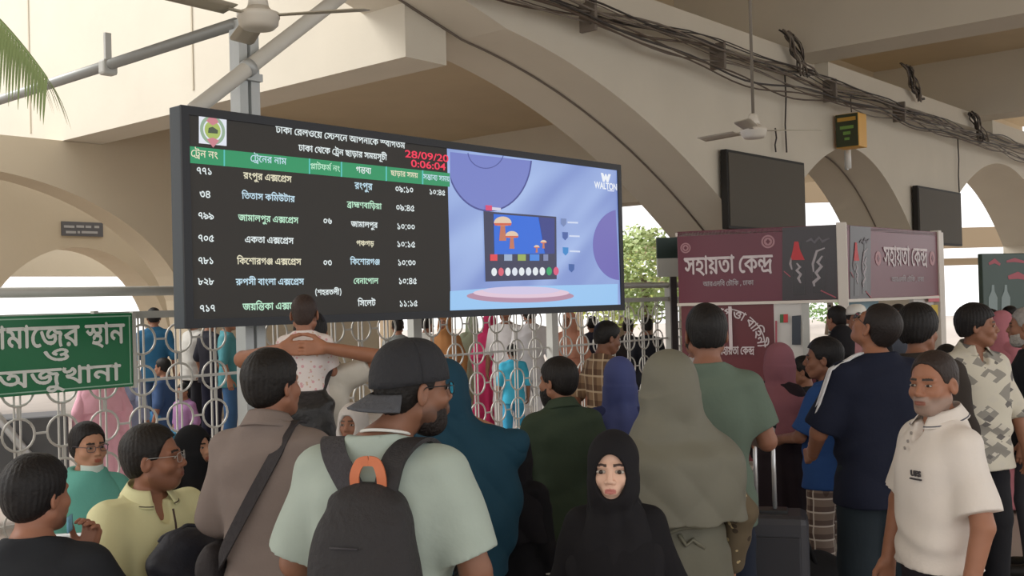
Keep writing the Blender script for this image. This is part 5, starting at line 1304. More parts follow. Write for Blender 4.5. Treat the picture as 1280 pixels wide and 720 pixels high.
# ------------------------------------------------------------------ help booth
C_ = at(1053, 330, 10.7); L_ = at(845, 330, 11.25); R_ = at(1174, 330, 12.65)
C_.z = L_.z = R_.z = 0
BT, BBt = 2.455, 1.70
class Face:
    def __init__(s, A, B):
        s.A, s.B = A, B; s.ex = (B - A).normalized(); s.n = s.ex.cross(Vector((0, 0, 1))); s.L = (B - A).length
        s.M = frame_m(A, s.ex, (0, 0, 1)); s.ang = math.atan2(s.ex.y, s.ex.x); s.R = Matrix.Rotation(s.ang, 3, 'Z')
    def px(s, x, y):
        r = ray(x, y); t = (s.A - CAM).dot(s.n) / r.dot(s.n); p = CAM + r * t
        return (p - s.A).dot(s.ex), p.z
    def flat(s, name, cs, m, layer, par, pix=True, depth=.002, bold=0.0):
        c = [[s.px(*p) for p in q] for q in cs] if pix else cs
        return poly_mesh(c, s.M @ Matrix.Translation((0, 0, .003 * layer)), name, m, par, depth=depth, bold=bold)
    def text(s, key, x0, x1, yb, hpx, m, par, layer=2, bold=.004):
        a, z = s.px(x0, yb); b, z2 = s.px(x1, yb); z = s.px((x0 + x1) / 2, yb)[1]; _, zt = s.px((x0 + x1) / 2, yb - hpx)
        cs = bn_contours(key, (a + b) / 2, z, (zt - z) / .63, width=b - a, gaps=True)
        for w_ in words(cs): poly_mesh(w_, s.M @ Matrix.Translation((0, 0, .003 * layer)), 'lettering', m, par, bold=bold, depth=.003)
    def box(s, mb, x0, x1, z0, z1, d, out=0.0, bev=0.0):
        c = s.A + s.ex * ((x0 + x1) / 2) + s.n * (out - d / 2); c.z = (z0 + z1) / 2
        return mb.box(c, (x1 - x0, d, z1 - z0), s.R, bev=bev)
FA, FB = Face(L_, C_), Face(C_, R_)
MAROON = mat('booth_maroon', (104, 42, 58), .35, noise=.06, nscale=2)
MAROON2 = mat('booth_maroon_panel', (104, 46, 52), .4, noise=.06, nscale=2)
BLK = mat('booth_black_print', (50, 42, 46), .3); BW = mat('booth_white', (212, 200, 202), .5); FRAMEW = mat('booth_frame', (214, 206, 196), .45)
PINK = mat('print_pink', (170, 84, 96), .5); REDP = mat('print_red', (196, 58, 64), .5); PALE = mat('print_pale', (168, 160, 164), .5)
booth = empty('help_booth', C_, 0, 'maroon help booth with white Bengali lettering under the arches', 'booth')
def bo(o): o.parent = booth; return o
def squig(face, pts, w, m, name, par, layer=3):
    """a brush stroke along photo points"""
    q = [face.px(*p) for p in pts]; up_, dn = [], []
    for i, (x, y) in enumerate(q):
        a = q[max(i - 1, 0)]; b = q[min(i + 1, len(q) - 1)]; d = Vector((b[0] - a[0], b[1] - a[1])).normalized(); k = w * (1 if 0 < i < len(q) - 1 else .5)
        up_.append((x - d.y * k, y + d.x * k)); dn.append((x + d.y * k, y - d.x * k))
    return face.flat(name, [up_ + dn[::-1]], m, layer, par, False)
for f, nm in ((FA, 0), (FB, 1)):
    mb = MB(); f.box(mb, .02, f.L - .02, BBt, BT, .06, bev=.004); pn = bo(mb.build('sign_panel', MAROON))
    mb = MB(); f.box(mb, 0, f.L, BBt - .03, BBt, .08, .01); bo(mb.build('sign_rail', FRAMEW)); 
    if nm == 0:
        adx = (978, 1047)
        sgl = f.text('help', 856, 966, 341.5, 21, BW, booth); f.text('post', 879, 942, 357, 5.6, PALE, booth, bold=.0012)
        for x, y, r in ((857, 310, 6.5), (960, 302, 8.3)):
            a, z = f.px(x, y); rr_ = f.px(x, y - r)[1] - z
            e = f.flat('crest', [disc_c(a, z, rr_, 24)], mat('crest_pale', (176, 132, 138), .5), 1, booth, False)
            f.flat('crest_ring', [[(disc_c(a, z, rr_ * .74, 24)), (disc_c(a, z, rr_ * .62, 24))][0], disc_c(a, z, rr_ * .62, 24)], MAROON, 2, booth, False)
            f.flat('crest_mark', [[(a, z + rr_ * .4), (a + rr_ * .35, z), (a, z - rr_ * .4), (a - rr_ * .35, z)]], MAROON, 2, booth, False)
        x0, x1 = 978, 1046.5
        f.flat('drink_advert', [[(x0, 285), (x1, 280.8), (x1, 373.8), (x0, 375.5)]], BLK, 1, booth)
        def b_(x, y): return (x, y)
    else:
        f.text('help', 1104.5, 1158.5, 332, 22, BW, booth); f.text('post', 1114, 1154, 352, 5.6, PALE, booth, bold=.0012)
        for x, y, r in ((1097.5, 323, 9), (1165, 323, 9)):
            a, z = f.px(x, y); rr_ = f.px(x, y - r)[1] - z
            f.flat('crest', [disc_c(a, z, rr_, 24)], mat('crest_pale', (176, 132, 138), .5), 1, booth, False)
            f.flat('crest_mark', [[(a, z + rr_ * .5), (a + rr_ * .4, z), (a, z - rr_ * .5), (a - rr_ * .4, z)]], MAROON, 2, booth, False)
        f.flat('drink_advert', [[(1062, 282), (1088, 284), (1088, 373), (1062, 374)]], BLK, 1, booth)
        def b_(x, y): return (1062 + (x - 978) * .4, y + 1)
    BOT = mat('print_bottle', (34, 24, 26), .25)
    for (bx, by) in ((999, 303), (1024, 300)):
        f.flat('bottle_print', [[b_(bx - 2, by), b_(bx + 2, by), b_(bx + 2.4, by + 10), b_(bx + 7, by + 22), b_(bx + 7.5, by + 66), b_(bx - 7.5, by + 66), b_(bx - 7, by + 22), b_(bx - 2.4, by + 10)]], BOT, 2, booth)
    f.flat('red_label', [[b_(993, 302), b_(998, 302), b_(1000, 312), b_(1006, 325), b_(988, 325), b_(991, 313)]], REDP, 3, booth)
    squig(f, [b_(989, 322), b_(988, 330), b_(990, 337)], .012, PALE, 'print_highlight', booth)
    squig(f, [b_(996, 329), b_(1000, 334), b_(996, 338), b_(1001, 343), b_(998, 348), b_(1001, 354)], .014, PALE, 'print_script', booth)
    squig(f, [b_(1031, 310), b_(1021, 314), b_(1016, 330), b_(1017, 340)], .012, PALE, 'print_highlight', booth)
    squig(f, [b_(1028, 320), b_(1022, 328), b_(1027, 333), b_(1020, 341), b_(1024, 347), b_(1017, 353), b_(1018, 358)], .016, PALE, 'print_script', booth)
    squig(f, [b_(1008, 302), b_(1014, 299), b_(1018, 303), b_(1024, 297), b_(1028, 302), b_(1037, 298)], .014, mat('print_grey', (104, 100, 106), .5), 'print_script', booth)
    squig(f, [b_(980, 339), b_(988, 346)], .009, PINK, 'print_streak', booth); squig(f, [b_(1026, 363), b_(1045, 372)], .012, PINK, 'print_streak', booth)
# posts at the corner and the ends
for f, x in ((FA, FA.L), (FB, FB.L)):
    mb = MB(); f.box(mb, x - .05, x + .05, 0, BT + .02, .1, .02, bev=.006); bo(mb.build('post', FRAMEW))
mb = MB(); f = FB; f.box(mb, FB.L + .1, FB.L + .16, 0, BT, .06); bo(mb.build('post', FRAMEW))
# roof
D3 = R_ + (L_ - C_) * 1.0
mb = MB(); mb.prism([(p.x, p.y) for p in (L_, C_, R_, D3)], lambda x, y: Vector((x, y, BT - .05)), lambda x, y: Vector((x, y, BT - .01))); bo(mb.build('roof', FRAMEW))
# lower panels of the left face
xa = FA.px(968, 420)[0]; xb = FA.px(1003, 420)[0]
mb = MB(); FA.box(mb, .04, xa, .05, BBt - .03, .05, -.01); bo(mb.build('counter_panel', MAROON2))
mb = MB(); FA.box(mb, xa, xb, .9, BBt - .03, .05, -.01); bo(mb.build('notice_panel', mat('notice_white', (206, 204, 200), .5)))
mb = MB(); FA.box(mb, xa, FA.L, .05, .95, .05, -.01); bo(mb.build('counter_panel', MAROON2))
mb = MB(); FA.box(mb, xb, xb + .07, .0, BBt, .07, .0); bo(mb.build('post', GREYP))
mb = MB(); FB.box(mb, .05, FB.L, .05, .95, .05, -.01); bo(mb.build('counter_panel', MAROON2))
FA.flat('flag_print', [[(975, 393), (985, 392.5), (985, 403), (975, 403.5)]], mat('flag_green', (70, 110, 70), .5), 1, booth); FA.flat('flag_disc', [[(979.5, 393), (985, 392.6), (985, 403), (979.5, 403.2)]], REDP, 2, booth)
FA.flat('poster', [[(990, 395), (1001, 394), (1001, 431), (990, 431)]], mat('poster_dark', (58, 64, 74), .4), 1, booth)
FA.flat('red_strip', [[(969, 401), (971.5, 401), (971.5, 432), (969, 432)]], PINK, 1, booth)
FA.text('help', 898, 943, 443, 9.5, BW, booth, bold=.002)
mb = MB(); a, z0 = FA.px(914, 437); _, z1 = FA.px(913, 383); FA.box(mb, a - .017, a + .017, z0, z1, .012, .012); bo(mb.build('emblem_bar', BW))
cx_, cz_ = FA.px(908, 434); Rr = FA.px(908 + 44, 434)[0] - cx_
groups = []; tw = text_width('arc'); siz = 1.7 * Rr / tw * 1.32; pos = 0
for g in TEXTS['arc']:
    a_, cs = glyph(g); th = math.radians(128) - (pos + a_ / 2) * siz / Rr
    gg = []
    for c in cs:
        pts = []
        for x, y in c:
            lx, ly = (x - a_ / 2) * siz, (y - .3) * siz
            pts.append((cx_ + (Rr + ly) * math.cos(th) + lx * math.sin(th), cz_ + (Rr + ly) * math.sin(th) - lx * math.cos(th)))
        gg.append(pts)
    groups.append(gg)
    pos += a_
for w_ in words(groups): poly_mesh(w_, FA.M @ Matrix.Translation((0, 0, .005)), 'arc_lettering', BW, booth, bold=.002, depth=.003)
# inside the booth: back wall sheets seen through the openings
FD = Face(D3 * .5 + L_ * .5, D3 * .5 + R_ * .5)
mb = MB(); FB.box(mb, FB.px(1147, 400)[0], FB.px(1172, 400)[0], .95, BBt - .03, .05, -.04); bo(mb.build('notice_panel', mat('notice_white', (206, 204, 200), .5)))
FB.flat('yellow_sheet', [[(1164, 381), (1172, 381), (1172, 396), (1164, 396)]], mat('sheet_yellow', (206, 176, 60), .6), 1, booth)
FB.flat('pink_sheet', [[(1160, 370), (1174, 369), (1174, 377), (1160, 377.5)]], mat('sheet_pink', (206, 110, 120), .6), 2, booth)
mb = MB(); FB.box(mb, FB.px(1094, 380)[0], FB.px(1131, 380)[0], 1.3, BBt - .03, .02, -.3); bo(mb.build('blue_notice', mat('sheet_blue', (150, 186, 200), .6)))
sp = MB()
p0 = FB.A + FB.ex * .0
pt = at(1037.5, 405, 10.95)
for k in range(12): sp.box((pt.x, pt.y, 1.16 + .045 * k), (.036, .036, .024))
bo(sp.build('striped_post', mat('stripe_pale', (190, 186, 180), .5)))
mb = MB(); mb.box((pt.x, pt.y, .85), (.024, .024, 1.7)); bo(mb.build('post', mat('post_dark', (50, 48, 46), .5)))
settle(booth)
# small board left of the booth
v_ = 12.0; p = at(833, 322, v_)
t = empty('notice_board', (p.x, p.y, 0), .1, 'small dark green and white board on a post left of booth', 'sign')
zt1 = at(833, 297, v_).z; zm = at(833, 323, v_).z; zb1 = at(833, 346, v_).z
mb = MB(); mb.box((.02, 0, (zt1 + zm) / 2), (.26, .04, zt1 - zm)); mb.build('upper_panel', mat('board_green', (42, 62, 60), .5), t)
mb = MB(); mb.box((.02, 0, (zm + zb1) / 2), (.26, .04, zm - zb1)); mb.build('lower_panel', mat('board_pale', (196, 200, 196), .5), t)
mb = MB(); mb.box((.08, .04, zb1 / 2 + .1), (.07, .05, zb1 + .2)); mb.build('post', mat('post_dark2', (64, 60, 62), .5), t)
# drinks hoarding at the right edge
hd = 13.0; p0 = at(1229, 366, hd); p1 = at(1330, 366, hd * 1.03)
FH = Face(Vector((p0.x, p0.y, 0)), Vector((p1.x, p1.y, 0)))
hz0 = at(1229, 418, hd).z; hz1 = at(1229, 317, hd).z
ho = empty('drinks_hoarding', FH.A, 0, 'dark green drinks advert hoarding at the right edge', 'hoarding')
mb = MB(); FH.box(mb, 0, FH.L, hz0, hz1, .08, bev=.01); o = mb.build('panel', mat('hoarding_green', (58, 78, 72), .35, noise=.1, nscale=3), ho)
for x in (.1, FH.L - .1):
    mb = MB(); FH.box(mb, x - .03, x + .03, 0, hz0 + .05, .06, -.02); mb.build('leg', GREYP, ho)
squig(FH, [(1236, 330), (1243, 326), (1250, 331)], .03, PINK, 'print_script', ho, 1); squig(FH, [(1258, 327), (1268, 325), (1282, 328)], .025, PINK, 'print_script', ho, 1); squig(FH, [(1260, 347), (1272, 344), (1284, 348)], .045, PINK, 'print_script', ho, 1)
for x in (1241, 1257):
    FH.flat('bottle_print', [[(x - 1.5, 356), (x + 1.5, 356), (x + 2, 364), (x + 5.5, 372), (x + 5.5, 388), (x - 5.5, 388), (x - 5.5, 372), (x - 2, 364)]], mat('bottle_pale', (134, 150, 150), .4), 1, ho)
settle(ho)
# ------------------------------------------------------------------ palm at the left edge, trees outside
rng = random.Random(3)
LEAF = mat('palm_leaf', (140, 160, 108), .5, noise=.25, nscale=4)
def palm():
    b = at(-190, -60, 5.2); t = empty('palm', (b.x, b.y, 0), 0, 'palm with hanging green leaflets reaching in at the top left', 'palm')
    hb = b.z
    mb = MB(); mb.tube([(.06 * math.sin(k), .03 * k, hb * k / 8) for k in range(9)], [.12 - .006 * k for k in range(9)], 10); mb.build('trunk', mat('palm_trunk', (120, 104, 84), .9, noise=.2, bump=.6, bscale=20), t)
    tip = at(58, 96, 4.75) - Vector((b.x, b.y, 0)); top = Vector((.05, .24, hb))
    dirs = [tip] + [top + Vector((math.cos(a) * .9, math.sin(a) * .9, -.1)) for a in (2.2, 3.2, 4.2, 5.1)]
    for e in dirs:
        mid = (top + e) / 2 + Vector((0, 0, .3))
        P = [top * (1 - s) ** 2 + mid * 2 * s * (1 - s) + e * s * s for s in [k / 30 for k in range(31)]]
        mb = MB(); mb.tube(P, [.016 - .0004 * k for k in range(31)], 6); fr = mb.build('frond', LEAF, t)
        mb = MB()
        for k in range(5, 31):
            for sd in (-1, 1):
                for q in range(2):
                    p = P[k] + (P[max(k - 1, 0)] - P[k]) * q * .5; tg = (P[k] - P[k - 1]).normalized(); side = tg.cross(Vector((0, 0, 1))).normalized() * sd
                    L = (.36 if k < 27 else .26) * rng.uniform(.8, 1.1); d = (tg * .55 + side * .38 + Vector((0, 0, -.25))).normalized()
                    w = tg.cross(d).normalized().cross(d) * .006; pts = []; pp = p.copy(); dd = d.copy()
                    for i in range(5):
                        ww = w * (1, 1.2, 1, .7, .1)[i]; pts += [pp + ww, pp - ww]; dd = (dd + Vector((0, 0, -.28))).normalized(); pp = pp + dd * L / 4
                    mb.add(pts, [(2 * i, 2 * i + 1, 2 * i + 3, 2 * i + 2) for i in range(4)], 0, True)
        mb.build('leaflets', LEAF, fr, fix=False)
palm()
def tree(p, h, r, label, col, n=2600):
    t = empty('tree', p, 0, label, 'tree', 'trees outside the platform')
    mb = MB(); mb.tube([(0, 0, 0), (.1, 0, h * .3), (0, .1, h * .6)], [.2, .15, .08], 8); mb.build('trunk', mat('bark', (96, 82, 66), .9), t)
    mb = MB()
    for i in range(n):
        a = rng.uniform(0, 2 * PI); c = rng.uniform(-1, 1); q = rng.uniform(.45, 1) ** .6; s_ = math.sqrt(1 - c * c)
        lump = 1 + .25 * math.sin(3 * a + 4 * c)
        o = Vector((r * q * lump * s_ * math.cos(a), r * q * lump * s_ * math.sin(a), h * .62 + r * .95 * q * c))
        d = Vector((rng.uniform(-1, 1), rng.uniform(-1, 1), rng.uniform(-.6, .4))).normalized(); w = d.orthogonal().normalized(); l = rng.uniform(.12, .26)
        mb.add([o - w * l * .3, o + d * l * .5, o + w * l * .3, o - d * l * .5], [(0, 1, 2, 3)])
    mb.build('foliage', mat('leaf_%d' % col[0], col, .6, noise=.3, nscale=1.5), t, fix=False)
tp1 = at(806, 400, 31); tp2 = at(776, 400, 36); tp3 = at(1036, 400, 44)
tree(Vector((tp1.x, tp1.y, 0)), 4.0, 1.5, 'pale green leafy tree outside, right of the departure board', (168, 186, 126))
tree(Vector((tp2.x, tp2.y, 0)), 3.4, 1.6, 'low yellow-green tree outside behind the ring fence', (178, 186, 100), 1800)
tree(Vector((tp3.x, tp3.y, 0)), 3.4, 1.8, 'green tree outside seen through the small arch', (120, 150, 90), 1600)
# ------------------------------------------------------------------ luggage and seats
GR = mat('suitcase_shell', (52, 52, 58), .5, noise=.05, nscale=20)
sp_ = at(943, 700, 4.98); sx, sy = sp_.x, sp_.y
su = empty('suitcase', (sx + .06, sy, 0), math.radians(-14), 'dark grey upright suitcase with a long silver telescopic handle', 'suitcase')
mb = MB(); mb.box((.0, 0, .415), (.38, .26, .69), bev=.035); mb.build('shell', GR, su)
mb = MB(); mb.box((0, -.133, .46), (.3, .02, .42), bev=.008); mb.build('front_pocket', mat('suitcase_pocket', (44, 44, 50), .6), su)
mb = MB(); mb.box((0, 0, .765), (.2, .09, .02), bev=.005); mb.build('handle_base', mat('suitcase_trim', (30, 30, 32), .4), su)
for x in (-.042, .042):
    mb = MB(); mb.tube([(x, 0, .76), (x, 0, 1.165)], .0105, 10); mb.build('handle_bar', mat('chrome_bar', (206, 206, 208), .25, .6), su)
mb = MB(); mb.tube([(-.06, 0, 1.165), (0, 0, 1.175), (.06, 0, 1.165)], .017, 10); mb.build('grip', mat('suitcase_trim', (30, 30, 32), .4), su)
for x in (-.14, .14):
    for y in (-.08, .08):
        mb = MB(); mb.lathe([(.012, -.012), (.034, -.012), (.034, .012), (.012, .012)], (x, y, .035), 14, Matrix.Rotation(PI / 2, 3, 'Y')); mb.build('wheel', mat('suitcase_wheel', (24, 24, 24), .5), su)
# dark duffel behind the suitcase
dp = at(984, 700, 5.75); df = empty('duffel_bag', (dp.x, dp.y, 0), .3, 'black duffel bag on the floor behind the grey suitcase', 'bag')
F = Field(); F.u(cone((-.2, 0, .2), (.2, 0, .2), .17, .17), .02); F.inter(lambda P: -P[:, 2]); F.disp(wrinkle(.006, 1.0))
job('body', [(F, .014, None)], cloth((34, 34, 36)), df, None)
mb = MB(); mb.tube([(-.12, -.1, .3), (-.08, -.05, .47), (.08, -.05, .47), (.12, -.1, .3)], .014, 8); mb.build('handle', cloth((28, 28, 30)), df)
# waiting bench
BM = mat('bench_metal', (38, 38, 40), .4, .4, bump=.9, bscale=120)
b0 = at(60, 700, 4.3); b1 = at(330, 700, 4.42)
def make_bench(b0, b1, label, top=.87):
  FBn = Face(Vector((b0.x, b0.y, 0)), Vector((b1.x, b1.y, 0)))
  bench = empty('waiting_bench', (b0 + b1) / 2, 0, label, 'bench', 'waiting benches'); bench.location.z = 0
  L = FBn.L
  n = 3
  for k in range(n):
    x0, x1 = L * k / n + .02, L * (k + 1) / n - .02
    mb = MB(); FBn.box(mb, x0, x1, .5, top - .01, .018, .0, bev=.006); mb.build('backrest', BM, bench)
    mb = MB(); FBn.box(mb, x0, x1, .42, .44, .46, .5, bev=.006); mb.build('seat', BM, bench)
  mb = MB(); mb.tube([FBn.A + Vector((0, 0, top)), FBn.B + Vector((0, 0, top))], .012, 8); mb.build('top_edge', STEEL, bench)
  mb = MB(); FBn.box(mb, 0, L, .36, .42, .06, .28); mb.build('beam', STEEL, bench)
  for x in (.2, L - .2):
    mb = MB(); FBn.box(mb, x - .02, x + .02, 0, .4, .4, .45); mb.build('leg', STEEL, bench)
  settle(bench)
make_bench(b0, b1, 'black perforated metal bench behind the seated man in yellow')
make_bench(at(30, 700, 5.42), at(330, 700, 6.2), 'black metal bench along the fence behind the two seated women')
st_ = at(42, 700, 3.35); sto = empty('stool', (st_.x, st_.y, 0), 0, 'low black stool under the seated man in black t-shirt', 'stool')
mb = MB(); mb.box((0, .05, .44), (.38, .38, .03), bev=.012); mb.build('seat', BM, sto)
for x in (-.15, .15):
    for y in (-.1, .2):
        mb = MB(); mb.tube([(x, y, 0), (x * .9, y * .9 + .005, .43)], .014, 8); mb.build('leg', STEEL, sto)
# pale hand trolley behind the fence at the left
tp = at(-30, 520, 8.6); ht = empty('hand_trolley', (tp.x, tp.y, 0), .5, 'pale steel luggage trolley behind fence under the green sign', 'trolley')
TS = mat('trolley_steel', (196, 198, 200), .35, .4)
for x in (-.3, .3):
    mb = MB(); mb.tube([(x - .35, 0, 1.25), (x + .35, 0, .2)], .035, 8); mb.build('side_rail', TS, ht)
mb = MB(); mb.box((.15, .3, .66), (1.1, .5, .5), bev=.03); mb.build('load_box', mat('trolley_box', (92, 94, 98), .6), ht)
mb = MB(); mb.box((.15, .3, .38), (1.2, .6, .05)); mb.build('deck', TS, ht)
for x in (-.35, .65):
    for y in (.08, .52):
        mb = MB(); mb.lathe([(.03, -.03), (.18, -.03), (.18, .03), (.03, .03)], (x, y, .18), 16, Matrix.Rotation(PI / 2, 3, 'X')); mb.build('wheel', mat('trolley_tyre', (40, 40, 40), .7), ht)
# ------------------------------------------------------------------ people
def spot(px, py, depth, extra=0.0):
    p = at(px, py, depth); return (p.x, p.y), p.z - extra
HAIR = (22, 19, 18)
def checks(name, c0, c1, c2, sc=14.0, c3=None):
    if name in MATS: return MATS[name]
    m = mat(name, c0, .85, spec=.2); nt = m.node_tree; b = nt.nodes['Principled BSDF']
    tc = nt.nodes.new('ShaderNodeTexCoord'); sep = nt.nodes.new('ShaderNodeSeparateXYZ'); nt.links.new(tc.outputs['Object'], sep.inputs[0])
    add = nt.nodes.new('ShaderNodeMath'); nt.links.new(sep.outputs[0], add.inputs[0]); nt.links.new(sep.outputs[1], add.inputs[1])
    def stripes(src, f, w):
        a = nt.nodes.new('ShaderNodeMath'); a.operation = 'MULTIPLY'; a.inputs[1].default_value = f; nt.links.new(src, a.inputs[0])
        fr = nt.nodes.new('ShaderNodeMath'); fr.operation = 'FRACT'; nt.links.new(a.outputs[0], fr.inputs[0])
        lt = nt.nodes.new('ShaderNodeMath'); lt.operation = 'LESS_THAN'; lt.inputs[1].default_value = w; nt.links.new(fr.outputs[0], lt.inputs[0]); return lt.outputs[0]
    prev = None
    for src, f, w, col, k in ((add.outputs[0], sc, .5, c1, .55), (sep.outputs[2], sc, .5, c1, .55), (add.outputs[0], sc, .12, c2, .8), (sep.outputs[2], sc, .12, c2, .8)):
        mx = nt.nodes.new('ShaderNodeMix'); mx.data_type = 'RGBA'
        s = stripes(src, f, w); mm = nt.nodes.new('ShaderNodeMath'); mm.operation = 'MULTIPLY'; mm.inputs[1].default_value = k; nt.links.new(s, mm.inputs[0])
        nt.links.new(mm.outputs[0], mx.inputs[0])
        if prev is None: mx.inputs[6].default_value = srgb(c0) + (1,)
        else: nt.links.new(prev, mx.inputs[6])
        mx.inputs[7].default_value = srgb(col) + (1,); prev = mx.outputs[2]
    nt.links.new(prev, b.inputs['Base Color']); return m
def patches(name, base, cols, scale=9.0, kind='TRI', thr=.5):
    """cloth printed with scattered patches"""
    if name in MATS: return MATS[name]
    m = mat(name, base, .85, spec=.2); nt = m.node_tree; b = nt.nodes['Principled BSDF']
    tc = nt.nodes.new('ShaderNodeTexCoord'); prev = None
    for i, (c, sc_, th) in enumerate(cols):
        mp = nt.nodes.new('ShaderNodeMapping'); mp.inputs['Location'].default_value = (i * 1.7, i * .9, i * 2.3); mp.inputs['Scale'].default_value = (sc_, sc_, sc_ * (1.6 if kind == 'TRI' else 1))
        nt.links.new(tc.outputs['Object'], mp.inputs[0])
        vo = nt.nodes.new('ShaderNodeTexVoronoi'); vo.inputs['Scale'].default_value = 1.0
        if kind == 'TRI': vo.distance = 'MANHATTAN'
        nt.links.new(mp.outputs[0], vo.inputs['Vector'])
        lt = nt.nodes.new('ShaderNodeMath'); lt.operation = 'LESS_THAN'; lt.inputs[1].default_value = th; nt.links.new(vo.outputs['Distance'], lt.inputs[0])
        mx = nt.nodes.new('ShaderNodeMix'); mx.data_type = 'RGBA'; nt.links.new(lt.outputs[0], mx.inputs[0])
        if prev is None: mx.inputs[6].default_value = srgb(base) + (1,)
        else: nt.links.new(prev, mx.inputs[6])
        mx.inputs[7].default_value = srgb(c) + (1,); prev = mx.outputs[2]
    nt.links.new(prev, b.inputs['Base Color']); return m
def bag_root(p, name, label, cat, pt):
    """a carried thing: its own top-level object, placed by a point of the carrier's torso"""
    M = Matrix.Translation(p.root.location) @ Matrix.Rotation(p.root.rotation_euler.z, 4, 'Z')
    base = p.to_root(A3(pt)[None])[0]
    w = M @ Vector(tuple(float(v) for v in base))
    e = empty(name, w, p.root.rotation_euler.z, label, cat)
    return e, base
def strap(p, e, base, pts, w, t, m, name='strap', nrm=None):
    """a flat band through torso points; each point carries its outward direction"""
    mb = MB(); vs = []; fs = []; n = len(pts)
    P = [Vector(q[0]) for q in pts]; N = [Vector(q[1]).normalized() for q in pts]
    for i in range(n):
        tg = (P[min(i + 1, n - 1)] - P[max(i - 1, 0)]).normalized(); sd = tg.cross(N[i]).normalized()
        for a, b in ((-1, 0), (1, 0), (1, 1), (-1, 1)):
            q = P[i] + sd * a * w / 2 + N[i] * b * t
            r = p.to_root(A3(q)[None])[0] - base; vs.append(tuple(float(v) for v in r))
    for i in range(n - 1):
        for k in range(4):
            k2 = (k + 1) % 4; fs.append((4 * i + k, 4 * i + k2, 4 * i + 4 + k2, 4 * i + 4 + k))
    fs += [(3, 2, 1, 0), (4 * n - 4, 4 * n - 3, 4 * n - 2, 4 * n - 1)]
    mb.add(vs, fs, 0, False); return mb.build(name, m, e)
def bez(pts, n=14):
    """smooth run through points with directions"""
    out = []
    for i in range(len(pts) - 1):
        p0 = [Vector(pts[max(i - 1, 0)][k]) for k in (0, 1)]; p1 = [Vector(pts[i][k]) for k in (0, 1)]; p2 = [Vector(pts[i + 1][k]) for k in (0, 1)]; p3 = [Vector(pts[min(i + 2, len(pts) - 1)][k]) for k in (0, 1)]
        for s in range(n if i < len(pts) - 2 else n + 1):
            t = s / n
            out.append(tuple(.5 * ((2 * p1[k]) + (p2[k] - p0[k]) * t + (2 * p0[k] - 5 * p1[k] + 4 * p2[k] - p3[k]) * t * t + (3 * p1[k] - p0[k] - 3 * p2[k] + p3[k]) * t ** 3) for k in (0, 1)))
    return out
def Rz(p): return lambda b: (lambda V: p.to_root(V) - b)

# --- the man in the backwards cap, nearest the camera
(xy), h = spot(476, 432, 2.9, .012)
p = Person('man in backwards black cap and pale mint t-shirt with black backpack', xy, -16, h, (132, 92, 72), yaw=-46, pitch=2, bulk=1.13, hoff=(.078, .012, 0), hr=.0035, br=.009, full=.7, stubble=((40, 32, 30), .55),
           arms={1: dict(el=(.27, -.02, 1.10), wr=(.26, .16, .93)), -1: dict(el=(-.27, -.02, 1.10), wr=(-.26, .16, .93))})
p.body().eyes().glasses().hair(HAIR, t=.006, a=.002).beard((32, 25, 23), t=.004)
p.top((164, 176, 167), sleeve=.86, hem=.80, loose=.022, sleeve_r=(.064, .082), name='tee_shirt', wr=.005, neck=.07).trousers((44, 48, 58)).shoes()
hm = p._hm(); mb = MB()          # cap: crown, band edge, bill to the back
def capf(u, v):
    a = 2 * PI * u; e = PI / 2 * (1 - v) ; r = math.cos(e * .98 if v > 0 else PI / 2)
    r = math.sin(PI / 2 * min(1, v * 1.0)) ** .72
    z = .026 + .118 * math.cos(PI / 2 * v) ** .9
    return hm((.091 * r * math.cos(a), -.014 + .112 * r * math.sin(a), z - .012 * math.sin(a) * 0 - .035 * v * max(0, -math.sin(a)) * .3))
CAPM = mat('cap_black', (34, 35, 40), .8, bump=.3, bscale=60)
mb.grid(capf, 40, 14, thick=.004); cap = mb.build('cap', CAPM, p.root)
mb = MB(); mb.lathe([(.0, .0), (.008, .0), (.007, .005), (0.0, .007)], tuple(hm((0, -.014, .143))), 10); mb.build('cap_button', CAPM, cap)
mb = MB()
def bill(u, v):
    a = -PI / 2 + (u - .5) * 2.1; r = 1 + .62 * v * math.cos((u - .5) * 2.2) ** .6
    return hm((.089 * r * math.cos(a), -.014 + .110 * r * math.sin(a), .016 - .03 * v - .012 * abs(u - .5) * 2 * v - .02))
mb.grid(bill, 18, 8, thick=.006); mb.build('cap_bill', mat('cap_grey', (74, 76, 82), .8, bump=.3, bscale=60), cap)
mb = MB(); mb.tube([p._tm()((.02 + .07 * math.cos(a), -.02 + .072 * math.sin(a), 1.468 - .02 * math.sin(a))) for a in [PI * (-1.15 + 1.3 * k / 20) for k in range(21)]], .0045, 8); mb.build('neck_cord', mat('cord_white', (216, 214, 208), .6), p.root)
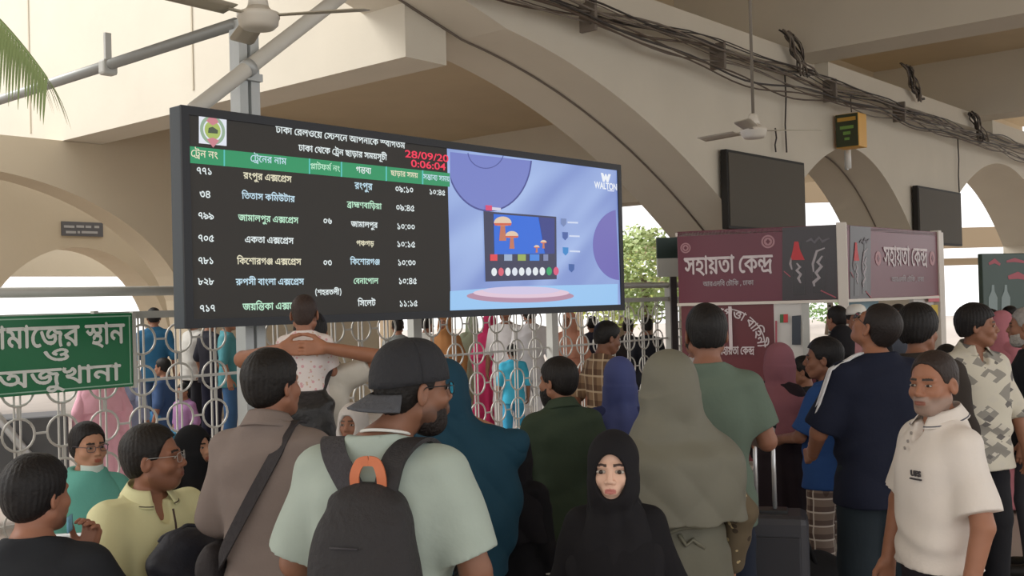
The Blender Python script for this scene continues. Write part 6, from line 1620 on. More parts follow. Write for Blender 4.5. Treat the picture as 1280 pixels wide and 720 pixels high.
# his backpack
BPM = mat('backpack_black', (38, 36, 38), .75, noise=.1, bump=.35, bscale=50); BPG = mat('backpack_grey', (58, 56, 60), .8, bump=.4, bscale=80); ORG = mat('loop_orange', (196, 112, 74), .6)
e, b0_ = bag_root(p, 'backpack', 'black backpack with orange handle loop on the man in backwards cap', 'backpack', (-.02, -.2, .86))
F = Field(); F.u(loft([(.84, .12, .05, .035, -.2), (.9, .142, .085, .035, -.215), (1.05, .147, .095, .035, -.222), (1.2, .138, .085, .035, -.215), (1.29, .115, .065, .035, -.202), (1.345, .075, .04, .035, -.185), (1.36, .035, .018, .035, -.178)], 2.9)); F.disp(wrinkle(.003, .7))
job('body', [(F, .008, None)], BPM, e, Rz(p)(b0_))
F = Field(); F.u(loft([(.85, .1, .03, .035, -.29), (.9, .12, .045, .035, -.297), (1.02, .122, .048, .035, -.3), (1.12, .11, .035, .035, -.292), (1.14, .09, .02, .035, -.285)], 3.2)); job('front_pocket', [(F, .008, None)], BPM, e, Rz(p)(b0_))
mb = MB(); tmf = p._tm(); bv = Vector(tuple(float(v) for v in b0_))
mb.tube([tmf((.035 + .115 * math.cos(a), -.24 - .03 * math.sin(a), 1.16 + .12 * math.sin(a))) - bv for a in [PI * k / 24 for k in range(25)]], .004, 6); mb.build('zip', BPG, e)
mb = MB(); mb.tube([tmf((-.025, -.302, 1.215)) - bv, tmf((.055, -.306, 1.215)) - bv], .003, 6); mb.build('zip', BPG, e)
mb = MB(); mb.tube([tmf((.035 + .016 * math.cos(2 * PI * k / 16), -.353, 1.075 + .016 * math.sin(2 * PI * k / 16))) - bv for k in range(16)], .0035, 6, closed=True); mb.build('ring_pull', ORG, e)
for q in (-1, 1):
    pts = bez([((.035 + q * .045, -.178, 1.335), (0, -1, .3)), ((.01 + q * .085, -.145, 1.415), (0, -.7, .7)), ((q * .118, -.07, 1.452), (0, -.2, 1)), ((q * .128, .02, 1.43), (0, .5, .8)), ((q * .135, .1, 1.35), (0, 1, .3)), ((q * .15, .135, 1.2), (q * .2, 1, 0)), ((q * .175, .08, 1.06), (q, .6, 0)), ((q * .15, -.12, .95), (q, -.3, 0))])
    strap(p, e, b0_, pts, .066, .012, BPG if q < 0 else BPM, 'shoulder_strap')
    pts = bez([((.035 + q * .036, -.18, 1.332), (0, -1, .2)), ((.035 + q * .038, -.186, 1.378), (0, -1, 0)), ((.035 + q * .024, -.182, 1.412), (0, -1, 0)), ((.035, -.178, 1.418), (0, -1, 0))])
    strap(p, e, b0_, pts, .026, .006, ORG, 'handle_loop')

# --- the man in the taupe shirt with a sling strap
(xy), h = spot(338, 438, 3.6, .01)
p = Person('man in taupe brown shirt with dark sling strap, seen from behind', xy, -14, h, (148, 102, 80), yaw=-22, pitch=3, hr=.0045, br=.01, bulk=1.02,
           arms={1: dict(el=(.24, .0, 1.1), wr=(.2, .2, .98)), -1: dict(el=(-.24, .0, 1.1), wr=(-.2, .2, .98))})
p.body().hair((26, 23, 22), t=.014, a=.003, nape=-.075).top((124, 112, 106), sleeve=1.55, hem=.76, loose=.02, name='shirt', wr=.006).collar((124, 112, 106), h=.05, gap=.4).trousers((60, 58, 60)).shoes((30, 28, 26))
e, b0_ = bag_root(p, 'sling_bag', 'dark sling bag strap crossing the back of the man in taupe', 'bag', (-.19, -.02, .9))
pts = bez([((.085, .06, 1.445), (0, .5, 1)), ((.1, -.05, 1.452), (0, -.2, 1)), ((.075, -.125, 1.36), (0, -1, .4)), ((.0, -.156, 1.22), (0, -1, 0)), ((-.11, -.142, 1.04), (-.4, -1, 0)), ((-.19, -.05, .95), (-1, -.2, 0))])
strap(p, e, b0_, pts, .042, .008, mat('sling_dark', (48, 44, 46), .8, bump=.3, bscale=60), 'strap')
F = Field(); F.u(loft([(.86, .03, .11, -.225, .02), (.9, .045, .13, -.225, .02), (1.0, .04, .12, -.222, .02), (1.03, .02, .1, -.22, .02)], 3)); job('pouch', [(F, .01, None)], mat('sling_dark', (48, 44, 46), .8), e, Rz(p)(b0_))

# --- the girl in black looking at the camera
(xy), h = spot(766, 548, 3.4, .012)
p = Person('girl in black headscarf looking straight at the camera', xy, 172, h, (224, 184, 162), yaw=-4, pitch=-1, female=True, hr=.0033, br=.009, headscale=1.2, full=.35, nose=.85, lips=(188, 118, 110), brow=(60, 44, 40))
p.body().eyes((36, 24, 20), .98, 1.14).scarf((30, 29, 32), fr=(.052, .085, .077), fc=(0, .1, -.014), hem=1.02, wide=.86, seed=.6, fold=.007).robe((26, 25, 28), wide=.84, seed=1.0).shoes()

# --- the woman in the olive headscarf
(xy), h = spot(842, 440, 3.95, .014)
p = Person('woman in long olive grey headscarf, seen from behind', xy, 12, h, (168, 124, 100), yaw=18, female=True, hr=.0045, br=.01, shw=.125, hoff=(-.02, 0, 0), arms={1: dict(el=(.262, -.03, 1.06), wr=(.25, .06, .82)), -1: dict(el=(-.2, .03, 1.1), wr=(-.14, .16, .96))})
p.body().scarf((110, 108, 95), face=False, hem=1.05, wide=1.24, vol=.012, fold=.006, neckw=1.32, seed=2.0, m=mat('olive_cloth', (110, 108, 95), .7, noise=.07, nscale=5, bump=.2, bscale=9)).robe((120, 118, 102), m=mat('olive_robe', (104, 102, 88), .7, noise=.08, nscale=4, bump=.2, bscale=9), wide=.98, sleeves=False, waist=.012, seed=.4).shoes()
for q in (-1, 1):
    F = Field(); a = p.arms[q]; F.u(cone(Vector(p.shp[q]) * .4 + Vector(a['el']) * .6, a['el'], .056, .06), .01); el, w = Vector(a['el']), Vector(a['wr']); F.u(cone(el, el + (w - el) * .92, .058, .05), .02)
    F.disp(wrinkle(.005, .4))
    job('sleeve', [(F, .01, None)], patches('gold_print', (104, 92, 74), [((196, 176, 134), 26, .22), ((70, 60, 50), 18, .2)], kind='DOT'), p.root, p.to_root)
mb = MB(); tmf = p._tm(); mb.tube([tmf((.172 * math.cos(a), .134 * math.sin(a), 1.015 + .02 * math.sin(3 * a))) for a in [2 * PI * k / 40 for k in range(40)]], .008, 6, closed=True); mb.build('waist_tie', mat('olive_tie', (112, 110, 94), .7), p.root)
mb = MB(); mb.tube([tmf((-.05, -.142, 1.01)), tmf((-.03, -.16, .97)), tmf((.0, -.155, .99)), tmf((.05, -.145, .95))], .008, 6); mb.build('tie_knot', mat('olive_tie', (112, 110, 94), .7), p.root)

# --- the man in the white polo shirt
(xy), h = spot(1166, 437, 3.7, .012)
p = Person('grey-bearded man in white polo shirt facing left', xy, 98, h, (156, 108, 84), yaw=30, pitch=-2, hr=.0033, br=.009, nose=1.15, bulk=1.0, stubble=((150, 140, 132), .6), brow=(52, 44, 40),
           arms={1: dict(el=(.25, .02, 1.1), wr=(.25, .08, .86)), -1: dict(el=(-.25, -.03, 1.09), wr=(-.27, .05, .85), curl=(30, 36, 30))})
p.body().eyes((44, 30, 22), .8).hair((48, 38, 34), t=.004, a=.002, front=.082, nape=-.06)
WP = mat('polo_white', (222, 214, 206), .85, noise=.03, bump=.25, bscale=14, spec=.2)
p.top((222, 214, 206), m=WP, sleeve=.8, hem=.90, loose=.02, sleeve_r=(.058, .072), name='polo_shirt', wr=.005, open_v=.06).collar((222, 214, 206), stripe=(96, 96, 104), gap=.5, m=WP).trousers((40, 36, 42)).shoes()
tmf = p._tm(); mb = MB()
for z in (1.40, 1.37, 1.345): mb.lathe([(0, -.002), (.006, -.002), (.006, .002), (0, .002)], tuple(tmf((.006, .094 + (1.40 - z) * .5, z))), 10, Matrix.Rotation(PI / 2, 3, 'X'))
mb.build('button', mat('button_pale', (150, 142, 136), .4), p.root)
fr_ = frame_m(tmf((-.085, .1315, 1.262)), (tmf((-.13, .115, 1.262)) - tmf((-.06, .135, 1.262))), (0, 0, 1))
o = latin_mesh('UFS', fr_, .027, 'chest_lettering', mat('print_dark', (70, 66, 70), .7), p.root, depth=.006, bold=.0004); 
mb = MB(); mb.box(fr_ @ Vector((0, -.018, 0)), (.05, .005, .006), fr_.to_3x3()); mb.build('chest_mark', mat('print_dark', (70, 66, 70), .7), p.root)

# --- the man in the grey-green t-shirt
(xy), h = spot(882, 379, 4.5, .016)
p = Person('tall man in grey green t-shirt seen from behind, before the booth', xy, -6, h, (142, 98, 78), yaw=4, pitch=2, hr=.0045, br=.011, bulk=.98, arms={1: dict(el=(.235, .0, 1.14), wr=(.2, .25, 1.12), hd=(.05, 1, .05), hn=(0, 0, -1), curl=(40, 55, 40), side=-1), -1: dict(el=(-.25, .0, 1.1), wr=(-.16, .2, 1.05))})
p.body().hair((24, 22, 22), t=.01, a=.0025, nape=-.05).top((98, 112, 100), sleeve=.74, hem=.80, loose=.02, name='tee_shirt', wr=.005, sleeve_r=(.06, .076)).trousers((34, 40, 54)).shoes()

# --- seated: yellow polo
(xy), h = spot(188, 532, 3.95)
p = Person('young man in pale yellow polo shirt seated, looking right', (xy[0], xy[1]), -128, 1.74, (146, 100, 78), yaw=42, pitch=4, hr=.0035, br=.009, sit=.53, shz=.035, legs={-1: dict(hip=(-.08, 0, .51), kn=(.14, .36, .51), an=(.14, .36, .09)), 1: dict(hip=(.09, 0, .51), kn=(.36, .24, .51), an=(.36, .24, .09))}, full=.3, stubble=((46, 38, 36), .25),
           arms={1: dict(el=(.25, .09, 1.17), wr=(.04, .3, 1.14), hd=(-1, .2, -.1), hn=(0, -1, 0)), -1: dict(el=(-.25, .08, 1.17), wr=(-.05, .34, 1.15), hd=(1, .1, -.1), hn=(0, -1, 0))})
YP = mat('polo_yellow', (214, 212, 168), .85, noise=.03, bump=.25, bscale=14, spec=.2)
p.body().eyes().glasses((168, 166, 164), rimr=.0012).hair((28, 24, 22), t=.01, a=.0025, front=.072).top((214, 212, 168), m=YP, sleeve=.82, hem=.86, loose=.022, sleeve_r=(.06, .078), name='polo_shirt', wr=.005, open_v=.07).collar((214, 212, 168), stripe=(70, 60, 54), gap=.45, m=YP).trousers((52, 56, 70)).shoes()
mb = MB(); hm = p._hm(); mb.lathe([(.0, -.006), (.007, -.004), (.007, .004), (0, .007)], tuple(hm((-.088, .004, -.012))), 12, Matrix.Rotation(PI / 2, 3, 'Y')); mb.tube([hm((-.089, .008, -.014)), hm((-.089, .014, -.034))], .003, 6); mb.build('earbud', mat('earbud_white', (226, 226, 224), .3), p.root)
mb = MB(); tmf = p._tm(); mb.tube([tmf((0, .128, 1.42)), tmf((.0, .142, 1.37)), tmf((0, .15, 1.31))], .004, 6); mb.build('placket', cloth((76, 64, 58)), p.root)
e, b0_ = bag_root(p, 'shoulder_bag', 'black bag held on the lap of man in pale yellow polo', 'bag', (.0, .24, 1.06))
F = Field(); F.u(ell((0.0, .21, 1.235), (.155, .075, .125)), .01); F.u(ell((-.02, .215, 1.15), (.16, .08, .09)), .05); F.disp(wrinkle(.006, 3.0)); job('body', [(F, .008, None)], mat('bag_navy', (36, 38, 48), .7, noise=.1, bump=.3, bscale=40), e, Rz(p)(b0_))
bv = Vector(tuple(float(v) for v in b0_)); mb = MB(); mb.tube([tmf((-.1 + .2 * k / 12, .2 + .015 * math.sin(k), 1.365 - .035 * ((k - 6) / 6) ** 2)) - bv for k in range(13)], .008, 6); mb.build('strap', mat('bag_strap', (46, 48, 58), .7), e)

# --- seated: black t-shirt at the left edge
(xy), h = spot(42, 566, 3.35)
p = Person('man in black t-shirt seated at the left edge, seen from behind', (xy[0], xy[1]), 4, 1.71, (156, 108, 86), yaw=-30, pitch=0, hr=.0045, br=.01, sit=.53, bulk=1.05,
           legs={-1: dict(hip=(-.09, 0, .51), kn=(-.42, .26, .51), an=(-.42, .26, .09)), 1: dict(hip=(.09, 0, .51), kn=(.0, .38, .51), an=(.0, .38, .09))},
           arms={1: dict(el=(.27, .12, 1.08), wr=(.3, .36, 1.02), hd=(.3, 1, -.1), hn=(0, 0, -1)), -1: dict(el=(-.2, .2, 1.15), wr=(.1, .17, 1.36), hd=(.25, 0, 1), hn=(-.4, -1, 0), curl=(35, 45, 30), side=-1)})
p.body().hair((26, 24, 25), t=.014, a=.003, nape=-.08).top((40, 42, 46), sleeve=.86, hem=.86, loose=.02, sleeve_r=(.062, .08), name='tee_shirt', wr=.005).trousers((44, 46, 54)).shoes()
mb = MB(); hm = p._hm(); mb.grid(lambda u, v: hm((.05 + .035 * u, .085 - .05 * u, -.07 - .05 * v)), 4, 4, thick=.004); mb.build('face_mask', mat('mask_blue', (120, 176, 200), .8), p.root)

# --- seated: woman in teal with glasses
(xy), h = spot(108, 529, 5.2)
p = Person('woman in teal tunic with glasses and lowered white face mask', xy, -146, 1.63, (176, 130, 104), yaw=14, female=True, hr=.0045, br=.012, sit=.5, full=.4, arms={1: dict(el=(.2, .15, 1.06), wr=(.05, .3, .98)), -1: dict(el=(-.2, .15, 1.06), wr=(-.05, .3, .98))})
p.body().eyes().glasses((70, 62, 70)).hair((28, 25, 26), t=.008, a=.0025, front=.066, nape=-.09)
TL = mat('teal_tunic', (104, 172, 160), .85, noise=.08, nscale=12, bump=.3, bscale=14, spec=.2)
p.scarf((92, 158, 146), m=TL, name='shawl', hem=1.1, wide=1.02, seed=1.2)
JOBS.pop()
F = Field(); F.u(loft([(1.05, .22, .155, 0, 0), (1.2, .215, .15), (1.31, .195, .13, 0, -.01), (1.37, .155, .112, 0, -.01), (1.43, .105, .1, 0, -.005), (1.47, .088, .092, 0, .0)], 2.15)); F.disp(wrinkle(.008, .5)); F.sub(cone((0, -.0, 1.45), (0, .02, 1.6), .058, .09))
sh_ = [c for c in p.root.children if c.name.startswith('shawl')]
for c in sh_: bpy.data.objects.remove(c, do_unlink=True)
job('shawl', [(F, .01, None)], TL, p.root, p.to_root)
p.robe((92, 158, 146), m=TL, name='tunic').shoes()
mb = MB(); hm = p._hm(); mb.grid(lambda u, v: hm((.062 * math.sin((u - .5) * 2.6), .012 + .075 * math.cos((u - .5) * 2.6), -.088 - .04 * v + .012 * abs(u - .5))), 14, 4, thick=.004); mb.build('face_mask', mat('mask_white', (196, 210, 204), .8), p.root)

# --- seated: woman in black
(xy), h = spot(240, 528, 5.7)
p = Person('woman in black headscarf seated behind the man in yellow', xy, -120, 1.54, (186, 140, 114), yaw=8, female=True, hr=.005, br=.014, sit=.48).body().eyes().scarf((26, 26, 29), seed=2.2).robe((24, 24, 27)).shoes()

# --- father with a baby on his shoulders
(xy), h = spot(388, 414, 5.5)
p = Person('man in cream shirt, hands joined behind baby on his shoulders', xy, 0, 1.74, (160, 110, 84), pitch=-4, hr=.005, br=.01, hand_r=.0042,
           arms={-1: dict(el=(-.32, -.1, 1.48), wr=(-.085, -.265, 1.535), hd=(1, -.12, .0), hn=(0, 1, 0), curl=(10, 14, 12), side=1, thumb=(.6, .1)), 1: dict(el=(.38, -.1, 1.47), wr=(.115, -.275, 1.535), hd=(-1, -.1, .0), hn=(0, 1, 0), curl=(10, 14, 12), side=-1, thumb=(.6, .1))})
p.body().hair(HAIR, t=.008).top((206, 200, 188), sleeve=.7, hem=.74, loose=.022, name='shirt', wr=.006).trousers((90, 84, 76)).shoes()
fa = p
e, b0_ = bag_root(p, 'backpack', 'black backpack on the back of man carrying the baby', 'backpack', (.0, -.2, .95))
F = Field(); F.u(loft([(.94, .12, .06, .0, -.2), (1.0, .15, .09, .0, -.22), (1.15, .15, .095, .0, -.225), (1.27, .14, .08, .0, -.215), (1.325, .1, .045, .0, -.19)], 3.2)); F.disp(wrinkle(.005, 1.7)); job('body', [(F, .01, None)], mat('backpack_gloss', (36, 36, 38), .45, noise=.1, bump=.6, bscale=22), e, Rz(p)(b0_))
for q in (-1, 1):
    strap(p, e, b0_, bez([((q * .07, -.19, 1.3), (0, -1, .3)), ((q * .1, -.13, 1.40), (0, -.7, .7)), ((q * .115, -.05, 1.445), (0, -.1, 1)), ((q * .12, .06, 1.41), (0, .7, .6)), ((q * .13, .13, 1.25), (0, 1, 0))]), .05, .01, mat('sling_dark', (48, 44, 46), .8), 'shoulder_strap')
(bx, by), bh = spot(386, 367, 5.5)
b = Person('baby with cropped hair in pink-spotted white top on mans shoulders', (bx, by - .13, 1.36), 0, 1.05, (152, 106, 84), headscale=1.32, hr=.005, br=.01, pitch=-4, hands=False, cat='baby')
b.pel = A3((0, 0, .60 - .02)); b.legs = {q: dict(hip=(q * .09, .02, .54), kn=(q * .17, .2, .5), an=(q * .17, .22, .2)) for q in (-1, 1)}
b.root.location.z = bh - (.58 + (1.585 + .016 + .13 * 1.32 - .92)) * b.sc
for q in (-1, 1): b.arms[q].update(el=(q * .21, .06, 1.12), wr=(q * .16, .22, 1.16), hd=(0, 1, .1), hn=(0, 0, -1))
b.body().hair((58, 46, 42), t=.003, a=.0012, nape=-.07)
b.top((226, 218, 214), sleeve=.8, hem=.80, loose=.03, name='top', m=patches('pink_spots', (226, 216, 212), [((214, 168, 172), 30, .24), ((204, 176, 156), 38, .2)], kind='DOT'), wr=.004, sleeve_r=(.064, .074)).trousers((220, 214, 206), r=(.105, .09, .08))

# --- woman in dark teal
(xy), h = spot(556, 456, 4.2)
p = Person('woman in dark teal veil and robe with one arm raised', xy, -8, h, (176, 126, 98), female=True, hr=.0055, br=.011,
           arms={1: dict(el=(.31, -.02, 1.36), wr=(.1, .06, 1.45), hd=(-1, .1, .2), hn=(0, 1, 0), curl=(20, 25, 20)), -1: dict(el=(-.22, .05, 1.1), wr=(-.12, .22, 1.05))})
TEALD = mat('dark_teal_cloth', (26, 62, 80), .8, noise=.08, nscale=5, bump=.25, bscale=10, spec=.25)
p.body().scarf((26, 62, 80), m=TEALD, face=False, hem=.80, wide=1.1, vol=.012, fold=.007, seed=.3, neckw=1.2, extra=((cone((.08, -.02, 1.40), (.29, -.02, 1.325), .075, .062), .05), (ell((.19, -.02, 1.12), (.13, .1, .26)), .08))).robe((24, 56, 74), m=TEALD, seed=.9, wide=1.02, sl=.1).shoes()
# --- woman in black with banded cuffs
(xy), h = spot(642, 545, 4.48)
p = Person('girl in black robe with white-banded cuffs beside dark teal robe', xy, -20, h, (150, 104, 82), headscale=1.15, female=True, hr=.006, br=.012, arms={1: dict(el=(.2, -.02, 1.06), wr=(.22, .04, .83))})
p.body().scarf((30, 28, 32), face=False, hem=1.1, seed=1.4).robe((28, 27, 31), seed=.2, wide=.86).shoes()
mb = MB(); tmf = p._tm(); el, w = Vector(p.arms[1]['el']), Vector(p.arms[1]['wr'])
for k in (.66, .76): mb.tube([tmf(tuple(el + (w - el) * k + Vector((.0565 * math.cos(a), .0565 * math.sin(a), 0)))) for a in [2 * PI * i / 20 for i in range(20)]], .006, 6, closed=True)
mb.build('cuff_bands', cloth((200, 196, 190)), p.root)

# --- bearded man in dark green
(xy), h = spot(693, 450, 4.95)
p = Person('bearded man in dark green shirt seen from behind, looking left', (xy[0] + .02, xy[1]), 22, h, (150, 104, 80), yaw=30, hr=.0045, br=.011, arms={1: dict(el=(.25, -.06, 1.12), wr=(.2, -.02, .9), hd=(-.4, .1, -1), hn=(-.6, 0, 0)), -1: dict(el=(-.24, .05, 1.1), wr=(-.14, .22, .98))})
p.body().hair((26, 22, 21), t=.013, a=.003, nape=-.08).beard((26, 21, 20), t=.012, long_=.014).top((58, 70, 56), sleeve=1.35, hem=.74, loose=.022, name='shirt', wr=.006).collar((58, 70, 56), gap=.4).trousers((84, 60, 58)).shoes()

# --- man in plaid
(xy), h = spot(756, 403, 7.6)
p = Person('man in brown plaid shirt looking right near the fence', xy, -62, h, (126, 86, 66), yaw=-6, pitch=-14, hr=.006, br=.014, arms={1: dict(el=(.24, .1, 1.1), wr=(.1, .28, 1.02)), -1: dict(el=(-.27, -.1, 1.14), wr=(-.14, -.2, .98), hd=(.5, -.1, -1), hn=(0, -1, 0))})
p.body().eyes().hair(HAIR, t=.011).top((120, 92, 72), m=checks('brown_plaid', (150, 124, 98), (74, 50, 42), (206, 186, 156), 9), sleeve=1.15, hem=.78, loose=.02, name='shirt').trousers((50, 48, 52)).shoes()
# --- blue headscarf
(xy), h = spot(774, 449, 5.15)
p = Person('woman in royal blue headscarf beside the olive headscarf', xy, -10, h, (170, 124, 98), female=True, hr=.0055, br=.012).body().scarf((62, 72, 124), m=mat('blue_scarf', (62, 72, 124), .75, noise=.08, nscale=5, bump=.2, bscale=9), face=False, hem=1.1, seed=3.0, fold=.007).robe((52, 58, 96), seed=2.0, wide=.85).shoes()
# --- boy in blue
(xy), h = spot(1030, 428, 6.1)
p = Person('boy in blue t-shirt and checked trousers, looking left', xy, 48, h, (132, 90, 70), yaw=24, hr=.005, br=.012, headscale=1.12, arms={-1: dict(el=(-.22, .08, 1.1), wr=(-.12, .3, 1.06), hd=(.1, 1, 0), hn=(0, 0, -1)), 1: dict(el=(.22, .06, 1.1), wr=(.1, .28, 1.04), hd=(-.1, 1, 0), hn=(0, 0, -1))})
p.body().eyes().hair((24, 22, 24), t=.012, nape=-.08).top((44, 76, 130), sleeve=.85, hem=.76, loose=.022, name='tee_shirt', sleeve_r=(.06, .076)).trousers((110, 90, 80), m=checks('check_trousers', (128, 112, 102), (62, 44, 44), (206, 196, 184), 13), length=.8, r=(.1, .085, .075)).shoes()
# --- mauve headscarf
(xy), h = spot(974, 432, 6.6)
p = Person('woman in mauve headscarf and dark robe near the booth', xy, -50, h, (160, 116, 92), female=True, hr=.006, br=.014, arms={1: dict(el=(.2, .14, 1.08), wr=(.06, .3, 1.1), hd=(-.3, 1, 0), hn=(0, 0, -1))}).body().eyes().scarf((140, 92, 102), hem=1.04, wide=1.12, seed=1.1, vol=.008).robe((42, 34, 40), seed=1.5).shoes()
# --- man looking up
(xy), h = spot(1090, 390, 5.05)
p = Person('man in navy striped-shoulder jersey with head tilted back', xy, 10, 1.72, (152, 104, 80), yaw=26, pitch=36, hr=.0045, br=.011, bulk=1.04, arms={-1: dict(el=(-.26, .05, 1.1), wr=(-.22, .2, .98), hd=(0, 1, -.3), hn=(1, 0, 0)), 1: dict(el=(.25, .02, 1.1), wr=(.2, .18, .98))})
p.body().eyes().hair((34, 28, 27), t=.004, a=.002, nape=-.045).glasses((60, 58, 60)).top((28, 32, 48), sleeve=.9, hem=.76, loose=.024, name='jersey', wr=.006, sleeve_r=(.066, .08)).trousers((36, 44, 50), r=(.108, .092, .078)).shoes()
tmf = p._tm()
for q in (-1,):
    for k in (0, 1):
        pts = []; sh_ = Vector(p.shp[q]); el = Vector(p.arms[q]['el'])
        for i in range(12):
            t = i / 11
            if t < .35: w_ = Vector((q * (.075 + .28 * t), -.03 - .018 * k, 1.47 - .02 * t * 2 - (t * t) * .25)); n_ = Vector((0, -.2, 1))
            else:
                s = (t - .35) / .65; w_ = sh_ + (el - sh_) * s * .85 + Vector((q * .066, -.012 - .018 * k, .045 * (1 - s))); n_ = Vector((q, -.2, .3))
            pts.append(tmf(tuple(w_)))
        mb = MB(); mb.tube(pts, .007, 6); mb.build('sleeve_stripe', cloth((206, 206, 208)), p.root)
# --- dark-haired man behind the polo shirt
(xy), h = spot(1146, 388, 5.65)
p = Person('man with thick black hair in dark brown jacket behind white polo', xy, -26, h, (140, 96, 74), yaw=-34, hr=.0045, br=.012, bulk=1.05).body().eyes().hair((24, 21, 21), t=.02, a=.004, f=85, nape=-.06, vol=(.01, 0, .012), front=.05).top((58, 52, 48), sleeve=1.9, hem=.74, loose=.03, name='jacket', wr=.008).trousers((72, 82, 98)).shoes()
# --- man in printed shirt
(xy), h = spot(1218, 383, 6.0)
CAMO = patches('triangle_print', (206, 200, 184), [((146, 142, 134), 6.5, .62), ((204, 198, 184), 10, .5), ((112, 108, 105), 8.0, .42)])
p = Person('man in white and grey triangle-print shirt looking right', xy, 196, h, (142, 98, 76), yaw=52, hr=.0042, br=.011, full=.2, arms={-1: dict(el=(-.26, .0, 1.1), wr=(-.24, .1, .88)), 1: dict(el=(.25, .0, 1.1), wr=(.22, .12, .88))})
p.body().eyes().hair((26, 23, 24), t=.016, a=.004, front=.05).top((206, 200, 184), m=CAMO, sleeve=1.25, hem=.78, loose=.024, name='shirt', wr=.006, open_v=.06).collar((206, 200, 184), m=CAMO, gap=.5).trousers((34, 34, 38)).shoes()
# --- far right edge and further back
(xy), h = spot(1283, 386, 6.6)
p = Person('man in black shirt cut by the right edge of the photo', xy, 60, h, (146, 102, 80), hr=.006, br=.014).body().eyes().hair((150, 146, 142), t=.006).beard((170, 166, 160), t=.008).top((38, 40, 44), sleeve=1.2, hem=.78, name='shirt').trousers((70, 70, 76)).shoes()
def far(px, py, z, label, face, kind, col, bot=(44, 44, 50), yaw=0, skin=(146, 102, 80), col2=None, H=None, sleeve=1.2, sit=None, hairc=HAIR, **kw):
    (xy), h = spot(px, py, z)
    f = kind != 'm'
    P_ = Person(label, xy, face, H or h, skin, yaw=yaw, female=f, hr=.0085, br=.017, hand_r=.009, sit=sit, **kw)
    P_.body()
    if abs((face + yaw + 180) % 360 - 180) > 50: P_.eyes()
    if f: P_.scarf(col, seed=px, res=.012, hem=1.08, face=abs((face + yaw + 180) % 360 - 180) > 40).robe(col2 or col, seed=py).shoes()
    else: P_.hair(hairc, t=.011).top(col, sleeve=sleeve, hem=.76, name='shirt', res=.014).trousers(bot).shoes()
    return P_
far(1252, 390, 8.6, 'woman in dusty pink headscarf behind the triangle-print shirt', -70, 'w', (170, 108, 116), (206, 60, 80))
far(1046, 384, 9.8, 'man with black hair and black shirt in front of the booth', 30, 'm', (38, 38, 42))
far(1052, 402, 8.6, 'woman in black headscarf beside the striped booth post', -60, 'w', (30, 29, 32), H=1.5)
q_ = far(1070, 384, 9.2, 'man in pink shirt and white prayer cap', 150, 'm', (184, 134, 138), yaw=20)
mb = MB(); hm = q_._hm(); mb.grid(lambda u, v: hm((.088 * math.sin(PI / 2 * v) ** .6 * math.cos(2 * PI * u), -.016 + .108 * math.sin(PI / 2 * v) ** .6 * math.sin(2 * PI * u), .05 + .09 * math.cos(PI / 2 * v))), 24, 8, thick=.004); mb.build('prayer_cap', cloth((222, 220, 212)), q_.root)
far(1097, 398, 9.6, 'child in brown shirt behind the man looking up', 160, 'm', (110, 92, 78), H=1.45)
far(1122, 382, 9.9, 'man with black hair far back by the blue notice', 150, 'm', (90, 96, 108))
far(1183, 418, 7.4, 'child in yellow top behind the white polo shirt', 170, 'm', (196, 176, 70), H=1.36, headscale=1.15)
far(1237, 388, 10.4, 'man in grey shirt in front of the drinks hoarding', 40, 'm', (120, 120, 118))
far(1262, 384, 11.2, 'man in pale shirt beside the drinks hoarding', 120, 'm', (196, 190, 178))
far(1004, 446, 7.6, 'child in black by the mauve headscarf', 70, 'm', (40, 42, 46), H=1.3, headscale=1.12, bulk=.82)
far(868, 424, 8.4, 'man in white shirt at the booth counter', -10, 'm', (196, 190, 190), H=1.5)
far(1098, 470, 6.6, 'person in black cloak behind the navy jersey', 10, 'w', (30, 30, 34), H=1.5)
far(441, 506, 5.0, 'woman in pink with pale scarf beside the man in backwards cap', 165, 'w', (196, 190, 186), (206, 150, 146))
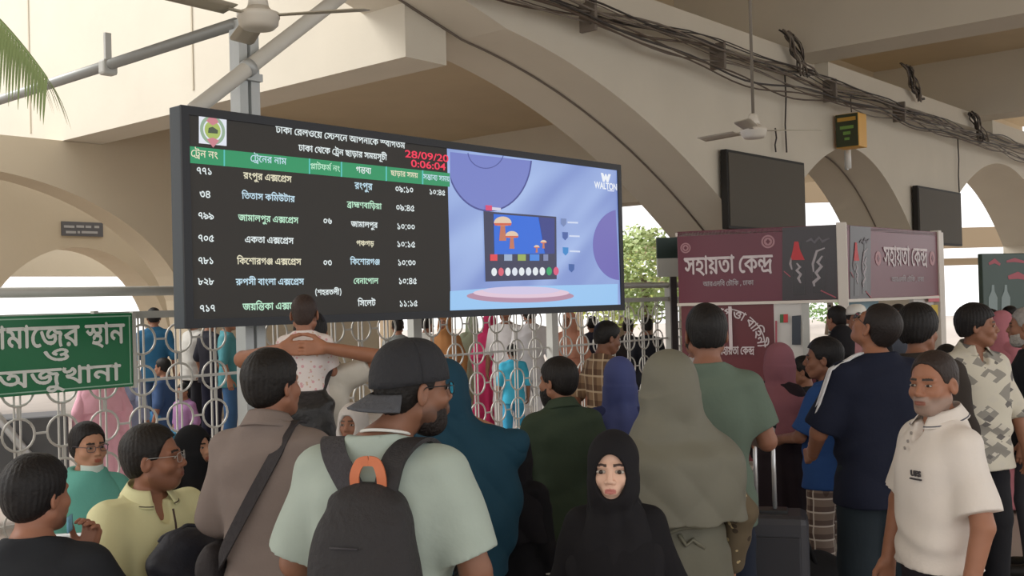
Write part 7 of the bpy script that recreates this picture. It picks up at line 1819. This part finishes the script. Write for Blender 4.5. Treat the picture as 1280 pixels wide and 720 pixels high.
# people beyond the fence
CROWD[0] = 'people beyond the ring fence'
far(126, 462, 9.2, 'woman in pale pink robe seen through fence under green sign', 30, 'w', (220, 168, 184), H=1.42)
far(158, 470, 10.2, 'woman in grey blue robe seen through fence beside pink robe', -20, 'w', (132, 142, 166), H=1.45)
far(192, 386, 14.4, 'man in blue shirt standing beyond fence left of the board', 20, 'm', (48, 98, 132), (70, 90, 120))
far(240, 390, 15.0, 'man in white tunic standing beyond fence under board corner', 140, 'm', (214, 212, 206), (40, 40, 46))
far(262, 392, 14.5, 'man in black standing beyond fence under board corner', -40, 'm', (44, 44, 52), (44, 44, 60))
far(285, 390, 13.5, 'man in teal shirt beyond fence beside the steel post', -80, 'm', (74, 132, 140), (60, 92, 130))
far(203, 430, 13.6, 'person in blue sitting on the platform beyond the fence', 80, 'm', (62, 84, 122), (54, 110, 150), sit=.42, H=1.62)
far(228, 440, 12.9, 'child in purple sitting on the platform beyond the fence', 150, 'm', (150, 110, 150), (70, 130, 160), sit=.35, H=1.3)
WHITE_KURTA = (222, 220, 222)
far(632, 395, 13.6, 'man in long white tunic beyond fence under the podium advert', 170, 'm', WHITE_KURTA, (220, 218, 220), H=1.74)
far(662, 396, 13.2, 'second man in white tunic beyond fence, beside the grey post', 10, 'm', (212, 210, 214), (216, 214, 216), H=1.72)
far(612, 405, 14.2, 'woman in bright pink scarf beyond fence under the advert', -30, 'w', (206, 60, 110), (196, 206, 190), H=1.6)
far(590, 408, 15.2, 'woman in pale green beyond the fence under the advert', 20, 'w', (176, 190, 166), (186, 150, 140), H=1.58)
far(556, 398, 13.6, 'woman in mustard brown scarf beyond the fence', 160, 'w', (160, 112, 70), (60, 50, 56), H=1.62)
far(640, 425, 12.6, 'child in sky blue beyond fence between the white tunics', 10, 'm', (70, 176, 210), (60, 150, 190), H=1.25)
far(534, 396, 14.6, 'man in white shirt beyond fence near board centre post', -40, 'm', (206, 206, 200), (60, 70, 90))
far(497, 398, 14.0, 'man in grey shirt beyond fence behind the black cap', 10, 'm', (130, 136, 136), (60, 60, 66))
far(712, 400, 13.8, 'woman in peach robe beyond fence right of grey post', 150, 'w', (206, 150, 128), (206, 150, 128), H=1.6)
far(740, 396, 14.6, 'man in dark navy beyond the fence behind plaid shirt', 0, 'm', (50, 52, 66), (44, 44, 54))
far(808, 398, 13.4, 'man in black standing at the fence beside the booth', 10, 'm', (36, 38, 46), (40, 40, 46))
far(785, 400, 14.4, 'man in dark grey beyond fence right of board corner', -30, 'm', (56, 54, 56), (40, 40, 46))
run_jobs()
